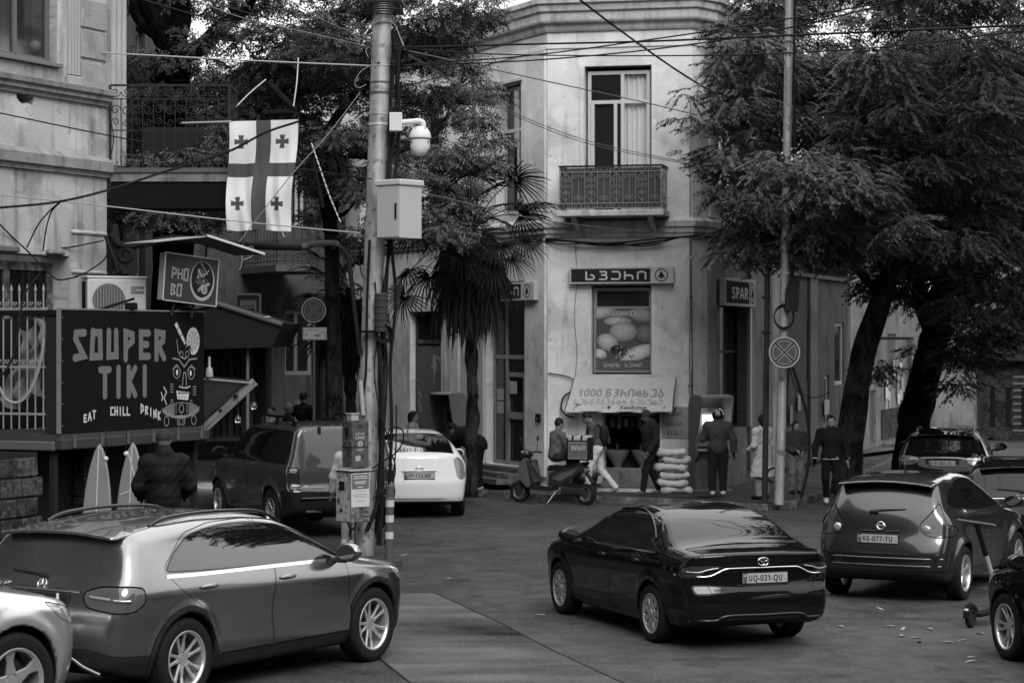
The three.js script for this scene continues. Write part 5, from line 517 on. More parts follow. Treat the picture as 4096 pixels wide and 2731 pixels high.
// no-stopping discs
function discFace(){return canvasTex(256,256,(x,w)=>{const c=128;x.fillStyle=css(0.06);x.fillRect(0,0,w,w);const light=css(0.4),dk=css(0.05);x.lineWidth=8;x.strokeStyle=light;x.beginPath();x.arc(c,c,122,0,7);x.stroke();x.fillStyle=dk;x.beginPath();x.arc(c,c,118,0,7);x.fill();x.lineWidth=7;for(let k=0;k<4;k++){x.save();x.translate(c,c);x.rotate(k*PI / 2);x.beginPath();const a0=-PI / 2-PI / 4+0.16,a1=-PI / 2+PI / 4-0.16;x.arc(0,0,95,a0,a1);x.lineTo(0,-16);x.closePath();x.stroke();x.fillStyle=css(0.075);x.fill();x.restore();}});}
const discMap=discFace();
function disc(t,p,r,k=1.3){part(t,'disc',cyl(r,r,0.02,40).rotateX(PI / 2).translate(p.x,p.y,p.z),mat(0.3,0.5));part(t,'disc_face',new THREE.CircleGeometry(r*0.99,40).translate(p.x,p.y,p.z+0.0125),mat(k,0.4,{map:discMap,specularIntensity:0.1}));}
{const Z=44.5,t=thing('no_stopping_sign','round no stopping sign over a towing plate before the dim doorway','sign',[0,0,0]),p=at(1254,1241,Z);disc(t,p,0.245,0.6);part(t,'post',rod(V(p.x,0.1,-Z-0.04),V(p.x,p.y+0.25,-Z-0.04),0.03),mat(0.06,0.6));const q=at(1258,1334,Z);part(t,'plate',rbox(0.48,0.25,0.015,0.005,q.x,q.y,-Z),mat(0.2,0.5));part(t,'plate_face',new THREE.PlaneGeometry(0.46,0.23).translate(q.x,q.y,-Z+0.009),mat(1,0.5,{map:canvasTex(256,128,(x,w,h)=>{x.fillStyle=css(0.28);x.fillRect(0,0,w,h);x.strokeStyle=css(0.08);x.lineWidth=4;x.strokeRect(5,5,w-10,h-10);x.fillStyle=css(0.12);x.fillRect(20,22,160,10);x.beginPath();x.ellipse(155,88,42,14,0,0,7);x.fill();x.fillRect(120,76,60,10);x.lineWidth=8;x.beginPath();x.moveTo(150,74);x.lineTo(230,40);x.lineTo(240,100);x.stroke();x.beginPath();x.arc(35,80,12,0,7);x.fill();})}));}
{const Z=47,t=thing('bus_stop_sign','square framed sign with a bus pictogram above the dark awning roof','sign',[0,0,0]),p=at(992,1225,Z);part(t,'plate',rbox(0.54,0.54,0.02,0.03,p.x,p.y,-Z),mat(0.3,0.5));part(t,'plate_face',new THREE.PlaneGeometry(0.5,0.5).translate(p.x,p.y,-Z+0.0125),mat(1,0.5,{map:canvasTex(200,200,(x,w,h)=>{x.fillStyle=css(0.25);x.fillRect(0,0,w,h);x.fillStyle=css(0.05);x.fillRect(8,8,w-16,h-16);x.fillStyle=css(0.26);x.fillRect(32,48,136,130);x.fillStyle=css(0.03);x.fillRect(52,92,100,56);x.fillStyle=css(0.26);for(let k=0;k<4;k++)x.fillRect(58+k*24,98,19,20);x.fillStyle=css(0.03);x.beginPath();x.arc(76,150,12,0,7);x.arc(128,150,12,0,7);x.fill();})}));part(t,'post',rod(V(p.x,0.1,-Z-0.05),V(p.x,p.y+0.25,-Z-0.05),0.03),mat(0.08,0.6));}
{const Z=43.2,t=thing('lamp_post','tall pale steel lamp post rising through the foliage right of the shop','pole',[0,0,0]),b=V(at(3117,1990,Z).x,0.12,-Z),m=at(3145,900,Z),top=at(3166,-500,Z);part(t,'shaft',[uvm(rod(b,m,0.095,0.085,20)),uvm(rod(m,top,0.085,0.075,20))],mat(0.9,0.45,{map:rep(T.metal,0.7),metalness:0.4}));part(t,'collar',cyl(0.095,0.095,0.04,20).translate(at(3146,1092,Z).x,at(3146,1092,Z).y,-Z),M.steel);const e=at(3152,1180,Z);part(t,'junction_box',ext(shape(roundPoly([[-0.13,-0.32],[0.13,-0.32],[0.16,0.28],[-0.02,0.34],[-0.1,0.1]],0.04)),0.16,0.01).translate(e.x+0.05,e.y,-Z+0.06),mat(0.02,0.7));for(let k=0;k<4;k++)part(t,'cable_coil',new THREE.TorusGeometry(0.2+k*0.012,0.014,6,36).rotateY(0.3+k*0.08).translate(at(3133,1268,Z).x,at(3133,1268,Z).y,-Z+0.14+k*0.015),M.wire);
const rr=rng(91);for(let k=0;k<3;k++)part(t,'cable',tube([at(3175,-200,Z),at(3172,200,Z),at(3166+k*6,600,Z),at(3158+k*8,1000,Z),at(3165,1220,Z)].map(v=>v.add(V(rr()*0.05,0,0.08))),0.014,40,5),M.wire);}
{const Z=42.7,t=thing('no_stopping_sign','large round no stopping sign with crossed bars in front of the lamp post','sign',[0,0,0]),p=at(3139,1409,Z);disc(t,p,0.3);part(t,'bracket',box(0.06,0.3,0.3,p.x,p.y,-Z-0.18),M.iron);}
{const Z=43.6,t=thing('street_post','plain dark steel post standing left of the no stopping disc','post',[0,0,0]),b=V(at(3060,2010,Z).x,0.1,-Z);part(t,'shaft',[rod(b,V(at(3072,1020,Z).x,at(0,1020,Z).y,-Z),0.06,0.055,16)],mat(0.035,0.6));part(t,'foot',rbox(0.26,0.03,0.26,0.01,b.x,0.13,b.z),M.iron);part(t,'clamp',[box(0.16,0.05,0.14,at(3066,1330,Z).x,at(0,1330,Z).y,-Z),box(0.16,0.05,0.14,at(3066,1190,Z).x,at(0,1190,Z).y,-Z)],M.iron);}
{const Z=44,t=thing('hanging_cables','thick black cables dropping from the lamp post to the pavement','cables',[0,0,0]);part(t,'cable',tube([at(3150,1470,Z),at(3142,1600,Z),at(3125,1800,Z),at(3118,1985,Z)],0.05,30,8),M.wire);part(t,'cable',tube([at(3172,1470,Z),at(3205,1570,Z),at(3232,1680,Z),at(3236,1850,Z),at(3205,1995,Z)],0.03,30,8),M.wire);part(t,'cable',tube([at(3160,1470,Z),at(3190,1560,Z),at(3260,1590,Z),at(3320,1570,Z)],0.012,24,6),M.wire);part(t,'cable_coil',new THREE.TorusGeometry(0.14,0.02,6,28).translate(at(3096,1900,Z).x,at(0,1900,Z).y,-Z+0.05),M.wire);}
// payment terminals: a curved shell with a lit screen
function terminal(label,pos,turn){const t=thing('payment_terminal',label,'payment terminal',pos,turn,'curved payment terminals');const W=0.8,H=2.02,D=0.62,r=0.3;const arc=(rad,n=10)=>{const a=[];for(let k=0;k<=n;k++)a.push([-D / 2+r-Math.cos(PI / 2-k / n*PI / 2)*0,0]);return a;};
// side cheeks: outline of the curved hood seen from the side
const out=[];for(let k=0;k<=10;k++){const a=PI-k / 10*PI / 2;out.push([-0.02+Math.cos(a)*0.26-0.02,H-0.26+Math.sin(a)*0.26]);}for(let k=0;k<=6;k++){const q=k / 6;out.push([0.0+q*0.24,H-0.005-0.03*q*q]);}out.push([0.24,H-0.1],[0.16,1.45],[0.04,1.16],[0.02,0.95],[0.1,0.84],[0.1,0.74],[-0.02,0.62],[0.02,0.02],[-0.3,0.02]);
const sg=ext(shape(out),0.04,0.01).rotateY(-PI / 2);part(t,'side_shell',sg.clone().translate(-W / 2+0.04,0,0),mat(0.1,0.4));part(t,'side_shell',sg.clone().translate(W / 2,0,0),mat(0.2,0.4));const roofPts=out.slice(0,18);part(t,'hood',[(()=>{const s=[];for(const[z,y]of roofPts)s.push([z,y]);const inn=s.slice().reverse().map(([z,y])=>[z,y-0.03]);return ext(shape([...s, ...inn]),W-0.08).rotateY(-PI / 2).translate(W / 2-0.04,0,0);})()],mat(0.26,0.4));part(t,'back',rbox(W-0.09,H-0.4,0.06,0.01,0,H / 2-0.15,-0.24),mat(0.22,0.4));part(t,'body',[rbox(W-0.1,0.62,0.3,0.02,0,0.34,-0.16),rbox(W-0.1,0.74,0.1,0.01,0,1.3,-0.15)],mat(0.16,0.45));part(t,'shelf',rbox(W-0.1,0.05,0.26,0.015,0,0.86,-0.04).rotateX(0),mat(0.3,0.4));const scr=part(t,'screen',rbox(0.34,0.24,0.012,0.004,0,1.48,-0.096),mat(0.05,0.3,{emissive:gray(1),emissiveIntensity:2.2}));part(t,'foot',rbox(W+0.02,0.04,0.5,0.01,0,0.02,-0.1),M.steel);return t;}
{const t=terminal('dark hooded payment terminal with a glowing screen before the helmeted man',V(at(2848,1900,47).x,0.12,-47.0),0.42);const l=new THREE.PointLight(0xffffff,0.35);l.name='screen_light';l.shadow.radius=6;l.castShadow=true;l.position.set(-0.12,1.5,0.02);t.add(l);}
{const t=terminal('pale payment terminal with a curved hood beside the palm trunk',V(at(1792,1830,49.4).x,0.12,-49.4),-0.95);t.scale.set(1,1,1);t.children.find(c=>c.name==='screen').material=mat(0.03,0.2);}
// overhead wires
function wire(label,pts,r=0.011,m=M.wire){return solo('overhead_wire',tube(pts.map(p=>at(p[0],p[1],p[2])),r,40,5),m,label,'wire',null);}
wire('pale wire from the left house sash to the pole top',[[-60,186,32],[495,215,33],[1000,242,33.7],[1483,263,34]],0.012,M.wireLight);
wire('dark wire crossing the hole in the left wall to the pole',[[-60,440,30],[450,545,32],[1000,645,33.4],[1490,716,34]],0.01);
wire('pale wire passing in front of the lower flag edge',[[-60,772,30],[420,824,31.5],[1000,890,32.2],[1440,932,33.8]],0.01,M.wireLight);
wire('thick black cable curving over the upper part of the flag',[[-40,834,29],[236,806,30.5],[440,757,31.5],[640,692,32],[920,603,32.2],[1060,530,32.2],[1192,486,32.2]],0.018);
wire('thin wire slanting across the flag up to the pole',[[955,968,32],[1160,705,32.3],[1300,550,33],[1440,370,34]],0.007,mat(0.2,0.6));
wire('upper of two wires from the top left to the pole',[[640,-60,24],[1000,55,29],[1490,185,34]],0.008);wire('lower of two wires from the top left to the pole',[[540,-10,24],[950,108,29],[1485,255,34]],0.008);
wire('pale wire from the top edge to the collar of the pole',[[700,-30,26],[1000,80,30],[1250,135,32],[1486,190,34]],0.008,mat(0.2,0.6));wire('pale wire starting near the top centre left of the pole',[[1120,-20,30],[1290,80,32],[1500,165,34]],0.008,mat(0.2,0.6));
wire('taut black wire running right from the pole to the frame edge',[[1600,190,34],[2100,177,34],[2560,166,33],[3050,146,31],[4200,96,26]],0.016);
wire('wire dropping from the pole across the white window',[[1632,203,34],[2190,325,40],[2560,405,44],[2790,460,47.5]],0.011,mat(0.12,0.6));wire('upper of two thin wires sinking toward the iron balcony',[[1632,215,34],[1980,415,38],[2360,565,43],[2760,652,47]],0.008,mat(0.14,0.6));wire('lower of two thin wires sinking toward the iron balcony',[[1632,222,34],[1980,424,38],[2360,576,43],[2760,658,47]],0.008,mat(0.14,0.6));
wire('wire crossing from the pole up to the top right edge',[[1612,262,34],[2100,243,35],[2560,203,34],[3060,130,32],[3700,-20,29]],0.012);wire('second rising wire above the white window',[[1650,255,34],[2100,224,35],[2560,164,34],[3060,90,32],[3660,-10,29]],0.012);wire('sagging wire reaching the right edge below the others',[[1640,195,34],[1950,215,34.5],[2300,222,35],[2900,220,34],[3500,190,31],[4200,110,27]],0.011);
wire('thick dark cable falling steeply from the top past the cornice',[[2270,-40,40],[2480,120,43],[2700,275,46],[2860,375,49]],0.022);wire('low wire from the cabinet toward the shop moulding',[[1688,770,33.8],[1970,836,38],[2180,882,42],[2600,930,48]],0.009,mat(0.14,0.6));
{const t=thing('cable_duct','thick black cable duct running from the left house toward the pole','duct',[0,0,0]);part(t,'duct',tube([at(440,935,32.6),at(480,980,32.6),at(700,955,32.8),at(900,975,33),at(1060,985,33.4),at(1200,988,33.8)],0.055,50,8),M.wire);const g=[tube([at(1040,985,33.5),at(1200,988,33.8),at(1290,972,34),at(1352,976,34.1)],0.042,40,10)];for(let k=0;k<46;k++){const c=at(1200+k*3.3,986-14*Math.sin(k / 46*2.2),33.86);g.push(new THREE.TorusGeometry(0.043,0.005,4,10).rotateY(PI / 2).translate(c.x,c.y,c.z));}part(t,'corrugated_sleeve',g,mat(0.08,0.7));part(t,'drop',tube([at(1340,975,34.1),at(1382,1010,34.1),at(1402,1100,34.1),at(1420,1260,34.1),at(1440,1420,34.1)],0.034,40,8),mat(0.016,0.8));part(t,'drop',tube([at(1375,985,34.1),at(1430,1040,34.1),at(1450,1110,34.1)],0.012,20,5),M.wire);part(t,'bundle',[tube([at(455,900,32.7),at(462,960,32.65),at(470,1040,32.65),at(500,1100,32.6)],0.06,20,8),tube([at(420,945,32.5),at(450,1020,32.4),at(470,1090,32.4)],0.028,20,6),new THREE.TorusGeometry(0.09,0.035,8,20).translate(...at(500,1020,32.6).toArray())],M.wire);part(t,'tag_wire',[tube([at(970,975,32.9),at(968,1020,32.9),at(962,1070,32.9),at(955,1078,32.9)],0.007,12,4),tube([at(970,1000,32.9),at(1010,985,33),at(1010,1020,33),at(970,1040,32.9)],0.006,16,4)],M.wireLight);}
{const t=thing('wall_cable','loose black cables draped across the left house wall','cables',[0,0,0]);part(t,'cable',tube([at(-20,925,31),at(100,978,31.5),at(240,992,32),at(350,975,32.4),at(412,962,32.7)],0.011,40,5),M.wire);part(t,'cable',tube([at(425,970,32.6),at(425,1020,32.6),at(350,1085,32),at(300,1105,31.5)],0.011,30,5),M.wire);part(t,'cable',tube([at(245,802,30.5),at(190,850,31),at(150,900,31),at(105,990,31)],0.011,30,5),M.wire);part(t,'cable',tube([at(245,802,30.5),at(200,855,31),at(182,920,31),at(170,1005,31)],0.011,30,5),M.wire);part(t,'cable',tube([at(-10,890,30.5),at(60,960,31),at(110,1005,31),at(190,1090,31),at(230,1118,31),at(290,1110,31),at(312,1104,31.3)],0.012,40,5),M.wire);}
// strings of small lights
function lightString(label,pts,n){const t=thing('light_string',label,'string lights',[0,0,0],0,'strings of small lights'),c=new THREE.CatmullRomCurve3(pts.map(p=>at(...p)));part(t,'cord',new THREE.TubeGeometry(c,20,0.008,4),M.wire);const g=[];for(let k=0;k<n;k++){const p=c.getPointAt((k+0.5) / n),d=c.getTangentAt((k+0.5) / n).multiplyScalar(0.04);g.push(rod(p.clone().sub(d),p.clone().add(d),0.01));}tag(part(t,'lamp',g,mat(0.85,0.4)),null,null,null,'stuff');}
lightString('steep string of small lights above the top of the flag',[[1192,235,36],[1186,330,36],[1174,420,36]],16);lightString('slanting string of small lights left of the roof gable',[[945,425,36],[1000,370,36],[1062,318,36]],10);lightString('leaning string of small lights between flag and pole',[[1244,570,36],[1285,690,36],[1320,790,36],[1362,890,36]],14);
{const Z=40,t=thing('wooden_pole','two dark crossed poles above the flag','pole',[0,0,0]);part(t,'pole',rod(at(1068,330,Z),at(1180,440,Z),0.06),M.black);part(t,'pole',rod(at(1250,640,Z),at(1290,830,Z),0.04),M.black);part(t,'crossbar',rod(at(1050,452,Z),at(1178,448,Z),0.05),M.black);}
// sacks of cement beside the opening
{const mk=(s)=>{const rr=rng(s);return nets((x,y,z)=>{const a=Math.max(0,Math.abs(x)-0.23-0.03*Math.sin(z*14+s)),b=Math.max(0,Math.abs(z)-0.11-0.03*Math.sin(x*9+s*3));return Math.hypot(a,(y+0.02*Math.sin(x*6+s*5))*1.1,b)-0.082-0.012*Math.sin(x*8+s*4)+0.005*Math.sin(x*31+z*22+s)+0.003*Math.sin(x*70-z*50);},[-0.36,-0.15,-0.26],[0.36,0.15,0.26],0.024);};const gs=[mk(1),mk(2.7),mk(4.1)],sm=mat(0.46,0.75,{bumpMap:null});const zz=46.1;const ys=[0.21,0.36,0.52,0.67,0.83,0.99];ys.forEach((y,i)=>{const t=thing('cement_sack',['lowest pale sack of the stack by the wall','second pale sack from the bottom of the stack','third pale sack from the bottom of the stack','fourth pale sack up the stack','fifth pale sack just under the top one','topmost pale sack of the stack by the wall'][i],'sack',V(at(2688,0,zz).x+[0.08,-0.02,0.03,-0.05,0.06,-0.04][i],y,-zz+(i%2)*0.07),[0.16,-0.1,0.1,-0.18,0.12,-0.05][i],'sacks stacked by the wall');part(t,'sack_body',gs[i%3],sm);part(t,'tied_end',[box(0.03,0.06,0.2,0.29,0.01,0)],mat(0.4,0.8));});}
// goods inside the opening: plates on the dark wall
{const t=thing('wash_basin','left dim pedestal basin in the dark shop opening','basin',inFrame(FC,1.5,0.16,-0.3),0,'basins in the opening'),g=new THREE.LatheGeometry([[0,0],[0.13,0],[0.1,0.08],[0.08,0.3],[0.1,0.42],[0.22,0.6],[0.26,0.72],[0.24,0.73],[0.18,0.62]].map(a=>new THREE.Vector2(...a)),24);part(t,'bowl',g,mat(0.2,0.4));part(t,'tap',rod(V(0,0.7,-0.2),V(0,0.86,-0.18),0.02),M.steel);dup(t,'right dim pedestal basin in the dark shop opening',inFrame(FC,2.05,0.16,-0.34),0.2);const u=thing('goods_box','small pale box with a dark print below the basins','box',inFrame(FC,1.8,0.3,-0.1),0);u.quaternion.setFromRotationMatrix(FC);part(u,'box',rbox(0.3,0.28,0.2,0.01),mat(0.3,0.7));part(u,'print',new THREE.CircleGeometry(0.08,20).translate(0,0,0.102),M.black);const v=thing('hanging_goods','row of goods hung along the top of the dark shop opening','goods',inFrame(FC,1.75,1.55,-0.35),0);v.quaternion.setFromRotationMatrix(FC);part(v,'rail',rod(V(-0.6,0.1,0),V(0.6,0.1,0),0.012),M.steel);for(let k=0;k<8;k++)part(v,'packet',rbox(0.1,0.18+(k%3)*0.05,0.05,0.015,-0.52+k*0.15,-0.06,0.01),mat(0.06+(k%4)*0.06,0.6));}
{const t=thing('intercom','small black intercom on the wall right of the shop door','intercom',inFrame(FC,-0.0,1.5,0),0);const r=rayUV(FL,2165,1670);t.position.copy(inFrame(FL,r[0],r[1],0.08));t.quaternion.setFromRotationMatrix(FL);part(t,'case',rbox(0.2,0.17,0.05,0.01),M.black);part(t,'button',cyl(0.02,0.02,0.02,10).rotateX(PI / 2).translate(0,-0.03,0.03),M.steel);}
// fallen leaves and a pigeon on the road
{const rr=rng(55),lg=[];for(let v=0;v<3;v++){const g=new THREE.PlaneGeometry(0.13+v*0.02,0.045,8,3),p=g.attributes.position;for(let i=0;i<p.count;i++){const x=p.getX(i),w=0.13+v*0.02,k=Math.pow(Math.max(0,1-Math.pow(2*x / w,2)),0.6);p.setXYZ(i,x,p.getY(i)*k,0.012*Math.cos(x*18+v)+0.006*Math.abs(p.getY(i))*20);}g.rotateX(-PI / 2);g.computeVertexNormals();lg.push(g);}
const lm=mat(0.3,0.7);[[3560,2509],[3521,2439],[3612,2518],[3608,2547],[3666,2555],[3680,2570],[3792,2573],[3923,2538],[3842,2563],[3890,2635],[3883,2650],[3922,2645],[3363,2510],[3706,2398],[1615,2221],[2160,2465],[2410,2008],[1873,2318],[1800,2318],[2088,2112],[3530,2412],[3720,2520]].forEach(([px,py],i)=>{const p=onG(px,py);const o=solo('fallen_leaf',lg[i%3],lm,'small pale leaf lying on the dark asphalt','leaf','fallen leaves on the road',[p.x,0.012,p.z]);o.rotation.y=rr()*6;});}
{const rw=onG(3885,2512),Zf=26.2,fw=V(at(4010,0,Zf).x,0,-Zf),d=fw.clone().sub(rw),L=d.length(),t=thing('kick_scooter','black kick scooter with pale lower stem standing beside the cropped black car','kick scooter',rw,Math.atan2(-d.z,d.x)),hb=at(3908,2092,25.9).sub(rw).applyAxisAngle(V(0,1,0),-Math.atan2(-d.z,d.x));for(const x of[0,L]){const w=part(t,'wheel',new THREE.TorusGeometry(0.085,0.03,10,28),CM0);w.position.set(x,0.115,0);part(w,'hub',cyl(0.06,0.06,0.04,18).rotateX(PI / 2),M.dark);}part(t,'deck',rbox(L-0.2,0.05,0.16,0.02,L / 2,0.14,0),M.black);part(t,'mudguard',[tube([V(-0.13,0.12,0),V(-0.11,0.22,0),V(0,0.255,0),V(0.12,0.2,0)],0.035,14,8)],M.black);part(t,'tail_lamp',rbox(0.03,0.03,0.05,0.01,-0.14,0.22,0.01),mat(0.6,0.2));const b0=V(L-0.02,0.16,0),m=b0.clone().lerp(hb,0.62);part(t,'lower_stem',rod(b0,m,0.028,0.028,12),mat(0.36,0.5));part(t,'upper_stem',rod(m,hb,0.03,0.03,12),M.black);part(t,'handlebar',rod(hb.clone().add(V(-0.06,-0.01,0.26)),hb.clone().add(V(0.06,0.02,-0.26)),0.016,0.016,10),mat(0.12,0.4));part(t,'head_lamp',new THREE.SphereGeometry(0.03,12,8).translate(hb.x+0.03,hb.y-0.06,hb.z),M.dark);}
// ---------------------------------------------------------------- vehicles: a body is the smooth meeting of top, side, rear, front and floor surfaces; x forward, y up, z to the right
const{TextGeometry}=await import('three/addons/geometries/TextGeometry.js'),{FontLoader}=await import('three/addons/loaders/FontLoader.js');
const font=await new FontLoader().loadAsync('fonts/droid/droid_sans_bold.typeface.json');
const text3=(s,size,depth=0.004)=>{const g=new TextGeometry(s,{font,size,depth,curveSegments:3,bevelEnabled:false});g.computeBoundingBox();return g.translate(-g.boundingBox.max.x / 2,-size / 2,0);};
function bodyField(S){
const top=curve(S.top,0.035),rear=curve(S.rear,0.02),front=curve(S.front,0.025),plan=curve(S.plan,0.06),ins=curve(S.ins,0.018),bot=curve(S.bot,0.04),belt=curve(S.belt,0.05),crown=S.crown??0.09,Ra=S.arch??S.r+0.05;
const W=(x,y)=>{let w=plan(x)-ins(y-belt(x));for(const xw of S.axles){const q=Math.hypot(x-xw,(y-S.r)*0.96);w+=(S.flare??0.016)*(1-sst(Ra+0.01,Ra+0.11,q))*sst(0.15,0.3,y);}return w;};
const f=(x,y,z)=>{
const az=Math.abs(z),sl=(top(x+0.02)-top(x-0.02)) / 0.04,tz=Math.max(0,az-0.1);
let d=smax((y-top(x)+crown*tz*tz) / Math.sqrt(1+sl*sl),az-W(x,y),S.kt??0.1);
const rs=(rear(y+0.02)-rear(y-0.02)) / 0.04;d=smax(d,(rear(y)+(S.cr??0.16)*z*z*z*z+(S.cr2??0.05)*z*z-x) / Math.sqrt(1+rs*rs),S.kr??0.09);
d=smax(d,x-front(y)+(S.cf??0.45)*Math.pow(az,2.6),0.12);d=smax(d,bot(x)-y,0.06);
for(const xw of S.axles){const q=Math.hypot(x-xw,y-S.r);d=Math.max(d,-Math.max(q-Ra,0.5-az));}
return S.extra?S.extra(d,x,y,z):d;
};
return{f,W,top,rear,belt,Ra};
}
function tyreGeo(r,rr,w){const h=w / 2,p=[[rr,-h*0.86],[rr+0.015,-h*0.98],[r-0.045,-h],[r-0.016,-h*0.93],[r-0.003,-h*0.72],[r,-h*0.4],[r-0.008,-h*0.36],[r-0.008,-h*0.3],[r,-h*0.26],[r,-0.008],[r-0.008,-0.004]];const q=[...p, ...p.slice().reverse().map(([a,b])=>[a,-b])];return new THREE.LatheGeometry(q.map(a=>new THREE.Vector2(...a)),56).rotateX(PI / 2);}
function rimGeo(rr,w,n,o={}){ 
const g=[],zf=w / 2-0.012,dish=o.dish??0.02;g.push(new THREE.LatheGeometry([[rr*0.97,-w*0.4],[rr*0.93,0],[rr*0.95,zf-0.02],[rr*1.02,zf],[rr*1.01,zf+0.008],[rr*0.93,zf+0.004],[rr*0.91,zf-0.02]].map(a=>new THREE.Vector2(...a)),48).rotateX(PI / 2));
if(o.cover){const s=new THREE.Shape();s.absarc(0,0,rr*0.95,0,2*PI);for(let k=0;k<n;k++){const a=k / n*2*PI,p=new THREE.Path(),q=[[0.48,-0.055],[0.78,-0.1],[0.82,0.0],[0.78,0.1],[0.48,0.055]].map(([u,v])=>[rr*(u*Math.cos(a)-v*Math.sin(a)),rr*(u*Math.sin(a)+v*Math.cos(a))]);q.forEach((c,i)=>i?p.lineTo(...c):p.moveTo(...c));s.holes.push(p);}g.push(ext(s,0.014,0.003,zf-0.016));g.push(new THREE.SphereGeometry(rr*0.22,20,10).scale(1,1,0.2).translate(0,0,zf));return g;}
for(let k=0;k<n;k++){const a=k / n*2*PI+(o.pair&&k%2?-o.pair:0),s=ext(shape(roundPoly([[0.05,-0.02*(o.sw??1)],[rr*0.62,-0.011*(o.sw??1)],[rr*0.95,-0.021*(o.sw??1)],[rr*0.95,0.021*(o.sw??1)],[rr*0.62,0.011*(o.sw??1)],[0.05,0.02*(o.sw??1)]],0.008)),0.022,0.006),p=s.attributes.position;for(let i=0;i<p.count;i++)p.setZ(i,p.getZ(i)+zf-0.03-dish*(1-Math.pow(Math.hypot(p.getX(i),p.getY(i)) / rr,2)));s.computeVertexNormals();g.push(s.rotateZ(a));}
g.push(cyl(0.055,0.05,0.03,24).rotateX(PI / 2).translate(0,0,zf-0.02-dish));for(let k=0;k<5;k++)g.push(cyl(0.009,0.009,0.02,8).rotateX(PI / 2).translate(0.075*Math.cos(k*1.2566),0.075*Math.sin(k*1.2566),zf-0.02-dish));return g;
}
function plateTex(str){return canvasTex(520,112,(x,w,h)=>{x.fillStyle=css(0.42);x.fillRect(0,0,w,h);x.fillStyle=css(0.02);x.fillRect(0,0,w,5);x.fillRect(0,h-5,w,5);x.fillStyle=css(0.1);x.fillRect(4,5,46,h-10);x.fillStyle=css(0.4);x.fillRect(12,18,28,22);x.fillStyle=css(0.02);x.font='bold 92px sans-serif';x.textBaseline='middle';x.save();x.translate(62,h*0.53);const m=x.measureText(str).width;x.scale(Math.min(0.9,405 / m),1);x.fillText(str,0,0);x.restore();x.fillStyle=css(0.15);x.beginPath();x.arc(492,74,9,0,7);x.fill();});}
const paint=(v,metal=0,rough=0.4)=>mat(v,rough,{metalness:metal,specularIntensity:0,clearcoat:metal?1:0.8,clearcoatRoughness:0.025});
const CM={gloss:mat(0.006,0.08),plastic:mat(0.025,0.55),gap:mat(0.004,0.9),lamp:mat(0.1,0.1,{clearcoat:1,clearcoatRoughness:0.03}),lampDark:mat(0.03,0.08,{clearcoat:1}),lampClear:mat(0.45,0.12,{clearcoat:1,metalness:0.4}),chrome:mat(0.72,0.1,{metalness:1}),rim:mat(0.5,0.32,{metalness:0.75}),rimDark:mat(0.22,0.35,{metalness:0.7}),disc:mat(0.05,0.5,{metalness:0.5}),tyre:mat(0.014,0.78,{bumpMap:T.fine,bumpScale:0.002}),glass:mat(0.006,0.02,{ior:1.9}),under:mat(0.008,0.9)};
// regions: sideP (outline seen from the side, s = +1 right, -1 left, 0 both), backP (outline seen from behind), wrapP (outline wrapped round the rear corner)
const sideR=(pts,s,zmin=0.3)=>{const g=polySD(pts);return s?[(x,y,z)=>g(x,y),(x,y,z)=>zmin-s*z]:[(x,y)=>g(x,y),(x,y,z)=>zmin-Math.abs(z)];};
const backR=(pts,xm)=>{const g=polySD(pts);return[(x,y,z)=>g(z,y),(x,y,z)=>x-xm];};
const mirror=pts=>[...pts, ...pts.slice().reverse().map(([a, ...b])=>[-a, ...b])];
function car(name,label,S,pos,turn,o){
const t=thing(name,label,o.category??'car',pos,turn,o.group),B=S.field??=bodyField(S),pm=o.paint,soup=(()=>{const key=o.cell??0.022,c=(S.cache??={});c[key]??=nets(B.f,[S.rear0-0.12,0.1,-1.08],[S.front0+0.1,S.h+0.12,1.08],key);return soupOf(c[key]);})();
const cut=(nm,gs,m,off=0,gap=0.005,label)=>{const g=take(soup,gs,off);if(!g.index.count)return null;const q=part(t,nm,g,m);if(label)q.userData.label=label;if(gap){const w=gs.map((h,i)=>(x,y,z)=>h(x,y,z)-(i===0?gap:0.0));const gg=take(soup,w,-0.006);if(gg.index.count)part(q,'panel_gap',gg,o.gapM??CM.gap);}return q;};
// wheel wells and underside
cut('wheel_arch_liner',[(x,y,z)=>Math.min(...S.axles.map(a=>Math.hypot(x-a,y-S.r)))-B.Ra-0.004,(x,y,z)=>Math.abs(z)-B.W(x,y)+0.02],CM.under,0,0);
cut('underbody',[(x,y,z)=>y-S.floor,(x,y,z)=>Math.abs(z)-B.W(x,y)+0.05],CM.under,0,0);
S.parts({t,cut,B,o,S,pm});
part(t,'body',rest(soup),pm);
const rr=o.rimR??S.rimR,w=S.tyreW??0.215,tg=S.tyreG??=tyreGeo(S.r,rr,w),rg=merge(rimGeo(rr,w,o.spokes??10,o.rimO));
for(const xw of S.axles)for(const s of[1,-1]){const q=part(t,'wheel',tg,CM.tyre);q.position.set(xw,S.r,s*(S.track??(B.W(xw,S.r+0.33)-w / 2-0.015)));if(s<0)q.rotation.y=PI;q.rotateZ(0.4+xw);part(q,'rim',rg,o.rimM??CM.rim);part(q,'brake_disc',cyl(rr*0.72,rr*0.72,0.02,28).rotateX(PI / 2).translate(0,0,-0.01),CM.disc);if(o.steer&&xw>0)q.rotation.y+=o.steer;}
return t;
}
function licence(t,str,x,y,z,tilt=0,turn=-PI / 2){const p=part(t,'number_plate',rbox(0.535,0.13,0.012,0.006),CM.plastic);p.rotation.set(0,turn,0);p.rotateX(tilt);p.position.set(x,y,z);part(p,'plate_face',new THREE.PlaneGeometry(0.52,0.112).translate(0,0.004,0.0075),mat(1,0.4,{map:plateTex(str)}));return p;}
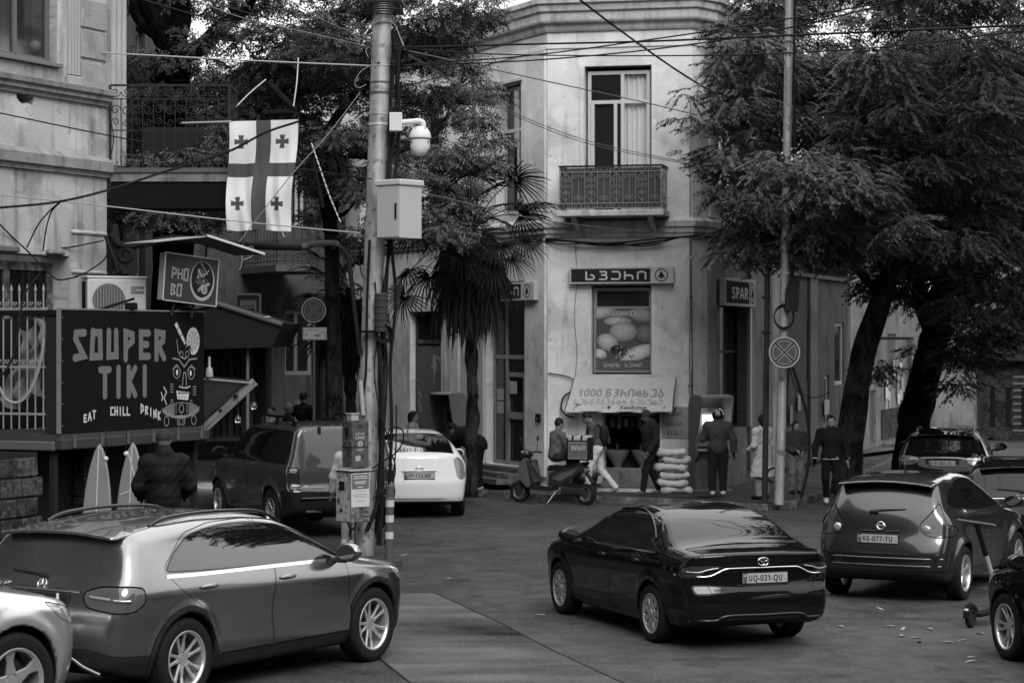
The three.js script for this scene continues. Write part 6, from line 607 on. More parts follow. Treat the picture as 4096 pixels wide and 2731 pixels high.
function mirrorCup(t,x,y,z,s,m,cap=m){const f=(a,b,c)=>{const d=ell(a,b,c,[0,0,0],[0.105,0.085,0.125]);return smax(d,-a-0.05,0.03);};const g=nets(f,[-0.12,-0.12,-0.16],[0.14,0.12,0.16],0.016);const q=part(t,'wing_mirror',g,cap);q.position.set(x,y,z);part(q,'mirror_glass',new THREE.CircleGeometry(1,24).scale(0.1,0.065,1).rotateY(-PI / 2).translate(-0.054,0,0),CM.glass);part(q,'mirror_foot',rbox(0.07,0.05,0.14,0.02,-0.01,-0.07,-s*0.08),CM.plastic);}
function handle(t,x,y,z,s,m){const q=part(t,'door_handle',nets((a,b,c)=>ell(a,b,c,[0,0,0],[0.115,0.022,0.02]),[-0.13,-0.04,-0.04],[0.13,0.04,0.04],0.008),m);q.position.set(x,y,z+s*0.014);return q;}
function ringEmblem(t,x,y,z,kind,sc=1,tilt=0){const g=[],r=0.042*sc;if(kind==='star'){g.push(new THREE.TorusGeometry(r,0.0045*sc,8,32));for(let k=0;k<3;k++)g.push(rod(V(0,0,0),V(r*Math.sin(k*2.0944),r*Math.cos(k*2.0944),0),0.007*sc,0.002*sc,6));}else if(kind==='ovals'){g.push(new THREE.TorusGeometry(r*1.3,0.006*sc,8,36).scale(1,0.68,1),new THREE.TorusGeometry(r*0.55,0.005*sc,8,28).scale(0.62,1.4,1),new THREE.TorusGeometry(r*0.95,0.005*sc,8,32).scale(1,0.38,1).translate(0,r*0.38,0));}else g.push(new THREE.TorusGeometry(r,0.009*sc,8,32),rbox(r*2.8,0.022*sc,0.012,0.004));const q=part(t,'emblem',g,CM.chrome);q.position.set(x,y,z);q.rotation.y=-PI / 2;q.rotateX(tilt);}
const onRear=(B,y,z,S,off=0.004)=>{let x=B.rear(y)-0.05;for(let k=0;k<60;k++){const d=B.f(x,y,z);if(d<0.0005)break;x+=Math.max(0.001,d*0.8);}return x-off;};
const onTop=(B,x,z)=>{let y=2.2;for(let k=0;k<90;k++){const d=B.f(x,y,z);if(d<0.0005)break;y-=Math.max(0.001,d*0.7);}return y;};
const onSide=(B,x,y,s)=>{let z=1.2;for(let k=0;k<80;k++){const d=B.f(x,y,s*z);if(d<0.0005)break;z-=Math.max(0.001,d*0.8);}return s*z;};
const offsetPoly=(pts,d)=>{const n=pts.length,out=[];for(let i=0;i<n;i++){const a=pts[(i+n-1)%n],b=pts[(i+1)%n],l=Math.hypot(b[0]-a[0],b[1]-a[1])||1;out.push([pts[i][0]+(b[1]-a[1]) / l*d,pts[i][1]-(b[0]-a[0]) / l*d]);}return out;};
// a lozenge of glass split into panes by upright pillars
function sideGlass(c,dlo,pillars,o={}){
const{cut}=c,out=polySD(dlo);const bounds=[-9, ...pillars.flatMap(p=>[p[0]-p[1],p[0]+p[1]]),9];
for(const s of[1,-1]){
const base=[(x,y,z)=>out(x,y),(x,y,z)=>0.3-s*z];
for(let i=0;i<bounds.length-1;i+=2){const a=bounds[i],b=bounds[i+1],la=pillars[i / 2-1]?.[2]??0,lb=pillars[i / 2]?.[2]??0;cut('side_window',[...base,(x,y)=>(a+la*(y-1.1))-x,(x,y)=>x-(b+lb*(y-1.1))],o.glass??CM.glass,-0.004,0);}
cut('window_pillar',base,o.pillar??CM.gloss,0,0);
const ring=o.trim??0.014;cut('window_trim',[(x,y)=>out(x,y)-ring,(x,y,z)=>0.3-s*z],o.trimM??CM.gloss,0.002,0);
}
}
// ---- the five body kinds
const HATCH={h:1.5,r:0.345,rimR:0.235,axles:[-1.35,1.35],rear0:-2.22,front0:2.2,floor:0.24,arch:0.39,flare:0.014,
top:[[-2.4,1.25],[-2.0,1.36],[-1.75,1.415],[-1.3,1.465],[-0.8,1.493],[-0.3,1.487],[0,1.452],[0.3,1.36],[0.9,1.105],[1.0,1.065],[1.4,0.99],[1.85,0.9],[2.1,0.79],[2.3,0.62]],
rear:[[0.1,-2.0],[0.25,-2.12],[0.38,-2.2],[0.55,-2.215],[0.72,-2.2],[0.86,-2.165],[0.97,-2.13],[1.02,-2.09],[1.2,-1.985],[1.37,-1.89],[1.42,-1.86],[1.6,-1.8]],
front:[[0.1,2.0],[0.3,2.15],[0.55,2.2],[0.75,2.18],[0.95,2.1],[1.2,1.9]],plan:[[-2.3,0.74],[-2.0,0.85],[-1.6,0.898],[-1.2,0.9],[0,0.893],[1.2,0.902],[1.7,0.88],[2.0,0.82],[2.2,0.72]],
ins:[[-0.9,0.12],[-0.75,0.075],[-0.62,0.03],[-0.45,0.018],[-0.3,0.004],[-0.16,0.0],[-0.09,0.014],[0,0.045],[0.06,0.07],[0.2,0.135],[0.36,0.225],[0.44,0.3],[0.6,0.45]],belt:[[-2.2,1.06],[-1.3,1.045],[0,1.01],[1,0.98],[2.2,0.95]],bot:[[-2.2,0.32],[-1.8,0.24],[-1,0.2],[1,0.2],[1.8,0.2],[2.2,0.24]],
parts(c){const{t,cut,B,o,S,pm}=c;const dlo=roundPoly([[0.98,1.01],[0.55,1.215],[0.2,1.33],[-0.2,1.388,0.3],[-0.7,1.395,0.3],[-1.16,1.335,0.2],[-1.42,1.2,0.08],[-1.56,1.085,0.04],[-1.2,1.066,0.1],[0,1.022]],0.12,4);
for(const s of[1,-1])cut('chrome_strip',[(x,y)=>y-1.021-0.0125*x*-1.5-(x<-1?(x+1)*(x+1)*0.02:0),(x,y)=>0.992+0.01875*-x+(x<-1?(x+1)*(x+1)*0.02:0)-y,(x)=>x-0.9,(x)=>-1.58-x,(x,y,z)=>0.3-s*z],CM.chrome,0.003,0);
sideGlass(c,dlo,[[-0.13,0.075,-0.17],[-1.1,0.012,-0.35]],{glass:o.glass});
cut('rear_window',backR(roundPoly(mirror([[0.0,1.02],[0.45,1.023],[0.74,1.035,0.06],[0.70,1.2],[0.6,1.315,0.05],[0,1.35]]),0.03),-1.7),o.glass??CM.glass,-0.003,0.012);
cut('windscreen',[(x,y,z)=>Math.abs(z)-0.72+(y-1.1)*0.45,(x,y)=>1.075-y,(x,y)=>y-1.425,(x)=>0.05-x,(x,y,z)=>1.0-x-(y-1.0)*1.0<9?-1:1],CM.glass,-0.003,0.01);
const wrap=(pts,s)=>{const g=polySD(pts);return[(x,y,z)=>g(s*z+Math.max(0,x+2.1)*1.0,y),(x,y,z)=>0.3-s*z,(x)=>x+1.6];};
for(const s of[1,-1]){const q=cut('tail_light',wrap(roundPoly([[0.45,0.945,0.06],[0.5,0.835,0.07],[0.78,0.79,0.08],[1.0,0.8,0.08],[1.12,0.87,0.06],[1.1,0.97,0.06],[0.95,0.99,0.05],[0.62,0.99,0.05]],0.05),s),CM.lamp,-0.002,0.012);if(q){part(q,'light_strip',tube([[-0.02,0.915,0.52],[0,0.905,0.62],[0,0.895,0.71]].map(([a,y,z])=>V(onRear(B,y,s*z,S,0.001),y,s*z)),0.012,10,6),CM.lampClear);part(q,'light_strip',tube([[0,0.89,0.73],[0,0.885,0.79]].map(([a,y,z])=>V(onRear(B,y,s*z,S,0.001),y,s*z)).concat([V(onRear(B,0.885,s*0.82,S,-0.02),0.885,s*0.845)]),0.012,10,6),CM.lampClear);}}
cut('boot_lid',backR(roundPoly(mirror([[0,0.58],[0.4,0.58],[0.58,0.66,0.12],[0.6,0.8],[0.8,1.0],[0.78,1.3],[0.6,1.42]]),0.05),-1.72),pm,0,0.006);
for(const s of[1,-1]){cut('front_door',sideR(roundPoly([[0.98,0.34],[0.9,0.99],[0.62,1.22],[0.2,1.37],[-0.17,1.42],[-0.12,0.98],[-0.2,0.65],[-0.12,0.34]],0.06),s),pm,0,0.006);cut('rear_door',sideR(roundPoly([[-0.14,0.34],[-0.22,0.65],[-0.14,0.98],[-0.19,1.425],[-0.8,1.42],[-1.2,1.36],[-1.6,1.1],[-1.42,0.92],[-1.12,0.74],[-0.98,0.5],[-0.9,0.34]],0.08),s),pm,0,0.006);}
cut('bonnet',[(x,y,z)=>0.93-x,(x,y,z)=>Math.abs(z)-0.7+(x-1)*0.1,(x,y)=>0.84-y,(x)=>x-2.02],pm,0,0.006);
for(const s of[1,-1]){cut('head_light',[(x,y,z)=>polySD(roundPoly([[1.62,0.87],[1.8,0.83],[2.3,0.66],[2.3,0.62],[1.95,0.68],[1.75,0.75]],0.03))(x,y),(x,y,z)=>0.42-s*z],CM.lampClear,-0.002,0.006);}
if(o.clad!==false){for(const s of[1,-1])for(const a of S.axles)cut('arch_cladding',[(x,y)=>Math.hypot(x-a,y-S.r)-B.Ra-0.05,(x,y,z)=>0.4-s*z],o.clad??CM.plastic,0.006,0.003);cut('bumper_cladding',backR(roundPoly([[-0.8,0.2],[0.8,0.2],[0.9,0.42],[0.74,0.45],[0.55,0.5],[-0.55,0.5],[-0.74,0.45],[-0.9,0.42]],0.06),-1.7),CM.plastic,0.002,0.004);cut('sill',[(x,y)=>y-0.33,(x,y,z)=>0.5-Math.abs(z),(x)=>Math.abs(x)-0.95],CM.plastic,0.004,0.003);}
for(const s of[1,-1]){part(t,'roof_rail',tube([-1.45,-1.3,-0.9,-0.4,0,0.22,0.3].map((x,i)=>V(x,onTop(B,x,0.57)+[0.0,0.035,0.045,0.045,0.04,0.02,0][i],s*(0.585-0.02*Math.abs(x)))),0.016,40,8),CM.gloss);if(o.handles!==false){handle(t,0.02,0.905,onSide(B,0.02,0.905,s),s,pm);handle(t,-1.08,0.925,onSide(B,-1.08,0.925,s),s,pm);}mirrorCup(t,0.78,1.06,s*1.0,s,pm,pm);}
part(t,'spoiler',nets((x,y,z)=>smax(Math.abs(y-1.41+0.1*z*z+(x+1.85)*-0.1)-0.014,smax(Math.abs(z)-0.62,Math.abs(x+1.83)-0.14,0.05),0.02),[-2.05,1.3,-0.7],[-1.6,1.5,0.7],0.02),pm);
part(t,'chrome_handle',tube([-0.42,-0.3,0,0.3,0.42].map(z=>V(onRear(B,0.955,z,S),0.955-Math.abs(z)*0.02,z)),0.013,24,6),CM.chrome);part(t,'rear_wiper',[rod(V(onRear(B,1.06,0.02,S,0.012),1.06,0.02),V(onRear(B,1.09,-0.36,S,0.012),1.085,-0.36),0.012),rbox(0.03,0.03,0.08,0.01,onRear(B,1.05,0,S,0.01),1.05,0)],CM.plastic);part(t,'plate_recess',rbox(0.02,0.19,0.66,0.01,onRear(B,0.85,0.1,S,-0.006),0.84,0),CM.plastic);part(t,'lower_trim',tube([-0.66,-0.5,-0.38,0,0.38,0.5,0.66].map((z,i)=>V(onRear(B,0.42,z,S,0.006),[0.3,0.36,0.42,0.43,0.42,0.36,0.3][i],z)),0.022,40,6),pm);}};
const SEDAN={h:1.44,r:0.318,rimR:0.215,axles:[-1.35,1.35],rear0:-2.4,front0:2.28,floor:0.21,arch:0.362,flare:0.01,cr:0.12,cr2:0.1,crown:0.075,kr:0.06,kt:0.085,
top:[[-2.6,1.0],[-2.34,1.035],[-2.1,1.062],[-1.85,1.085],[-1.7,1.12],[-1.45,1.235],[-1.2,1.335],[-0.85,1.41],[-0.5,1.432],[-0.1,1.41],[0.2,1.335],[0.85,1.075],[1.05,1.01],[1.3,0.97],[1.7,0.885],[2.05,0.77],[2.3,0.6]],
rear:[[0.1,-2.2],[0.22,-2.27],[0.34,-2.36],[0.5,-2.385],[0.62,-2.37],[0.7,-2.335],[0.85,-2.325],[0.95,-2.335],[1.02,-2.36],[1.1,-2.37]],front:[[0.1,2.1],[0.3,2.24],[0.5,2.28],[0.7,2.25],[0.9,2.1],[1.2,1.9]],
plan:[[-2.45,0.77],[-2.1,0.85],[-1.6,0.88],[-1,0.888],[0,0.885],[1.2,0.885],[1.7,0.86],[2.0,0.79],[2.3,0.66]],ins:[[-0.9,0.13],[-0.72,0.075],[-0.6,0.035],[-0.4,0.02],[-0.26,0.004],[-0.16,0],[-0.1,0.012],[0,0.05],[0.07,0.09],[0.2,0.16],[0.34,0.245],[0.42,0.33],[0.6,0.5]],belt:[[-2.3,1.0],[-1.3,0.985],[0,0.955],[1,0.93],[2.2,0.9]],bot:[[-2.3,0.3],[-1.9,0.22],[-1,0.18],[1,0.18],[1.8,0.17],[2.3,0.22]],
parts(c){const{t,cut,B,o,S,pm}=c;const dlo=roundPoly([[1.02,0.975],[0.5,1.19],[0.15,1.305],[-0.3,1.35,0.3],[-0.75,1.325,0.3],[-1.12,1.215,0.2],[-1.4,1.035,0.05],[-1.2,1.005,0.1],[0,0.965]],0.12,4);
for(const s of[1,-1])cut('chrome_strip',[(x,y)=>y-0.963+0.022*x,(x,y)=>0.941-0.022*x-y,(x)=>x-0.92,(x)=>-1.42-x,(x,y,z)=>0.3-s*z],CM.chrome,0.003,0);
sideGlass(c,dlo,[[-0.16,0.06,-0.12],[-1.08,0.014,-0.4]],{glass:o.glass});
cut('rear_window',backR(roundPoly(mirror([[0,1.125],[0.4,1.125],[0.65,1.14,0.05],[0.56,1.3,0.04],[0.5,1.36,0.06],[0,1.39]]),0.03),-0.75),mat(0.16,0.03,{ior:2.0}),-0.003,0.016);
cut('windscreen',[(x,y,z)=>Math.abs(z)-0.7+(y-1.05)*0.45,(x,y)=>1.04-y,(x,y)=>y-1.37,(x)=>0.1-x],CM.glass,-0.003,0.01);
const wrap=(pts,s)=>{const g=polySD(pts);return[(x,y,z)=>g(s*z+Math.max(0,x+2.25),y),(x,y,z)=>0.3-s*z,(x)=>x+1.7];};
for(const s of[1,-1])cut('tail_light',wrap(roundPoly([[0.42,0.885],[0.6,0.865],[0.7,0.79],[0.95,0.77,0.05],[1.06,0.8,0.04],[1.02,0.86,0.05],[0.8,0.905],[0.5,0.905]],0.02),s),CM.lampDark,-0.002,0.008);
cut('boot_lid',[(x,y,z)=>Math.abs(z)-(y>0.82?0.66:0.66-(0.82-y)*0.4),(x,y)=>0.62-y,(x)=>x+1.97],pm,0,0.006);
for(const s of[1,-1]){cut('front_door',sideR(roundPoly([[1.0,0.28],[0.95,0.96],[0.5,1.215],[0.15,1.335],[-0.2,1.38],[-0.15,0.95],[-0.2,0.6],[-0.14,0.28]],0.05),s),pm,0,0.005);cut('rear_door',sideR(roundPoly([[-0.16,0.28],[-0.22,0.6],[-0.17,0.95],[-0.22,1.38],[-0.75,1.35],[-1.15,1.24],[-1.45,1.03],[-1.3,0.85],[-1.05,0.65],[-0.97,0.4],[-0.92,0.28]],0.07),s),pm,0,0.005);}
cut('bonnet',[(x)=>0.98-x,(x,y,z)=>Math.abs(z)-0.68,(x,y)=>0.76-y,(x)=>x-2.1],pm,0,0.006);for(const s of[1,-1])cut('head_light',[(x,y)=>polySD(roundPoly([[1.75,0.8],[2.3,0.66],[2.3,0.6],[1.95,0.64]],0.03))(x,y),(x,y,z)=>0.45-s*z],CM.lampClear,-0.002,0.006);
const ch=(pts,r)=>tube(pts.map(([z,y])=>V(onRear(B,y,z,S,0.004),y,z)),r,60,6);part(t,'chrome_bar',ch([[-0.86,0.795],[-0.7,0.79],[-0.58,0.8],[-0.42,0.868],[-0.36,0.872],[0,0.874],[0.36,0.872],[0.42,0.868],[0.58,0.8],[0.7,0.79],[0.86,0.795]],0.011),CM.chrome);for(const s of[1,-1])part(t,'lamp_guide',ch([[s*0.82,0.845],[s*0.7,0.838],[s*0.6,0.865],[s*0.5,0.88]],0.007),CM.lampClear);
part(t,'bumper_trim',ch([[-0.78,0.32],[-0.66,0.335],[-0.52,0.34],[-0.46,0.375],[0,0.385],[0.46,0.375],[0.52,0.34],[0.66,0.335],[0.78,0.32]],0.014),mat(0.02,0.25));cut('lower_bumper',[(x,y)=>y-0.36,(x)=>x+2.0],CM.plastic,-0.004,0.004);
for(const s of[1,-1]){handle(t,-0.02,0.845,onSide(B,-0.02,0.845,s),s,pm);handle(t,-1.0,0.865,onSide(B,-1.0,0.865,s),s,pm);mirrorCup(t,0.78,1.0,s*0.97,s,pm,pm);part(t,'rain_guard',tube([[0.85,1.06],[0.45,1.235],[0.1,1.335],[-0.3,1.375],[-0.75,1.35],[-1.1,1.245],[-1.3,1.12]].map(([x,y])=>V(x,y,onSide(B,x,y,s)+s*0.006)),0.014,40,6),CM.gloss);}part(t,'plate_lip',tube([-0.3,0,0.3].map(z=>V(onRear(B,0.7,z,S,0.006),0.695,z)),0.006,12,6),mat(0.02,0.3));}};
const CROSS={h:1.58,r:0.34,rimR:0.228,axles:[-1.265,1.265],rear0:-2.06,front0:2.08,floor:0.24,arch:0.392,flare:0.05,crown:0.1,cr:0.22,cr2:0.06,kt:0.09,
top:[[-2.3,1.3],[-1.95,1.43],[-1.6,1.515],[-1.1,1.56],[-0.5,1.57],[0,1.53],[0.4,1.4],[0.95,1.14],[1.1,1.08],[1.5,1.01],[1.85,0.92],[2.1,0.8],[2.3,0.6]],
rear:[[0.1,-1.86],[0.3,-1.98],[0.45,-2.05],[0.6,-2.055],[0.72,-2.03],[0.85,-1.985],[1.0,-1.945],[1.1,-1.91],[1.25,-1.83],[1.42,-1.72],[1.5,-1.68],[1.6,-1.65]],front:[[0.1,1.9],[0.4,2.06],[0.7,2.06],[0.95,1.96],[1.2,1.8]],
plan:[[-2.1,0.77],[-1.8,0.85],[-1.265,0.87],[-0.6,0.83],[0.4,0.84],[1.265,0.88],[1.7,0.85],[2.1,0.68]],ins:[[-0.9,0.1],[-0.7,0.04],[-0.5,0.015],[-0.3,0],[-0.16,0.004],[-0.06,0.04],[0,0.09],[0.05,0.125],[0.2,0.185],[0.4,0.275],[0.5,0.36],[0.7,0.52]],belt:[[-2.1,1.1],[-1.3,1.12],[0,1.05],[1,1.0],[2.2,0.97]],bot:[[-2.1,0.36],[-1.7,0.25],[-1,0.21],[1,0.21],[2.1,0.25]],
parts(c){const{t,cut,B,o,S,pm}=c;const dlo=roundPoly([[0.98,1.09],[0.55,1.31],[0.25,1.42],[-0.2,1.475,0.2],[-0.8,1.45,0.2],[-1.3,1.34,0.1],[-1.5,1.22,0.04],[-1.1,1.13,0.1],[0,1.075]],0.1,4);sideGlass(c,dlo,[[-0.2,0.07,-0.16],[-1.0,0.1,-0.5]],{});
cut('rear_window',backR(roundPoly(mirror([[0,1.1],[0.42,1.1],[0.6,1.13],[0.74,1.3,0.05],[0.62,1.43,0.06],[0,1.475]]),0.05),-1.4),mat(0.14,0.05,{ior:1.8}),-0.003,0.014);cut('windscreen',[(x,y,z)=>Math.abs(z)-0.7+(y-1.1)*0.4,(x,y)=>1.13-y,(x,y)=>y-1.48,(x)=>0.15-x],CM.glass,-0.003,0.01);
for(const s of[1,-1]){const g=polySD(roundPoly([[0.5,0.97,0.05],[0.56,0.86,0.06],[0.72,0.83],[1.16,0.85],[1.2,0.92],[0.9,0.98],[0.86,1.24,0.02],[0.8,1.2]],0.03));const q=cut('tail_light',[(x,y,z)=>g(s*z+Math.max(0,x+1.95)*0.8,y),(x,y,z)=>0.3-s*z,(x)=>x+1.3],CM.lampDark,-0.002,0.012);if(q)part(q,'round_lens',new THREE.SphereGeometry(0.055,18,12).scale(0.5,1,1).translate(onRear(B,0.92,s*0.57,S,-0.005),0.92,s*0.575),CM.lampClear);}
cut('tailgate_panel',backR(roundPoly(mirror([[0,0.62],[0.4,0.62],[0.46,0.68,0.04],[0.45,0.82],[0.42,0.95,0.08],[0.2,1.0],[0,1.005]]),0.03),-1.6),pm,-0.01,0.008);cut('boot_lid',backR(roundPoly(mirror([[0,0.58],[0.5,0.58],[0.56,0.8],[0.66,1.05],[0.8,1.3],[0.6,1.52]]),0.05),-1.45),pm,0,0.006);
for(const s of[1,-1]){cut('front_door',sideR(roundPoly([[0.95,0.34],[0.9,1.07],[0.5,1.35],[0.2,1.45],[-0.22,1.5],[-0.18,1.05],[-0.2,0.34]],0.06),s),pm,0,0.006);cut('rear_door',sideR(roundPoly([[-0.22,0.34],[-0.2,1.05],[-0.25,1.5],[-0.8,1.48],[-1.35,1.36],[-1.4,1.2],[-1.1,0.95],[-0.9,0.7],[-0.82,0.34]],0.07),s),pm,0,0.006);}
for(const s of[1,-1]){for(const a of S.axles)cut('arch_cladding',[(x,y)=>Math.hypot(x-a,y-S.r)-B.Ra-0.045,(x,y,z)=>0.4-s*z],CM.plastic,0.006,0.003);mirrorCup(t,0.72,1.13,s*0.98,s,pm,CM.gloss);part(t,'door_strip',rbox(0.7,0.03,0.02,0.008,0.3,0.72,onSide(B,0.3,0.72,s)),CM.lampDark);}
cut('lower_bumper',[(x,y)=>y-0.4,(x)=>x+1.5],CM.plastic,0.002,0.005);part(t,'bumper_ridge',tube([-0.78,-0.5,0,0.5,0.78].map(z=>V(onRear(B,0.56,z,S,-0.004),0.56,z)),0.02,30,6),pm);part(t,'bumper_ridge',tube([-0.76,-0.5,0,0.5,0.76].map(z=>V(onRear(B,0.47,z,S,-0.006),0.47,z)),0.02,30,6),pm);part(t,'spoiler',nets((x,y,z)=>smax(Math.abs(y-1.5+0.12*z*z-(x+1.7)*0.12)-0.018,smax(Math.abs(z)-0.62,Math.abs(x+1.69)-0.13,0.05),0.02),[-1.9,1.36,-0.7],[-1.5,1.58,0.7],0.02),pm);part(t,'rear_wiper',[rod(V(onRear(B,1.14,-0.1,S,0.014),1.14,-0.1),V(onRear(B,1.17,0.3,S,0.014),1.165,0.3),0.016,0.006),rbox(0.04,0.05,0.12,0.015,onRear(B,1.12,-0.1,S,0.01),1.12,-0.1)],CM.gloss);part(t,'aerial',[rod(V(-0.9,onTop(B,-0.9,0),0),V(-1.1,onTop(B,-0.9,0)+0.2,-0.02),0.006),cyl(0.03,0.02,0.03,12).translate(-0.9,onTop(B,-0.9,0)+0.01,0)],CM.plastic);part(t,'plate_light',rbox(0.02,0.03,0.5,0.01,onRear(B,0.9,0,S,-0.004),0.885,0),CM.gloss);}};
const LIFT={h:1.5,r:0.32,rimR:0.2,axles:[-1.35,1.35],rear0:-2.22,front0:2.22,floor:0.2,arch:0.36,flare:0.006,crown:0.12,cr:0.26,cr2:0.14,kr:0.07,kt:0.1,
top:[[-2.4,1.04],[-2.05,1.14],[-1.6,1.28],[-1.1,1.4],[-0.5,1.475],[0.1,1.485],[0.5,1.4],[1.0,1.18],[1.4,1.0],[1.8,0.88],[2.1,0.75],[2.3,0.6]],rear:[[0.1,-2.05],[0.25,-2.14],[0.4,-2.2],[0.6,-2.21],[0.75,-2.18],[0.9,-2.15],[1.05,-2.12],[1.14,-2.1],[1.3,-2.08]],front:[[0.1,2.05],[0.4,2.22],[0.7,2.16],[1,2.0]],
plan:[[-2.3,0.76],[-2,0.83],[-1.4,0.872],[0,0.872],[1.4,0.87],[1.9,0.8],[2.3,0.6]],ins:[[-0.9,0.12],[-0.7,0.05],[-0.45,0.015],[-0.2,0],[-0.08,0.01],[0,0.05],[0.1,0.11],[0.25,0.2],[0.42,0.32],[0.6,0.5]],belt:[[-2.2,1.02],[0,0.98],[2.2,0.92]],bot:[[-2.2,0.3],[-1.8,0.22],[0,0.17],[2.2,0.2]],
parts(c){const{t,cut,B,o,S,pm}=c;sideGlass(c,roundPoly([[1.3,1.0],[0.6,1.28],[0.2,1.385],[-0.3,1.4,0.2],[-0.9,1.33,0.2],[-1.5,1.12,0.04],[-1,1.02],[0,0.99]],0.1,4),[[-0.1,0.06,-0.1],[-1.05,0.02,-0.3]],{});cut('rear_window',[(x,y,z)=>Math.abs(z)-0.6+(y-1.2)*0.1,(x)=>x+0.8,(x)=>-1.98-x,(x,y)=>1.1-y],CM.glass,-0.003,0.012);cut('lower_rear_window',backR(roundPoly(mirror([[0,0.93],[0.55,0.93],[0.66,1.0],[0.62,1.08],[0,1.1]]),0.03),-1.9),CM.glass,-0.004,0.01);
for(const s of[1,-1]){const g=polySD(roundPoly([[0.66,1.03],[0.69,0.72],[0.8,0.68],[0.98,0.74],[0.92,0.98],[0.8,1.07]],0.03));cut('tail_light',[(x,y,z)=>g(s*z+Math.max(0,x+2.08),y),(x,y,z)=>0.3-s*z,(x)=>x+1.6],mat(0.2,0.1,{clearcoat:1}),-0.002,0.008);mirrorCup(t,0.85,1.0,s*0.96,s,pm,pm);}cut('boot_lid',backR(roundPoly(mirror([[0,0.66],[0.5,0.66],[0.63,0.76,0.06],[0.66,1.16],[0,1.18]]),0.04),-1.9),pm,0,0.008);for(const s of[1,-1])cut('rear_door',sideR(roundPoly([[-0.1,0.3],[-0.1,1.41],[-0.9,1.35],[-1.4,1.1],[-1.0,0.6],[-0.9,0.3]],0.06),s),pm,0,0.006);
cut('lower_bumper',[(x,y)=>y-0.3,(x)=>x+1.7],CM.plastic,0,0.004);part(t,'bumper_crease',tube([-0.72,-0.4,0,0.4,0.72].map(z=>V(onRear(B,0.35,z,S,-0.002),0.36-0.02*z*z,z)),0.008,24,6),CM.gap);part(t,'aerial',[rod(V(-0.7,onTop(B,-0.7,-0.1),-0.1),V(-0.95,onTop(B,-0.7,-0.1)+0.16,-0.1),0.005),rbox(0.08,0.02,0.04,0.01,-0.7,onTop(B,-0.7,-0.1)+0.008,-0.1)],CM.plastic);part(t,'plate_recess',rbox(0.02,0.02,0.62,0.008,onRear(B,0.83,0,S,0.004),0.845,0),pm);}};
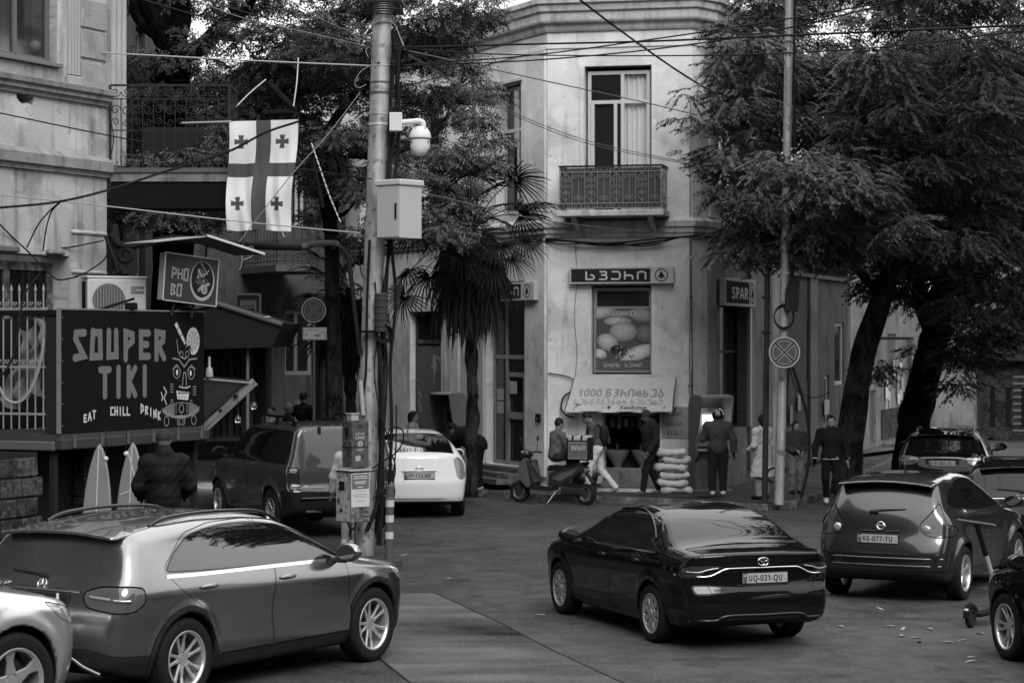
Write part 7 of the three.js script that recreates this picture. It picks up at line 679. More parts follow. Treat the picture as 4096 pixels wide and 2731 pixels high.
const BOXY={h:1.74,r:0.36,rimR:0.215,axles:[-1.31,1.31],rear0:-2.2,front0:2.16,floor:0.3,arch:0.41,flare:0.025,crown:0.06,cr:0.1,cr2:0.05,kr:0.07,kt:0.09,
top:[[-2.4,1.66],[-2.0,1.685],[-1.2,1.705],[-0.3,1.7],[0.15,1.66],[0.45,1.55],[0.85,1.25],[1.0,1.15],[1.3,1.1],[1.8,1.03],[2.1,0.93],[2.3,0.7]],rear:[[0.1,-2.0],[0.35,-2.16],[0.5,-2.2],[0.72,-2.2],[0.8,-2.14],[1.0,-2.12],[1.12,-2.1],[1.4,-2.05],[1.62,-2.0],[1.75,-1.96]],front:[[0.1,2.0],[0.4,2.15],[0.8,2.16],[1.05,2.08],[1.3,1.9]],
plan:[[-2.3,0.83],[-2,0.87],[-1.2,0.89],[1.2,0.89],[1.8,0.85],[2.2,0.72]],ins:[[-0.9,0.08],[-0.6,0.03],[-0.3,0],[-0.1,0],[0,0.03],[0.06,0.055],[0.3,0.115],[0.5,0.17],[0.62,0.24],[0.8,0.36]],belt:[[-2.2,1.12],[2.2,1.05]],bot:[[-2.2,0.4],[-1.8,0.3],[0,0.28],[2.2,0.32]],
parts(c){const{t,cut,B,o,S,pm}=c;sideGlass(c,roundPoly([[0.98,1.11],[0.6,1.4],[0.35,1.55],[0,1.6],[-1.85,1.59],[-1.92,1.3],[-1.88,1.13]],0.06),[[-0.22,0.06,-0.05],[-1.15,0.06,-0.08]],{pillar:CM.plastic});cut('rear_window',backR(roundPoly(mirror([[0,1.13],[0.62,1.13],[0.66,1.3],[0.6,1.58],[0,1.6]]),0.06),-1.7),mat(0.03,0.12),-0.004,0.012);cut('windscreen',[(x,y,z)=>Math.abs(z)-0.72+(y-1.2)*0.25,(x,y)=>1.19-y,(x,y)=>y-1.62,(x)=>0.1-x],CM.glass,-0.003,0.01);
for(const s of[1,-1]){const g=polySD([[0.7,0.74],[0.7,1.06],[0.98,1.06],[1.0,0.74]]);const q=cut('tail_light',[(x,y,z)=>g(s*z+Math.max(0,x+2.05),y),(x,y,z)=>0.3-s*z,(x)=>x+1.7],CM.lampDark,0.004,0.008);if(q)for(const y of[0.78,1.02])part(q,'clear_lens',rbox(0.03,0.06,0.13,0.01,onRear(B,y,s*0.77,S,0.0),y,s*0.775),CM.lampClear);mirrorCup(t,0.82,1.2,s*1.02,s,CM.plastic,CM.plastic);for(const[nm,p]of[['front_door',[[0.95,0.42],[0.98,1.1],[0.35,1.6],[-0.22,1.63],[-0.2,0.42]]],['rear_door',[[-0.22,0.42],[-0.24,1.63],[-1.15,1.62],[-1.2,1.05],[-0.95,0.75],[-0.86,0.42]]]])cut(nm,sideR(roundPoly(p,0.05),s),pm,0,0.006);if(o.rack)part(t,'roof_rail',[tube([[-1.75,0.02],[-1.7,0.1],[-1.55,0.13],[-0.8,0.14],[-0.1,0.12],[0.05,0.02]].map(([x,y])=>V(x,1.66+y,s*0.62)),0.022,30,8),rbox(0.16,0.12,0.05,0.015,-1.68,1.71,s*0.62),rbox(0.14,0.12,0.05,0.015,-0.9,1.72,s*0.62),rbox(0.14,0.12,0.05,0.015,-0.1,1.71,s*0.62)],CM.gloss);}
if(o.rack)for(let k=-2;k<=2;k++)part(t,'roof_rib',tube([-1.8,-1.2,-0.4].map(x=>V(x,onTop(B,x,k*0.2)+0.002,k*0.2)),0.012,16,6),pm);cut('boot_lid',backR(roundPoly(mirror([[0,0.72],[0.7,0.72],[0.7,1.1],[0.72,1.3],[0.66,1.66],[0,1.68]]),0.04),-1.7),pm,0,0.007);cut('bumper',[(x,y)=>y-0.71,(x)=>x+1.75],o.bump??CM.plastic,0.006,0.005);part(t,'bumper_ledge',rbox(0.06,0.025,1.4,0.01,onRear(B,0.6,0,S,0.0),0.62,0),pm);for(const z of[-0.5,0.5])part(t,'reflector',rbox(0.02,0.03,0.24,0.006,onRear(B,0.42,z,S,0.004),0.42,z),CM.lamp);part(t,'rear_wiper',rbox(0.04,0.12,0.05,0.015,onRear(B,1.62,-0.35,S,0.01),1.62,-0.35),CM.plastic);}};
// ---- placing: the hub of one wheel seen at a pixel, the heading as degrees right of straight away
function place(S,psi,X,Z,axle,side,sc=1){const a=psi*R,h=[Math.sin(a),Math.cos(a)],r=[Math.cos(a),-Math.sin(a)],k=S.axles[axle]*sc,w=0.79*side*sc;return[V(X-h[0]*k-r[0]*w,0,-(Z-h[1]*k-r[1]*w)),PI / 2-a];}
{const[p,th]=place(HATCH,31,-3.02,20.35,0,1,1.1),t=car('hatchback_car','grey metallic crossover hatchback with chrome window strip in the left foreground',HATCH,p,th,{cell:0.02,paint:paint(0.22,0.92,0.22),spokes:10,rimO:{pair:0.16,dish:0.03}}),B=HATCH.field;t.scale.setScalar(1.1);licence(t,'NK-787-KN',onRear(B,0.84,0.1,HATCH,0.022),0.835,0.0);ringEmblem(t,onRear(B,1.0,0,HATCH,0.008),0.995,0,'star',1.05,-0.5);const b=part(t,'badge_letters',text3('GLA 200',0.042),CM.chrome);b.rotation.y=-PI / 2;b.rotateX(-0.3);b.position.set(onRear(B,0.985,-0.42,HATCH,0.004),0.985,-0.46);}
{const S=SEDAN,[p,th]=place(S,-20,1.56,24.3,0,-1),t=car('sedan_car','black four door sedan driving away in the middle of the road',S,p,th,{cell:0.02,paint:paint(0.006,0,0.4),spokes:9,rimO:{cover:true},rimM:mat(0.34,0.36,{metalness:0.6})}),B=S.field;licence(t,'UQ-031-QU',onRear(B,0.76,0,S,0.012),0.765,0.02);ringEmblem(t,onRear(B,0.945,0,S,0.01),0.94,0.0,'ovals',1.15);const b=part(t,'badge_letters',text3('COROLLA',0.03),CM.chrome);b.rotation.y=-PI / 2;b.position.set(onRear(B,0.66,-0.42,S,0.006),0.66,-0.46);}
{const S=CROSS,[p,th]=place(S,27,5.62,28.3,0,1),t=car('crossover_car','dark grey bulbous crossover with round lamps right of the black sedan',S,p,th,{cell:0.024,paint:paint(0.055,0.9,0.26),spokes:5,rimO:{sw:1.8},rimM:CM.rim}),B=S.field;licence(t,'KE-077-TU',onRear(B,0.79,0.1,S,0.016),0.795,-0.02);ringEmblem(t,onRear(B,0.96,0,S,0.01),0.955,0,'bar',1.1,-0.2);const b=part(t,'badge_letters',text3('JUKE',0.035),CM.chrome);b.rotation.y=-PI / 2;b.position.set(onRear(B,0.68,-0.62,S,0.006),0.68,-0.62);}
{const S=LIFT,p=V(at(1640,0,43.4).x,0,-43.4),t=car('liftback_car','white liftback car with a split rear window behind the utility pole',S,p,PI / 2+0.12,{cell:0.028,paint:paint(0.72,0,0.45),spokes:7,gapM:mat(0.1,0.6)}),B=S.field;t.scale.setScalar(1.05);licence(t,'PP-713-MP',onRear(B,0.76,0,S,0.012),0.755,0);ringEmblem(t,onRear(B,0.88,0,S,0.008),0.87,0.0,'ovals',1.2);const b=part(t,'badge_letters',text3('PRIUS',0.04),CM.steel??CM.chrome);b.rotation.y=-PI / 2;b.position.set(onRear(B,0.85,-0.5,S,0.004),0.85,-0.55);}
{const S=BOXY,Z=37.2,a=25*R,c=at(1372,0,Z),p=V(c.x-Math.sin(a)*2.3,0,-(Z+Math.cos(a)*2.3)),t=car('suv_car','dark boxy sport utility car with roof rails behind the grey hatchback',S,p,PI / 2+a,{cell:0.028,paint:paint(0.05,0.55,0.35),spokes:6,rack:true,bump:mat(0.012,0.6)}),B=S.field;t.scale.setScalar(1.1);licence(t,'KO-118-KO',onRear(B,0.85,0,S,0.012),0.86,0.02);part(t,'badge_plate',rbox(0.012,0.07,0.36,0.006,onRear(B,0.745,-0.45,S,0.004),0.755,-0.5),CM.lampClear);}
{const S=HATCH,Z=44.5,a=15*R,c=at(3772,0,Z),t=car('suv_car','black sport utility car with a row of bright lamp beads under the right tree',S,V(c.x+Math.sin(a)*2.1,0,-(Z+Math.cos(a)*2.1)),PI / 2-a,{cell:0.036,paint:paint(0.008,0,0.4),spokes:6,glass:mat(0.008,0.05,{ior:1.35})}),B=S.field;licence(t,'CR-081-SS',onRear(B,0.82,0,S,0.012),0.84,0);for(let k=0;k<14;k++){const y=0.93+(k>6?(k%3)*0.035:0),z=0.4+k*0.032;part(t,'lamp_bead',new THREE.SphereGeometry(0.014,8,6).translate(onRear(B,y,z,S,0.01),y,z),mat(0.9,0.3));}}
{const S=HATCH,Z=33,a=12*R,c=at(4090,0,Z),p=V(c.x+Math.sin(a)*2,0,-(Z+Math.cos(a)*2));car('hatchback_car','black hatchback cut off by the right edge beyond the dark crossover',S,p,PI / 2-a,{cell:0.036,paint:paint(0.007,0,0.4),spokes:6,glass:mat(0.008,0.05,{ior:1.3})});}
{const S=HATCH,[p,th]=place(S,-12,5.12,22.95,1,-1);car('hatchback_car','black car in the lower right corner, only its front wheel and lamp showing',S,p,th,{cell:0.024,paint:paint(0.006,0,0.4),spokes:10,clad:CM.gloss,rimO:{pair:0.2,dish:0.035}});}
{const S=HATCH,[p,th]=place(S,37,-4.2,18.7,1,1,1.22),t=car('hatchback_car','pale silver car in the lower left corner, only its front wing and wheel showing',S,p,th,{cell:0.022,paint:paint(0.6,0.85,0.3),clad:false,spokes:5,rimO:{sw:2.4,dish:0.03},handles:false});t.scale.setScalar(1.22);part(t,'aerial_stub',cyl(0.012,0.01,0.06,10).translate(1.95,onTop(S.field,1.95,0.62)+0.02,0.62),mat(0.6,0.4));}
{const S=SEDAN,Z=40.5,c=at(870,0,Z),t=car('sedan_car','grey sedan facing the camera, half hidden behind the dark boxy car',S,V(c.x,0,-(Z+2.2)),-PI / 2-0.1,{cell:0.036,paint:paint(0.2,0.9,0.3),spokes:7});part(t,'grille',rbox(0.04,0.14,0.9,0.02,2.2,0.55,0),CM.gloss);}
// ---------------------------------------------------------------- trees, palms, plants
function leafy(pairs,len,ll,lw,droop,seed,alt=false){ 
const rr=rng(seed),pos=[],nor=[];const P=t=>V(len*t,-droop*t*t*len,0);
for(let k=0;k<pairs;k++)for(const s of[-1,1]){if(alt&&(k+(s>0))%2)continue;const t=0.14+0.86*(k+rr()*0.4) / pairs,b=P(t),a=(alt?0.7:1.05)+(rr()-0.5)*0.5,L=ll*(0.75+0.5*rr())*(1-0.3*Math.abs(t-0.5)),d=V(Math.cos(a),-0.25-rr()*0.5,s*Math.sin(a)).normalize(),w=V().crossVectors(d,V(0,1,0)).normalize().multiplyScalar(lw*0.5);w.y+=(rr()-0.5)*lw*0.6;
const m=b.clone().addScaledVector(d,L*0.45),e=b.clone().addScaledVector(d,L);e.y-=L*0.12;const q=[b,m.clone().add(w),e,b,e,m.clone().sub(w)];const n=V().crossVectors(q[1].clone().sub(b),e.clone().sub(b)).normalize();for(const v of q){pos.push(v.x,v.y,v.z);nor.push(n.x,n.y,n.z);}}
const g=new THREE.BufferGeometry();g.setAttribute('position',new THREE.Float32BufferAttribute(pos,3));g.setAttribute('normal',new THREE.Float32BufferAttribute(nor,3));return g;
}
const LEAF={pinnate:[leafy(10,0.42,0.09,0.038,0.42,1),leafy(10,0.36,0.07,0.026,0.8,2)],small:[leafy(9,0.34,0.06,0.034,0.3,3,true),leafy(8,0.3,0.055,0.034,0.5,4,true)]};
function foliage(parent,name,geos,m,clumps,n,seed,o={}){ 
const rr=rng(seed),per=n,M4=new THREE.Matrix4(),q=new THREE.Quaternion(),e=new THREE.Euler(),inv=parent.position.clone().negate();
geos.slice(0,1).forEach((g,gi)=>{const im=new THREE.InstancedMesh(g,m,per);im.name=name;im.castShadow=im.receiveShadow=true;const tot=clumps.reduce((a,c)=>a+c[1]*c[2],0);let i=0;const c3=new THREE.Color();
for(const c of clumps){const k=Math.round(per*c[1]*c[2] / tot);for(let j=0;j<k&&i<per;j++){const u=rr()*2-1,a=rr()*2*PI,s=Math.sqrt(1-u*u),rad=Math.pow(rr(),0.4)*(0.75+0.35*rr()),d=V(s*Math.cos(a),Math.abs(u)<0.5||u>0?u:u*0.6,s*Math.sin(a));const p=c[0].clone().add(V(d.x*c[1],d.y*c[2],d.z*c[3]).multiplyScalar(rad)).add(inv);e.set((rr()-0.5)*1.1,Math.atan2(-d.z,d.x)+(rr()-0.5)*1.4,(rr()-0.6)*(o.droop??0.9),'YXZ');const sc=(o.scale??1)*(0.75+0.6*rr());M4.compose(p,q.setFromEuler(e),V(sc,sc,sc));im.setMatrixAt(i,M4);const v=0.7+0.6*rr();im.setColorAt(i,c3.setRGB(v,v,v));i++;}}
im.count=i;im.userData.kind='stuff';parent.add(im);});
}
const cl=(px,py,Z,rx,ry,rz=rx)=>{const s=Z / FOC;return[at(px,py,Z),rx*s,ry*s,rz*s];};
const scatter=(seed,n,[x0,x1,y0,y1],[z0,z1],[r0,r1],keep=()=>true,flat_=0.62,push=()=>0)=>{const rr=rng(seed),out=[];let g=0;while(out.length<n&&g++<4000){const x=lerp(x0,x1,rr()),y=lerp(y0,y1,rr()),r=lerp(r0,r1,rr());if(!keep(x,y,r))continue;if(out.some(o=>Math.hypot((o[4]-x),(o[5]-y)*1.3)<(o[6]+r)*0.42))continue;out.push([...cl(x,y,lerp(z0,z1,rr())+push(x,y),r,r*flat_),x,y,r]);}return out;};
const roof=(seed,n,xs,ys,zs)=>{const rr=rng(seed);return Array.from({length:n},()=>{const r=0.9+rr()*0.8;return[V(lerp(...xs,rr()),lerp(...ys,rr()),-lerp(...zs,rr())),r,r*0.5,r];});};
const leafM=v=>mat(v,0.62,{specularIntensity:0.5});
M.leafA=leafM(0.11);M.leafB=leafM(0.07);M.leafC=leafM(0.09);
function tree(name,label,base,limbs,fol,o={}){const t=thing(name,label,'tree',base);const inv=base.clone().negate();limbs.forEach(([pts,r0,r1],i)=>part(t,i?'limb':'trunk',uvm(taper(pts.map(p=>(p.isVector3?p.clone():at(...p)).add(inv)),r0,r1,i?12:20,i?8:14,0.16)),o.bark??M.bark));fol(t);return t;}
const inGap=gaps=>(x,y)=>!gaps.some(([gx,gy,rx,ry])=>((x-gx) / rx)**2+((y-gy) / ry)**2<1);
M.barkDark=mat(0.09,0.95,{map:rep(T.bark,1),bumpMap:rep(T.bark,1),bumpScale:0.03});
{const b=V(at(3385,1935,46.5).x,0.1,-46.5),Z=46.5;tree('street_tree','large leaning street tree with drooping feathery leaves right of the shop',b,[[[b,[3400,1760,Z],[3440,1500,Z],[3500,1270,Z],[3565,1080,Z],[3610,860,Z],[3640,600,Z]],0.31,0.15],[[[3550,1110,Z],[3500,900,Z],[3430,650,Z-1],[3380,380,Z-2]],0.13,0.05],[[[3590,960,Z],[3720,800,Z-1],[3850,560,Z-1.5]],0.12,0.05],[[[3530,1180,Z],[3400,1050,Z-1],[3230,920,Z-2],[3060,840,Z-3]],0.1,0.03]],
t=>{const ok=inGap([[3330,60,190,60],[3480,150,190,75],[3860,350,90,70],[3700,60,90,60],[3130,20,60,60],[3280,170,60,40],[3560,30,80,40]]);const edge=(x,y)=>x>lerp(2990,2950,y / 1000)&&y<1030-(x<3050?(3050-x)*0.25:0)&&ok(x,y);
const cs=[...scatter(21,66,[2940,4000,230,1030],[41.5,47],[95,170],edge,0.62,(x,y)=>Math.abs(x-3155)<230&&y<640?3.6:0), ...scatter(22,9,[2950,3900,-120,240],[42,48],[80,130],edge),cl(2735,372,45,24,14),cl(2800,365,45,30,24),cl(2740,470,45,30,18),cl(2830,500,44.5,50,40),cl(2745,605,45,30,18),cl(2850,640,44.5,60,50),cl(2900,760,44,70,60),cl(2890,1015,44.5,40,26),cl(2960,1030,44.5,50,30),cl(2950,930,44.5,60,60),cl(3010,1000,44,80,50),cl(3210,1000,43.5,90,60),cl(2900,260,45,60,60),cl(2930,120,45,70,80),cl(2960,420,44,110,90),cl(2950,640,44,120,90),cl(3050,820,43.5,120,80)];
foliage(t,'crown',LEAF.pinnate,M.leafA,cs,11500,5,{droop:0.9});foliage(t,'overhead_crown',LEAF.pinnate,M.leafB,roof(44,50,[7.5,16],[10.8,14],[33,45]),9000,72,{scale:1.4});},{bark:M.barkDark});}
{const Z=50,b=V(at(3630,1850,Z).x,0.1,-Z);tree('street_tree','second dark street tree with a forked trunk beside the poster wall',b,[[[b,[3660,1700,Z],[3690,1540,Z],[3735,1380,Z],[3760,1300,Z]],0.4,0.3],[[[3745,1370,Z],[3690,1220,Z],[3640,1050,Z],[3600,850,Z]],0.22,0.08],[[[3760,1340,Z],[3850,1230,Z],[3930,1100,Z],[4000,900,Z]],0.22,0.08],[[[3755,1330,Z],[3770,1100,Z],[3760,800,Z],[3775,450,Z],[3785,330,Z]],0.2,0.07],[[[3778,400,Z],[3830,270,Z],[3880,200,Z]],0.1,0.04],[[[3775,420,Z],[3760,250,Z],[3790,100,Z]],0.08,0.03]],
t=>{const ok=inGap([[3860,340,110,80],[3960,60,80,50],[4040,230,60,60],[3560,130,90,60]]);const cs=[...scatter(31,44,[3500,4200,430,1280],[46,52],[110,180],(x,y)=>ok(x,y)&&y<1260-Math.max(0,3650-x)*0.8), ...scatter(32,11,[3600,4250,-150,400],[47,52],[70,120],ok),cl(3880,1430,49,110,70),cl(3960,1330,49,130,90),cl(3800,1400,49.5,60,80),cl(3840,1530,49,60,60),cl(3510,1480,50,60,50),cl(3660,1400,50.5,40,40),cl(4060,1300,49,90,80)];foliage(t,'crown',LEAF.pinnate,M.leafB,cs,8500,6,{droop:0.9});foliage(t,'upper_crown',LEAF.small,M.leafB,scatter(33,60,[2950,4180,-160,380],[48,53],[60,95],inGap([[3500,150,50,26],[3860,340,70,50],[4050,150,40,50],[3330,60,60,26],[3700,60,50,26],[3780,200,40,20]])),9500,34,{scale:1.25});},{bark:mat(0.03,0.95,{map:rep(T.bark,1),bumpMap:rep(T.bark,1),bumpScale:0.03})});}
{const Z=43,b=V(at(690,1900,48).x,0.1,-48);tree('large_tree','big dark tree with spreading limbs behind the left balcony',b,[[[b,[690,1200,47.5],[690,700,46],[690,330,44],[690,190,Z]],0.5,0.34],[[[690,220,Z],[640,110,Z],[590,0,Z],[560,-150,Z]],0.26,0.14],[[[690,240,Z],[800,190,Z],[870,120,Z],[960,60,Z],[1040,-60,Z]],0.2,0.08],[[[690,210,Z],[720,60,Z],[740,-150,Z]],0.24,0.14],[[[850,140,Z],[950,150,Z],[1060,100,Z]],0.09,0.03],[[[660,150,Z],[600,120,Z],[545,60,Z],[530,-100,Z]],0.14,0.06]],
t=>{const ok=inGap([[690,90,24,44],[1120,60,40,28],[1270,90,26,46],[930,125,34,16],[560,70,16,20],[1200,130,22,26]]);const cs=[...scatter(41,48,[480,1180,260,900],[42,50],[80,140],(x,y)=>!(y>620&&x>900&&x<1190)), ...scatter(42,64,[470,1500,-160,270],[41,47],[42,72],ok)];foliage(t,'crown',LEAF.small,M.leafB,cs,16500,7,{scale:1.05});foliage(t,'overhead_crown',LEAF.small,M.leafB,roof(43,18,[-14,-4.5],[10.8,16],[33,46]),9000,71,{scale:1.3});},{bark:mat(0.035,0.95,{map:rep(T.bark,0.8),bumpMap:rep(T.bark,0.8),bumpScale:0.04})});}
{const Z=43.5,b=V(at(1345,1900,46).x,0.1,-46);tree('street_tree','dense small leaved tree in front of the left shop wall behind the pole',b,[[[b,[1330,1300,45.5],[1320,900,45],[1290,740,44.5],[1300,560,44],[1420,380,Z],[1560,250,Z]],0.2,0.09],[[[1310,880,45],[1400,830,44],[1440,720,44]],0.06,0.02],[[[1300,600,44],[1500,620,Z],[1700,560,Z],[1800,450,Z]],0.1,0.03],[[[1330,900,45],[1360,700,44.5],[1330,600,44]],0.05,0.015],[[[1560,250,Z],[1720,150,Z],[1880,60,Z]],0.08,0.02]],
t=>{const cs=[...scatter(51,40,[1240,1900,120,900],[42.3,46],[70,120],(x,y)=>x<lerp(2000,1840,Math.abs(y-650) / 500)&&(y<820||x>1560)), ...scatter(52,20,[1300,1980,-150,130],[42,46],[60,100],inGap([[1650,10,40,30]])),cl(1950,560,43,60,50),cl(1900,470,43,70,60),cl(1830,260,43,90,70),cl(1930,60,43,90,60),cl(1780,930,43,110,70),cl(1600,900,43.2,110,80),cl(1960,650,43,50,50),cl(1210,720,46,60,60),cl(1270,860,46,60,60),cl(1420,950,45,70,60),cl(1400,560,45,90,80),cl(1190,560,46,50,50),cl(1380,760,46,60,60),cl(1190,200,44,90,60),cl(1230,330,45,80,60),cl(1240,520,45,60,60)];foliage(t,'crown',LEAF.small,M.leafC,cs,14500,8,{scale:1.0});},{bark:M.barkDark});}
// far trees closing the ends of both streets
{const b=V(-13,0,-92);tree('far_tree','far dark tree mass closing the left street',b,[[[b,V(-13,4,-92),V(-13,9,-92)],0.4,0.2]],t=>{foliage(t,'crown',LEAF.small,M.leafB,scatter(61,40,[500,1500,260,1300],[86,96],[90,150]),9000,9,{scale:2.4});});const c=V(27,0,-110);tree('far_tree','far tree behind the roofs at the right end of the street',c,[[[c,V(27,5,-110),V(27,10,-110)],0.4,0.2]],t=>{foliage(t,'crown',LEAF.small,M.leafB,scatter(62,30,[3300,4300,470,1150],[100,115],[90,150],inGap([[3860,330,110,60]])),7000,10,{scale:2.6});});}
// fan palms
function fan(n,len,spread,seed){const rr=rng(seed),pos=[];for(let k=0;k<n;k++){const a=(k / (n-1)-0.5)*spread,L=len*(0.8+0.3*Math.cos(a*0.6))*(0.9+0.2*rr()),w=0.017,dr=0.35+rr()*0.3;const P=(t,s)=>{const x=Math.cos(a)*L*t,z=Math.sin(a)*L*t,y=-dr*L*t*t*t*0.9+0.04*Math.abs(a)*t;return[x-Math.sin(a)*s,y,z+Math.cos(a)*s];};const seg=[[0.05,0.005],[0.45,w],[0.8,w*0.6],[1,0.001]];for(let i=0;i<3;i++){const[t0,w0]=seg[i],[t1,w1]=seg[i+1],c0=P(t0,0),c1=P(t1,0);c0[1]-=0.012;c1[1]-=0.012*(1-t1);for(const s of[-1,1]){const e0=P(t0,s*w0),e1=P(t1,s*w1);pos.push(...c0, ...e0, ...e1, ...c0, ...e1, ...c1);}}}const g=new THREE.BufferGeometry();g.setAttribute('position',new THREE.Float32BufferAttribute(pos,3));g.computeVertexNormals();return g;}
function hangFrond(seed){const rr=rng(seed),pos=[];for(let k=0;k<26;k++){const x=(rr()-0.5)*0.32,z=(rr()-0.5)*0.2,L=0.45+rr()*0.45,w=0.012+rr()*0.01,bx_=x*1.7,a=rr()*3,dx=Math.cos(a)*w,dz=Math.sin(a)*w;pos.push(x*0.3-dx,0,z*0.3-dz,x*0.3+dx,0,z*0.3+dz,bx_+dx,-L*0.6,z*1.4+dz,x*0.3-dx,0,z*0.3-dz,bx_+dx,-L*0.6,z*1.4+dz,bx_-dx,-L*0.6,z*1.4-dz,bx_-dx,-L*0.6,z*1.4-dz,bx_+dx,-L*0.6,z*1.4+dz,bx_*1.15,-L,z*1.5);}const g=new THREE.BufferGeometry();g.setAttribute('position',new THREE.Float32BufferAttribute(pos,3));g.computeVertexNormals();return g;}
const fans=[fan(26,0.62,4.2,1),fan(24,0.56,3.8,2)],hangs=[hangFrond(1),hangFrond(2),hangFrond(3)];
function palm(label,base,topY,heads,skirtH,seed,gm,dm){const t=thing('fan_palm',label,'palm tree',base),rr=rng(seed),up=topY-base.y;part(t,'trunk',uvm(taper([V(0,0,0),V(0.02,up*0.4,0),V(-0.02,up*0.75,0),V(0,up,0)],0.11,0.1,30,12,0.5)),M.barkDark);
heads.forEach((h,i)=>{const p=at(...h).sub(base),o=V(0,up-0.1,0),d=p.clone().sub(o);part(t,'leaf_stalk',tube([o,o.clone().addScaledVector(d,0.55).add(V(0,0.12,0)),p],0.011,10,5),M.barkDark);const f=part(t,'frond',fans[i%2],gm);f.position.copy(p);f.rotation.set((rr()-0.5)*1.0,Math.atan2(-d.z,d.x),clamp(Math.atan2(d.y,Math.hypot(d.x,d.z)),-1.0,0.9)-0.15,'YXZ');f.rotateX((rr()-0.5)*1.6);f.scale.setScalar(0.9+rr()*0.4);});
const n=Math.round(skirtH*58);for(let k=0;k<n;k++){const f=part(t,'dead_frond',hangs[k%3],dm),a=rr()*2*PI,q=0.12+rr()*0.46,yy=up-0.15-rr()*skirtH*0.62;f.position.set(Math.cos(a)*q,yy,Math.sin(a)*q);f.rotation.set((rr()-0.5)*0.5,rr()*6,(rr()-0.5)*0.5);f.scale.set(1.1,0.95+rr()*0.6,1.2);}return t;}
{const Z=45.2,b=V(at(1885,1850,Z).x,0.12,-Z),H=[];const rr=rng(15);for(const[x,y,z]of[[2050,720,44.6],[1990,880,44.2],[2090,960,44.8],[2040,1030,44.3],[1960,1060,44],[1700,800,44.4],[1650,950,44.2],[1640,1080,44.3],[1720,1100,44],[1780,760,44],[1880,700,44.2],[1960,760,43.9],[1830,850,43.9],[1900,950,43.9],[1760,960,43.8],[2000,980,43.8],[1620,1180,44.6],[1850,640,45.5],[1950,680,46],[1750,690,46],[2010,820,46],[2080,860,45.4],[1690,900,46],[1840,1020,43.7],[2120,820,45]])H.push([x,y,z]);palm('fan palm with a ragged skirt of dead fronds before the shop door',b,at(0,900,Z).y,H,2.1,16,mat(0.06,0.5,{map:T.palm}),mat(0.36,0.85,{map:T.palm}));}
{const Z=47.5,b=V(at(1400,1850,Z).x,0.12,-Z),H=[[1290,1090,47],[1340,1030,46.6],[1250,1180,46.8],[1310,1180,46.4],[1330,1290,46.4],[1280,1030,47.5],[1420,1060,47],[1450,1150,46.6],[1380,1210,46.3],[1360,1110,46.6],[1480,1240,46.8],[1300,1330,46.6]];palm('dim fan palm left of the utility pole behind the no stopping disc',b,at(0,1150,Z).y,H,1.2,17,mat(0.045,0.5,{map:T.palm}),mat(0.12,0.85,{map:T.palm}));}
// plants on the left balcony
{const t=thing('balcony_plants','leafy pot plants growing along the floor of the left balcony','plants',at(680,660,33.6));part(t,'pot',[cyl(0.1,0.13,0.2,14).translate(-0.55,-0.02,0.1),cyl(0.1,0.13,0.2,14).translate(0.1,-0.02,0.1),cyl(0.1,0.13,0.2,14).translate(0.6,-0.02,0.1)],mat(0.1,0.8));foliage(t,'leaves',LEAF.small,M.leafC,[cl(560,640,33.4,60,40),cl(640,640,33.4,60,34),cl(720,630,33.5,60,50),cl(810,620,33.5,60,60),cl(880,560,33.6,40,90),cl(860,640,33.4,50,40)],420,23,{scale:0.8});}
// ---------------------------------------------------------------- the rest of the crossing, outside the frame: what the cars mirror and what closes the sky
function rowHouse(name,label,x0,z0,x1,z1,H,seed,col){const Mx=frame(x0,z0,x1,z1),w=Math.hypot(x1-x0,z1-z0),t=thing(name,label,'building',[0,0,0]),hs=[];for(let v=1.1;v<H-2;v+=3.6)for(let u=1.0;u<w-1.6;u+=2.6)hs.push([u,u+1.15,v,v+2.1]);part(t,'wall',wallGeo(w,H,hs,0.35),col,Mx);for(const h of hs)windowIn(t,Mx,h,{cols:[0,0.5,1],fw:0.09,set:0.15,fm:M.frameGrey});part(t,'cornice',bx(-0.2,w+0.2,H,H+0.4,-0.5,0.4),M.mould,Mx);part(t,'roof',bx(0,w,H+0.1,H+0.3,-8,-0.5),M.dark,Mx);part(t,'back_wall',[bx(0,w,0,H,-8,-7.7),bx(0,0.35,0,H,-7.69,-0.36),bx(w-0.35,w,0,H,-7.69,-0.36)],col,Mx);return t;}
rowHouse('street_house','plain tall house on the near left side, outside the view',-11.9,15,-8.95,-26.2,16,1,plaster(0.16,T.stained));rowHouse('street_house','plain house on the right side street, outside the view',16,-50,14.5,-37,8.5,2,plaster(0.14));rowHouse('street_house','low house across the side street, outside the view',42,-40,42,-8,10,5,plaster(0.2));rowHouse('back_house','dark tall house at the left behind the balcony and the big tree',-8.8,-39.5,-8.4,-56,12,6,plaster(0.12,T.stained));rowHouse('street_house','plain house behind the camera, outside the view',15,14,-14,14,12,3,plaster(0.22));rowHouse('street_house','plain house at the near right corner, outside the view',13.2,-12,13.2,14,10,4,plaster(0.16));
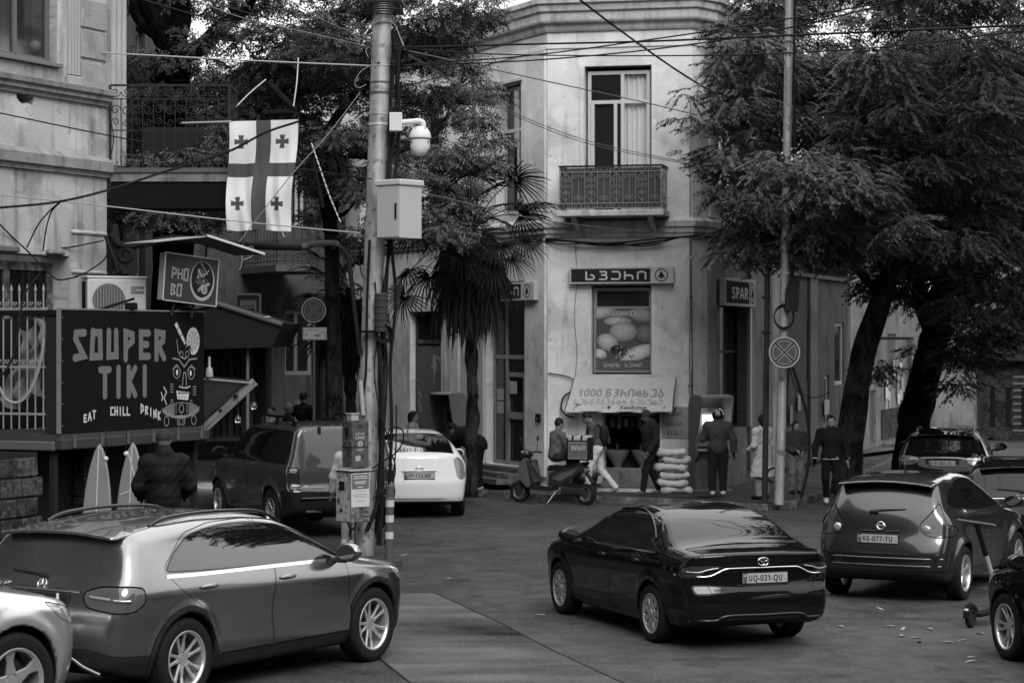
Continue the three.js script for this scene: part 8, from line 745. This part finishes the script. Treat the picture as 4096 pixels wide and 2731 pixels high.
// ---------------------------------------------------------------- people: one smooth body each, clothes over it
const HEADG=nets((x,y,z)=>{let d=ell(x,y,z,[0,0.02,-0.012],[0.076,0.1,0.095]);d=smin(d,ell(x,y,z,[0,-0.055,0.03],[0.05,0.06,0.06]),0.05);d=smin(d,cap(x,y,z,[0,0.012,0.08],[0,-0.022,0.102],0.009,0.014),0.02);d=smin(d,ell(x,y,z,[0,0.022,0.072],[0.05,0.01,0.014]),0.02);d=smin(d,ell(x,y,z,[0,-0.062,0.085],[0.024,0.008,0.01]),0.012);for(const s of[-1,1]){d=smin(d,ell(x,y,z,[s*0.078,-0.005,-0.01],[0.012,0.03,0.02]),0.01);d=smax(d,-ell(x,y,z,[s*0.03,0.004,0.094],[0.018,0.009,0.012]),0.012);}return smin(d,cap(x,y,z,[0,-0.06,-0.02],[0,-0.16,-0.03],0.052,0.055),0.04);},[-0.11,-0.19,-0.13],[0.11,0.14,0.13],0.011);
// a hand: palm, four unequal bent fingers and a thumb off the side of the palm; wrist at the origin, fingers down -y, thumb towards +z
const HANDG=nets((x,y,z)=>{let d=smax(ell(x,y+0.05,z,[0,0,0],[0.019,0.054,0.045]),-0.2,0.01);for(const[k,zz,l]of[[0,0.03,0.075],[1,0.01,0.085],[2,-0.011,0.078],[3,-0.031,0.06]]){const a=[0,-0.085,zz],b=[0.012,-0.085-l*0.5,zz*1.05],c=[0.034,-0.085-l*0.88,zz];d=smin(d,Math.min(cap(x,y,z,a,b,0.0095,0.009),cap(x,y,z,b,c,0.009,0.0075)),0.006);}d=smin(d,Math.min(cap(x,y,z,[0.004,-0.035,0.036],[0.014,-0.07,0.062],0.013,0.011),cap(x,y,z,[0.014,-0.07,0.062],[0.026,-0.1,0.062],0.011,0.009)),0.01);return smin(d,cap(x,y,z,[0,0.03,0],[0,-0.02,0],0.026,0.028),0.02);},[-0.05,-0.2,-0.07],[0.07,0.06,0.09],0.006,1);
const limbMat=(a,b,flip)=>{const d=V().subVectors(b,a).normalize(),q=new THREE.Quaternion().setFromUnitVectors(V(0,-1,0),d);return new THREE.Matrix4().compose(b,q,V(flip?-1:1,1,1));};
const PM={skin:mat(0.28,0.6,{sheen:0.2}),skinDark:mat(0.2,0.6),hair:mat(0.012,0.55),hairGrey:mat(0.2,0.7),eye:mat(0.01,0.15),black:mat(0.014,0.85),white:mat(0.66,0.85),shoe:mat(0.6,0.6),darkShoe:mat(0.02,0.5)};
const cm=v=>mat(v,0.9,{bumpMap:rep(T.cloth,3),bumpScale:0.002});
function person(label,pos,turn,o={}){
// joints: facing +z, left is +x
const J={pel:[0,0.95,0],chest:[0,1.28,0.0],neck:[0,1.46,-0.01],head:[0,1.62,0.015],hipL:[0.09,0.92,0],hipR:[-0.09,0.92,0],knL:[0.1,0.5,0.02],knR:[-0.1,0.5,0.02],anL:[0.1,0.09,-0.01],anR:[-0.1,0.09,-0.01],shL:[0.185,1.4,-0.01],shR:[-0.185,1.4,-0.01],elL:[0.25,1.12,-0.03],elR:[-0.25,1.12,-0.03],wrL:[0.26,0.87,0.05],wrR:[-0.26,0.87,0.05], ...o.J};
const sc=o.scale??1,W=o.width??1;for(const k in J)J[k]=J[k].map((v,i)=>v*sc*(i===0?W:1));
const r=v=>v*sc,t=thing('person',label,o.category??'person',pos,turn,o.group);
const legs=(x,y,z,e)=>{let d=9;for(const s of['L','R']){d=smin(d,cap(x,y,z,J['hip'+s],J['kn'+s],r(0.082)+e,r(0.058)+e),r(0.03));d=smin(d,cap(x,y,z,J['kn'+s],J['an'+s],r(0.056)+e,r(0.038)+e),r(0.03));}return smin(d,ell(x,y,z,J.pel,[r(0.155)+e,r(0.12)+e,r(0.115)+e]),r(0.06));};
const torso=(x,y,z,e)=>{let d=ell(x,y,z,[lerp(J.pel[0],J.chest[0],0.1),J.pel[1]+r(0.04),J.pel[2]],[r(0.145)+e,r(0.14)+e,r(0.105)+e]);d=smin(d,cap(x,y,z,J.pel,J.chest,r(0.115)+e,r(0.12)+e),r(0.08));d=smin(d,ell(x,y,z,J.chest,[r(0.17)+e,r(0.17)+e,r(0.115)+e]),r(0.08));return smin(d,cap(x,y,z,J.shL,J.shR,r(0.058)+e,r(0.058)+e),r(0.07));};
const arms=(x,y,z,e)=>{let d=9;for(const s of['L','R']){d=smin(d,cap(x,y,z,J['sh'+s],J['el'+s],r(0.052)+e,r(0.041)+e),r(0.03));d=smin(d,cap(x,y,z,J['el'+s],J['wr'+s],r(0.041)+e,r(0.028)+e*0.9),r(0.03));}return d;};
const feet=(x,y,z,e)=>{let d=9;for(const s of['L','R']){const a=J['an'+s],k=J['kn'+s],f=J['toe'+s];const tz=f?f[2]:a[2]+r(0.16),ty=f?f[1]:a[1]-r(0.055),tx=f?f[0]:a[0]*1.15;d=Math.min(d,smin(cap(x,y,z,[a[0],a[1]-r(0.04),a[2]-r(0.03)],[tx,ty,tz],r(0.043)+e,r(0.036)+e),cap(x,y,z,a,[a[0],a[1]+r(0.03),a[2]],r(0.042)+e,r(0.04)+e),r(0.03)));}return d;};
const neckD=(x,y,z)=>cap(x,y,z,J.neck,[lerp(J.neck[0],J.head[0],0.5),lerp(J.neck[1],J.head[1],0.5),lerp(J.neck[2],J.head[2],0.5)],r(0.055),r(0.052));
const all=Object.values(J),lo=[0,1,2].map(i=>Math.min(...all.map(p=>p[i]))-0.24),hi=[0,1,2].map(i=>Math.max(...all.map(p=>p[i]))+0.26);lo[1]=Math.max(lo[1],-0.12);const cell=o.cell??0.021;
const hm=new THREE.Matrix4().compose(V(...J.head),new THREE.Quaternion().setFromEuler(new THREE.Euler(o.nod??0,o.look??0,o.tilt??0,'YXZ')),V(sc,sc,sc));
const body=nets((x,y,z)=>{let d=smin(legs(x,y,z,0),torso(x,y,z,0),r(0.05));d=smin(d,arms(x,y,z,0),r(0.035));d=smin(d,feet(x,y,z,0),r(0.03));return smin(d,neckD(x,y,z),r(0.05));},lo,hi,cell);
const geos=[body,HEADG.clone().applyMatrix4(hm)];for(const s of['L','R']){const m=limbMat(V(...J['el'+s]),V(...J['wr'+s]),s==='R');geos.push(HANDG.clone().applyMatrix4(m.multiply(new THREE.Matrix4().makeScale(sc,sc,sc))));}
part(t,'body',geos,o.skin??PM.skin);
for(const s of[-1,1])part(t,'eye',new THREE.SphereGeometry(0.0095,8,6).translate(s*0.03,0.004,0.084).applyMatrix4(hm),PM.eye);
const hem=o.hem??(J.pel[1]-r(0.06)),th=o.thick??0.018,wob=(x,y,z)=>0.006*Math.sin(y*38+x*21+z*17)*Math.sin(x*27-z*31+y*9),puff=o.puff?(x,y,z)=>0.011*Math.sqrt(Math.abs(Math.sin(y*PI / 0.2))):()=>0;
part(t,o.topName??'jacket',nets((x,y,z)=>{let a=arms(x,y,z,th*0.85);if(o.sleeve){for(const s of['L','R']){const e=J['el'+s],h=J['sh'+s],dx=e[0]-h[0],dy=e[1]-h[1],dz=e[2]-h[2],L=Math.hypot(dx,dy,dz);a=Math.max(a,-9);const q=((x-h[0])*dx+(y-h[1])*dy+(z-h[2])*dz) / L-L*o.sleeve;if(Math.sign(x)===Math.sign(h[0]))a=smax(a,q,0.01);}}let d=smin(torso(x,y,z,th+(o.skirt?Math.max(0,J.pel[1]+0.1-y)*o.skirt:0)),a,r(0.05));if(o.skirt){const k=Math.max(0,J.pel[1]-y);d=smin(d,Math.max(ell(x,J.pel[1],z,J.pel,[r(0.16)+th+k*0.16,1,r(0.12)+th+k*0.16]),Math.abs(y-(J.pel[1]-0.3))-0.42),0.05);}d=smin(d,cap(x,y,z,J.neck,[J.neck[0],J.neck[1]+(o.collar??0.01),J.neck[2]-(o.collar?0.02:0)],r(0.062)+th,r(0.06)+th),0.04);d=Math.max(d,hem-y);for(const s of['L','R']){const e=J['el'+s],w=J['wr'+s],L=Math.hypot(w[0]-e[0],w[1]-e[1],w[2]-e[2]);const q=((x-w[0])*(w[0]-e[0])+(y-w[1])*(w[1]-e[1])+(z-w[2])*(w[2]-e[2])) / L;if(Math.hypot(x-w[0],y-w[1],z-w[2])<0.14)d=smax(d,q+0.005,0.01);}return d+wob(x,y,z)-puff(x,y,z);},lo,hi,cell),o.top??PM.black);
if(o.bare!==true)part(t,'trousers',nets((x,y,z)=>{let d=legs(x,y,z,o.tth??0.02);d=Math.max(d,y-(J.pel[1]+r(0.1)));if(!o.sit)d=Math.max(d,Math.min(J.anL[1],J.anR[1])-r(0.02)-y);return d+wob(x*1.3,y*0.8,z);},lo,hi,cell),o.legs??PM.black);
for(const s of['L','R'])part(t,'shoe',nets((x,y,z)=>Math.max(feet(x,y,z,0.01),(s==='L'?-1:1)*(x-(J.anL[0]+J.anR[0]) / 2)*(o.side?0:1)),[J['an'+s][0]-0.22,J['an'+s][1]-0.13,J['an'+s][2]-0.24],[J['an'+s][0]+0.22,J['an'+s][1]+0.1,J['an'+s][2]+0.32],0.018),o.shoes??PM.darkShoe);
if(o.hair!==false){const H=o.hair??'short',g=nets((x,y,z)=>{let d=ell(x,y,z,[0,0.032,-0.02],[0.087,0.104,0.1]);d=smax(d,-(y+0.02-z*0.9+(Math.abs(x)>0.06?0.01:0.0)),0.03);d=smax(d,-ell(x,y,z,[0,-0.03,0.11],[0.068,0.085,0.07]),0.02);if(H==='long')d=smin(d,cap(x,y,z,[0,0.0,-0.05],[0,-0.3,-0.06],0.085,0.06),0.05);d+=0.005*Math.sin(x*90+y*30)*Math.sin(z*80);return d;},[-0.13,-0.42,-0.19],[0.13,0.18,0.13],0.014);part(t,'hair',g.applyMatrix4(hm),o.hairM??PM.hair);}
if(o.cap)part(t,'knit_cap',nets((x,y,z)=>smax(ell(x,y,z,[0,0.035,-0.015],[0.092,0.11,0.106]),-(y-0.012),0.015)+0.002*Math.sin(x*200),[-0.13,-0.03,-0.15],[0.13,0.18,0.13],0.012).applyMatrix4(hm),cm(0.035));
if(o.helmet){part(t,'helmet',nets((x,y,z)=>smax(ell(x,y,z,[0,0.01,-0.01],[0.125,0.14,0.145]),-(y+0.1),0.02),[-0.16,-0.14,-0.18],[0.16,0.18,0.17],0.014).applyMatrix4(hm),mat(0.012,0.2,{clearcoat:1}));part(t,'helmet_stripes',[-0.03,0,0.03].map(x=>tube([V(x,-0.03,-0.156),V(x,0.05,-0.15),V(x,0.1,-0.125)],0.008,8,5)).map(g=>g.applyMatrix4(hm)),mat(0.35,0.6));}
t.userData.J=undefined;return t;
}
const stand=(px,Z,y=0.12)=>V(at(px,0,Z).x,y,-Z);
const stride={knL:[0.1,0.53,0.17],anL:[0.1,0.1,0.3],knR:[-0.1,0.49,-0.06],anR:[-0.1,0.14,-0.36],toeR:[-0.1,0.04,-0.24]};
person('man seen from behind in a black puffer jacket and knit cap by the terrace',stand(655,28,0.3),PI+0.25,{scale:1.03,width:1.06,thick:0.045,puff:true,top:mat(0.009,0.75),legs:cm(0.012),hair:false,cap:true,look:-0.25,cell:0.018,hem:0.82,collar:0.05,skin:mat(0.16,0.7),J:{head:[0,1.66,0.03],elL:[0.29,1.12,0.02],elR:[-0.29,1.12,0.02],wrL:[0.24,0.98,0.22],wrR:[-0.26,1.0,0.24]}});
person('person in a pale loose shirt half hidden behind the meter boxes',stand(1402,35.7,0.0),PI-0.5,{top:cm(0.55),topName:'shirt',legs:cm(0.42),thick:0.04,hem:0.72,shoes:PM.shoe,J:{elL:[0.28,1.1,-0.06],wrL:[0.34,0.84,0.0]}});
person('helmeted man in dark clothes with white shoes facing the glowing terminal',stand(2872,45.9),PI-0.1,{helmet:true,hair:false,thick:0.045,width:1.08,top:cm(0.055),legs:cm(0.016),shoes:PM.shoe,tth:0.035,nod:0.2,hem:0.8,J:{elL:[0.29,1.14,0.05],wrL:[0.2,1.15,0.3],elR:[-0.3,1.12,-0.02],wrR:[-0.3,0.86,0.0]}});
person('man in white trousers with bowed head striding behind the scooter',stand(2390,46.2),-PI / 2-0.15,{top:cm(0.075),topName:'sweater',legs:cm(0.62),shoes:PM.shoe,side:true,nod:0.55,thick:0.022,skin:PM.skinDark,J:{ ...stride,anL:[0.1,0.1,0.2],knL:[0.1,0.52,0.16],chest:[0,1.27,0.08],neck:[0,1.42,0.14],head:[0,1.56,0.22],shL:[0.185,1.38,0.09],shR:[-0.185,1.38,0.09],elL:[0.24,1.12,0.1],wrL:[0.2,1.0,0.3],elR:[-0.24,1.12,0.06],wrR:[-0.2,0.98,0.26]}});
{const t=thing('backpack','small black backpack worn by the man in white trousers','backpack',stand(2390,46.2),-PI / 2-0.15);part(t,'bag',nets((x,y,z)=>smax(ell(x,y,z,[0,1.2,-0.13],[0.16,0.24,0.11]),Math.abs(x)-0.14,0.04),[-0.2,0.9,-0.28],[0.2,1.5,0.02],0.02),mat(0.012,0.6));part(t,'pocket',rbox(0.18,0.14,0.05,0.02,0,1.1,-0.24),mat(0.03,0.6));for(const s of[-1,1])part(t,'strap',tube([V(s*0.11,1.38,-0.08),V(s*0.12,1.44,0.06),V(s*0.13,1.3,0.2),V(s*0.14,1.1,0.12)],0.014,14,5),PM.black);}
person('man dressed all in black walking past the cement sacks',stand(2603,45.9),-PI / 2+0.3,{top:cm(0.016),legs:cm(0.012),thick:0.035,side:true,shoes:mat(0.15,0.6),nod:0.3,cap:true,skin:mat(0.08,0.6),J:{ ...stride,knL:[0.1,0.52,0.14],anL:[0.1,0.1,0.2],anR:[-0.1,0.11,-0.22],toeR:[-0.1,0.04,-0.08],chest:[0,1.28,0.03],head:[0,1.6,0.1],wrL:[0.24,0.88,0.14],wrR:[-0.26,0.87,-0.06]}});
person('woman in a long white coat partly hidden by the street post',stand(3050,44.6),-2.4,{hair:'long',top:cm(0.6),topName:'coat',skirt:0.1,hem:0.45,legs:cm(0.35),shoes:PM.black,scale:0.96,thick:0.03,tth:0.03,J:{wrL:[0.2,1.02,0.2],elL:[0.24,1.12,0.0]}});
person('girl in a dark jacket and grey trousers standing beside the hanging cables',stand(3185,46.2),0.25,{hair:'long',top:cm(0.05),legs:cm(0.2),scale:0.86,thick:0.035,tth:0.028,J:{wrL:[0.1,1.0,0.18],wrR:[-0.1,1.0,0.18]}});
{const t=person('young man in a black tracksuit with white stripes at waist and cuffs',stand(3325,44.4,0.05),-0.1,{top:cm(0.012),legs:cm(0.01),shoes:PM.shoe,thick:0.035,width:1.06,hem:0.86,J:{wrL:[0.3,0.86,0.02],wrR:[-0.3,0.86,0.02],elL:[0.29,1.12,-0.02],elR:[-0.29,1.12,-0.02],anL:[0.13,0.09,0.0],anR:[-0.08,0.11,-0.2],toeR:[-0.08,0.04,-0.06]}});part(t,'waist_stripe',[0.885,0.915].map(y=>new THREE.TorusGeometry(1,0.03,6,40).rotateX(PI / 2).scale(0.186,0.25,0.146).translate(0,y,0)),PM.white);for(const s of[1,-1])part(t,'cuff_stripe',new THREE.TorusGeometry(0.05,0.009,6,18).rotateX(PI / 2).translate(s*0.3*1.06,0.9,0.015),PM.white);}
person('boy in a grey top sitting on the parked scooter',V(at(2222,0,44.95).x,0,-44.95),PI / 2+0.5,{sit:true,scale:0.98,top:cm(0.1),topName:'sweater',legs:cm(0.03),shoes:PM.darkShoe,skin:PM.skinDark,hem:0.74,J:{pel:[0,1.0,0],hipL:[0.1,0.98,0.02],hipR:[-0.1,0.98,0.02],chest:[0,1.3,0.04],neck:[0,1.47,0.06],head:[0,1.63,0.1],shL:[0.17,1.41,0.05],shR:[-0.17,1.41,0.05],knL:[0.14,0.98,0.42],knR:[-0.14,0.98,0.42],anL:[0.15,0.52,0.4],anR:[-0.15,0.52,0.4],elL:[0.23,1.16,0.14],wrL:[0.14,1.06,0.34],elR:[-0.23,1.16,0.14],wrR:[-0.14,1.06,0.34]},nod:0.15});
person('woman with long dark hair and pale sleeves walking beyond the white car',stand(1652,47.6),PI / 2-0.2,{hair:'long',top:cm(0.3),legs:cm(0.02),scale:0.95,side:true,J:{ ...stride,wrL:[0.2,1.05,0.22],elL:[0.22,1.15,-0.02]}});
person('grey haired man in a dark waistcoat beyond the dark boxy car',stand(1152,50.5),PI / 2+0.3,{hairM:PM.hairGrey,top:cm(0.02),sleeve:0.2,topName:'waistcoat',legs:cm(0.02),skin:mat(0.16,0.6),J:{elL:[0.22,1.15,-0.12],wrL:[0.24,0.95,0.0]}});
person('tall figure in black standing against the dim doorway',stand(1215,52.5),2.6,{top:cm(0.008),legs:cm(0.008),scale:1.12,skin:PM.skinDark,J:{elL:[0.34,1.2,0.02],wrL:[0.3,1.42,0.14]}});
person('short haired woman in a dark gilet near the meter boxes',stand(1330,50),0.6,{top:cm(0.02),sleeve:0.3,topName:'gilet',legs:cm(0.02),scale:0.97,thick:0.04,skin:mat(0.15,0.6),hair:'short'});
person('person in a pale patterned shirt beside the grey haired man',stand(1085,51.5),-0.6,{top:cm(0.38),topName:'shirt',legs:cm(0.02),scale:0.95});
person('person in black bending toward the terminal beside the palm trunk',stand(1915,47.2),-PI / 2-0.2,{top:cm(0.009),legs:cm(0.009),thick:0.06,side:true,nod:0.7,J:{chest:[0,1.14,0.26],neck:[0,1.22,0.42],head:[0,1.28,0.55],shL:[0.19,1.2,0.36],shR:[-0.19,1.2,0.36],elL:[0.22,1.06,0.58],wrL:[0.18,1.14,0.82],elR:[-0.22,0.98,0.5],wrR:[-0.2,0.86,0.62],pel:[0,0.93,0]}});
// ---------------------------------------------------------------- the delivery scooter
{const a=V(at(2080,0,45.5).x,0,-45.5),b=V(at(2345,0,44.7).x,0,-44.7),d=b.clone().sub(a),L=d.length(),t=thing('motor_scooter','dark motor scooter parked at the kerb below the awning','scooter',a,Math.atan2(-d.z,d.x));const r=0.215,dk=mat(0.015,0.3,{clearcoat:1}),mid=mat(0.1,0.3,{clearcoat:1}),tg=tyreGeo(r,r*0.62,0.1),rg=merge(rimGeo(r*0.62,0.1,6,{sw:0.6,dish:0.01}));
for(const x of[0,L]){const w=part(t,'wheel',tg,CM.tyre);w.position.set(x,r,0);part(w,'rim',rg,CM.rimDark);part(w,'brake_disc',cyl(0.08,0.08,0.01,24).rotateX(PI / 2).translate(0,0,0.05),CM.disc);}
const sh=(pts,w,rd=0.03)=>ext(shape(roundPoly(pts,rd)),w,0.015).translate(0,0,-w / 2);part(t,'fork',[rod(V(0,r,0.07),V(0.16,0.72,0.05),0.02),rod(V(0,r,-0.07),V(0.16,0.72,-0.05),0.02)],CM.disc);part(t,'front_mudguard',sh([[-0.24,0.3],[-0.12,0.44],[0.1,0.48],[0.2,0.36],[0.1,0.4],[-0.1,0.38]],0.13),mid);part(t,'front_shield',sh([[0.1,0.45],[0.02,0.62],[0.12,0.86],[0.22,0.92],[0.3,0.6],[0.36,0.36],[0.26,0.3]],0.34,0.05),mid);part(t,'leg_panel',sh([[0.24,0.9],[0.32,0.86],[0.42,0.42],[0.36,0.34]],0.36,0.02),dk);part(t,'floorboard',sh([[0.3,0.28],[0.3,0.36],[0.82,0.36],[0.82,0.26]],0.32,0.03),dk);part(t,'rear_fairing',sh([[0.72,0.3],[0.74,0.62],[1.0,0.7],[1.5,0.82],[1.56,0.7],[1.2,0.48],[1.0,0.36]],0.26,0.05),dk);part(t,'side_panel',sh([[0.8,0.52],[1.0,0.62],[1.42,0.74],[1.3,0.6],[1.0,0.45]],0.28,0.03),mid);part(t,'seat',sh([[0.7,0.66],[0.74,0.78],[1.0,0.76],[1.2,0.82],[1.55,0.86],[1.55,0.8],[1.0,0.68]],0.26,0.04),mat(0.012,0.7));part(t,'engine',[rbox(0.5,0.16,0.16,0.04,L-0.3,0.26,0.02),cyl(0.05,0.06,0.46,14).rotateZ(PI / 2).translate(L-0.1,0.3,-0.16)],CM.plastic);
part(t,'handlebar',[tube([V(0.32,1.0,0.32),V(0.24,1.02,0.18),V(0.18,0.98,0),V(0.24,1.02,-0.18),V(0.32,1.0,-0.32)],0.018,24,8)],CM.plastic);part(t,'handlebar_cover',nets((x,y,z)=>ell(x,y,z,[0.16,0.98,0],[0.13,0.09,0.17]),[-0.02,0.84,-0.22],[0.34,1.12,0.22],0.025),dk);part(t,'head_lamp',new THREE.SphereGeometry(0.07,18,12).scale(0.6,0.8,1.1).translate(0.06,0.98,0),CM.lampClear);for(const s of[1,-1]){part(t,'mirror_stalk',rod(V(0.26,1.03,s*0.24),V(0.22,1.24,s*0.32),0.008),CM.plastic);part(t,'wing_mirror',new THREE.SphereGeometry(0.06,16,10).scale(0.25,0.9,0.7).translate(0.22,1.28,s*0.33),CM.plastic);}part(t,'tail_lamp',rbox(0.06,0.08,0.18,0.02,1.56,0.68,0),CM.lamp);part(t,'number_plate',[box(0.012,0.16,0.18,0,0,0).rotateZ(-0.25).translate(L+0.32,0.52,0)],M.offwhite);part(t,'rear_mudguard',sh([[1.5,0.66],[1.58,0.64],[1.72,0.44],[1.68,0.42]],0.1,0.01),CM.plastic);part(t,'stand',rod(V(0.9,0.26,0.1),V(0.78,0.02,0.24),0.012),M.steel);part(t,'rack',[box(0.4,0.02,0.3,1.42,0.9,0),rod(V(1.3,0.8,0.1),V(1.3,0.9,0.1),0.012),rod(V(1.5,0.82,-0.1),V(1.5,0.9,-0.1),0.012)],CM.plastic);
const p=V(1.4,1.13,0).applyMatrix4(t.matrixWorld),q=thing('delivery_box','square insulated delivery bag with taped edges on the scooter rack','delivery bag',p,t.rotation.y+0.28);part(q,'case',rbox(0.42,0.44,0.42,0.02),mat(0.26,0.6));part(q,'lid',rbox(0.43,0.1,0.43,0.03,0,0.2,0),mat(0.4,0.6));for(const x of[-0.205,0.205])part(q,'edge_band',rbox(0.03,0.45,0.44,0.01,x,-0.01,0),PM.black);part(q,'edge_band',rbox(0.43,0.025,0.44,0.008,0,0.145,0),PM.black);for(const x of[-0.1,0.08])part(q,'strap',rbox(0.04,0.12,0.45,0.01,x,0.2,0),PM.black);part(q,'face_print',new THREE.PlaneGeometry(0.36,0.3).translate(0,-0.04,0.2125),mat(1,0.6,{map:canvasTex(256,214,(x,w,h)=>{x.fillStyle=css(0.12);x.fillRect(0,0,w,h);x.fillStyle=css(0.08);x.fillRect(0,120,w,8);x.fillStyle=css(0.42);x.font='italic bold 96px sans-serif';x.fillText('Wolt',22,104);})}));}
renderer.render(scene,camera);
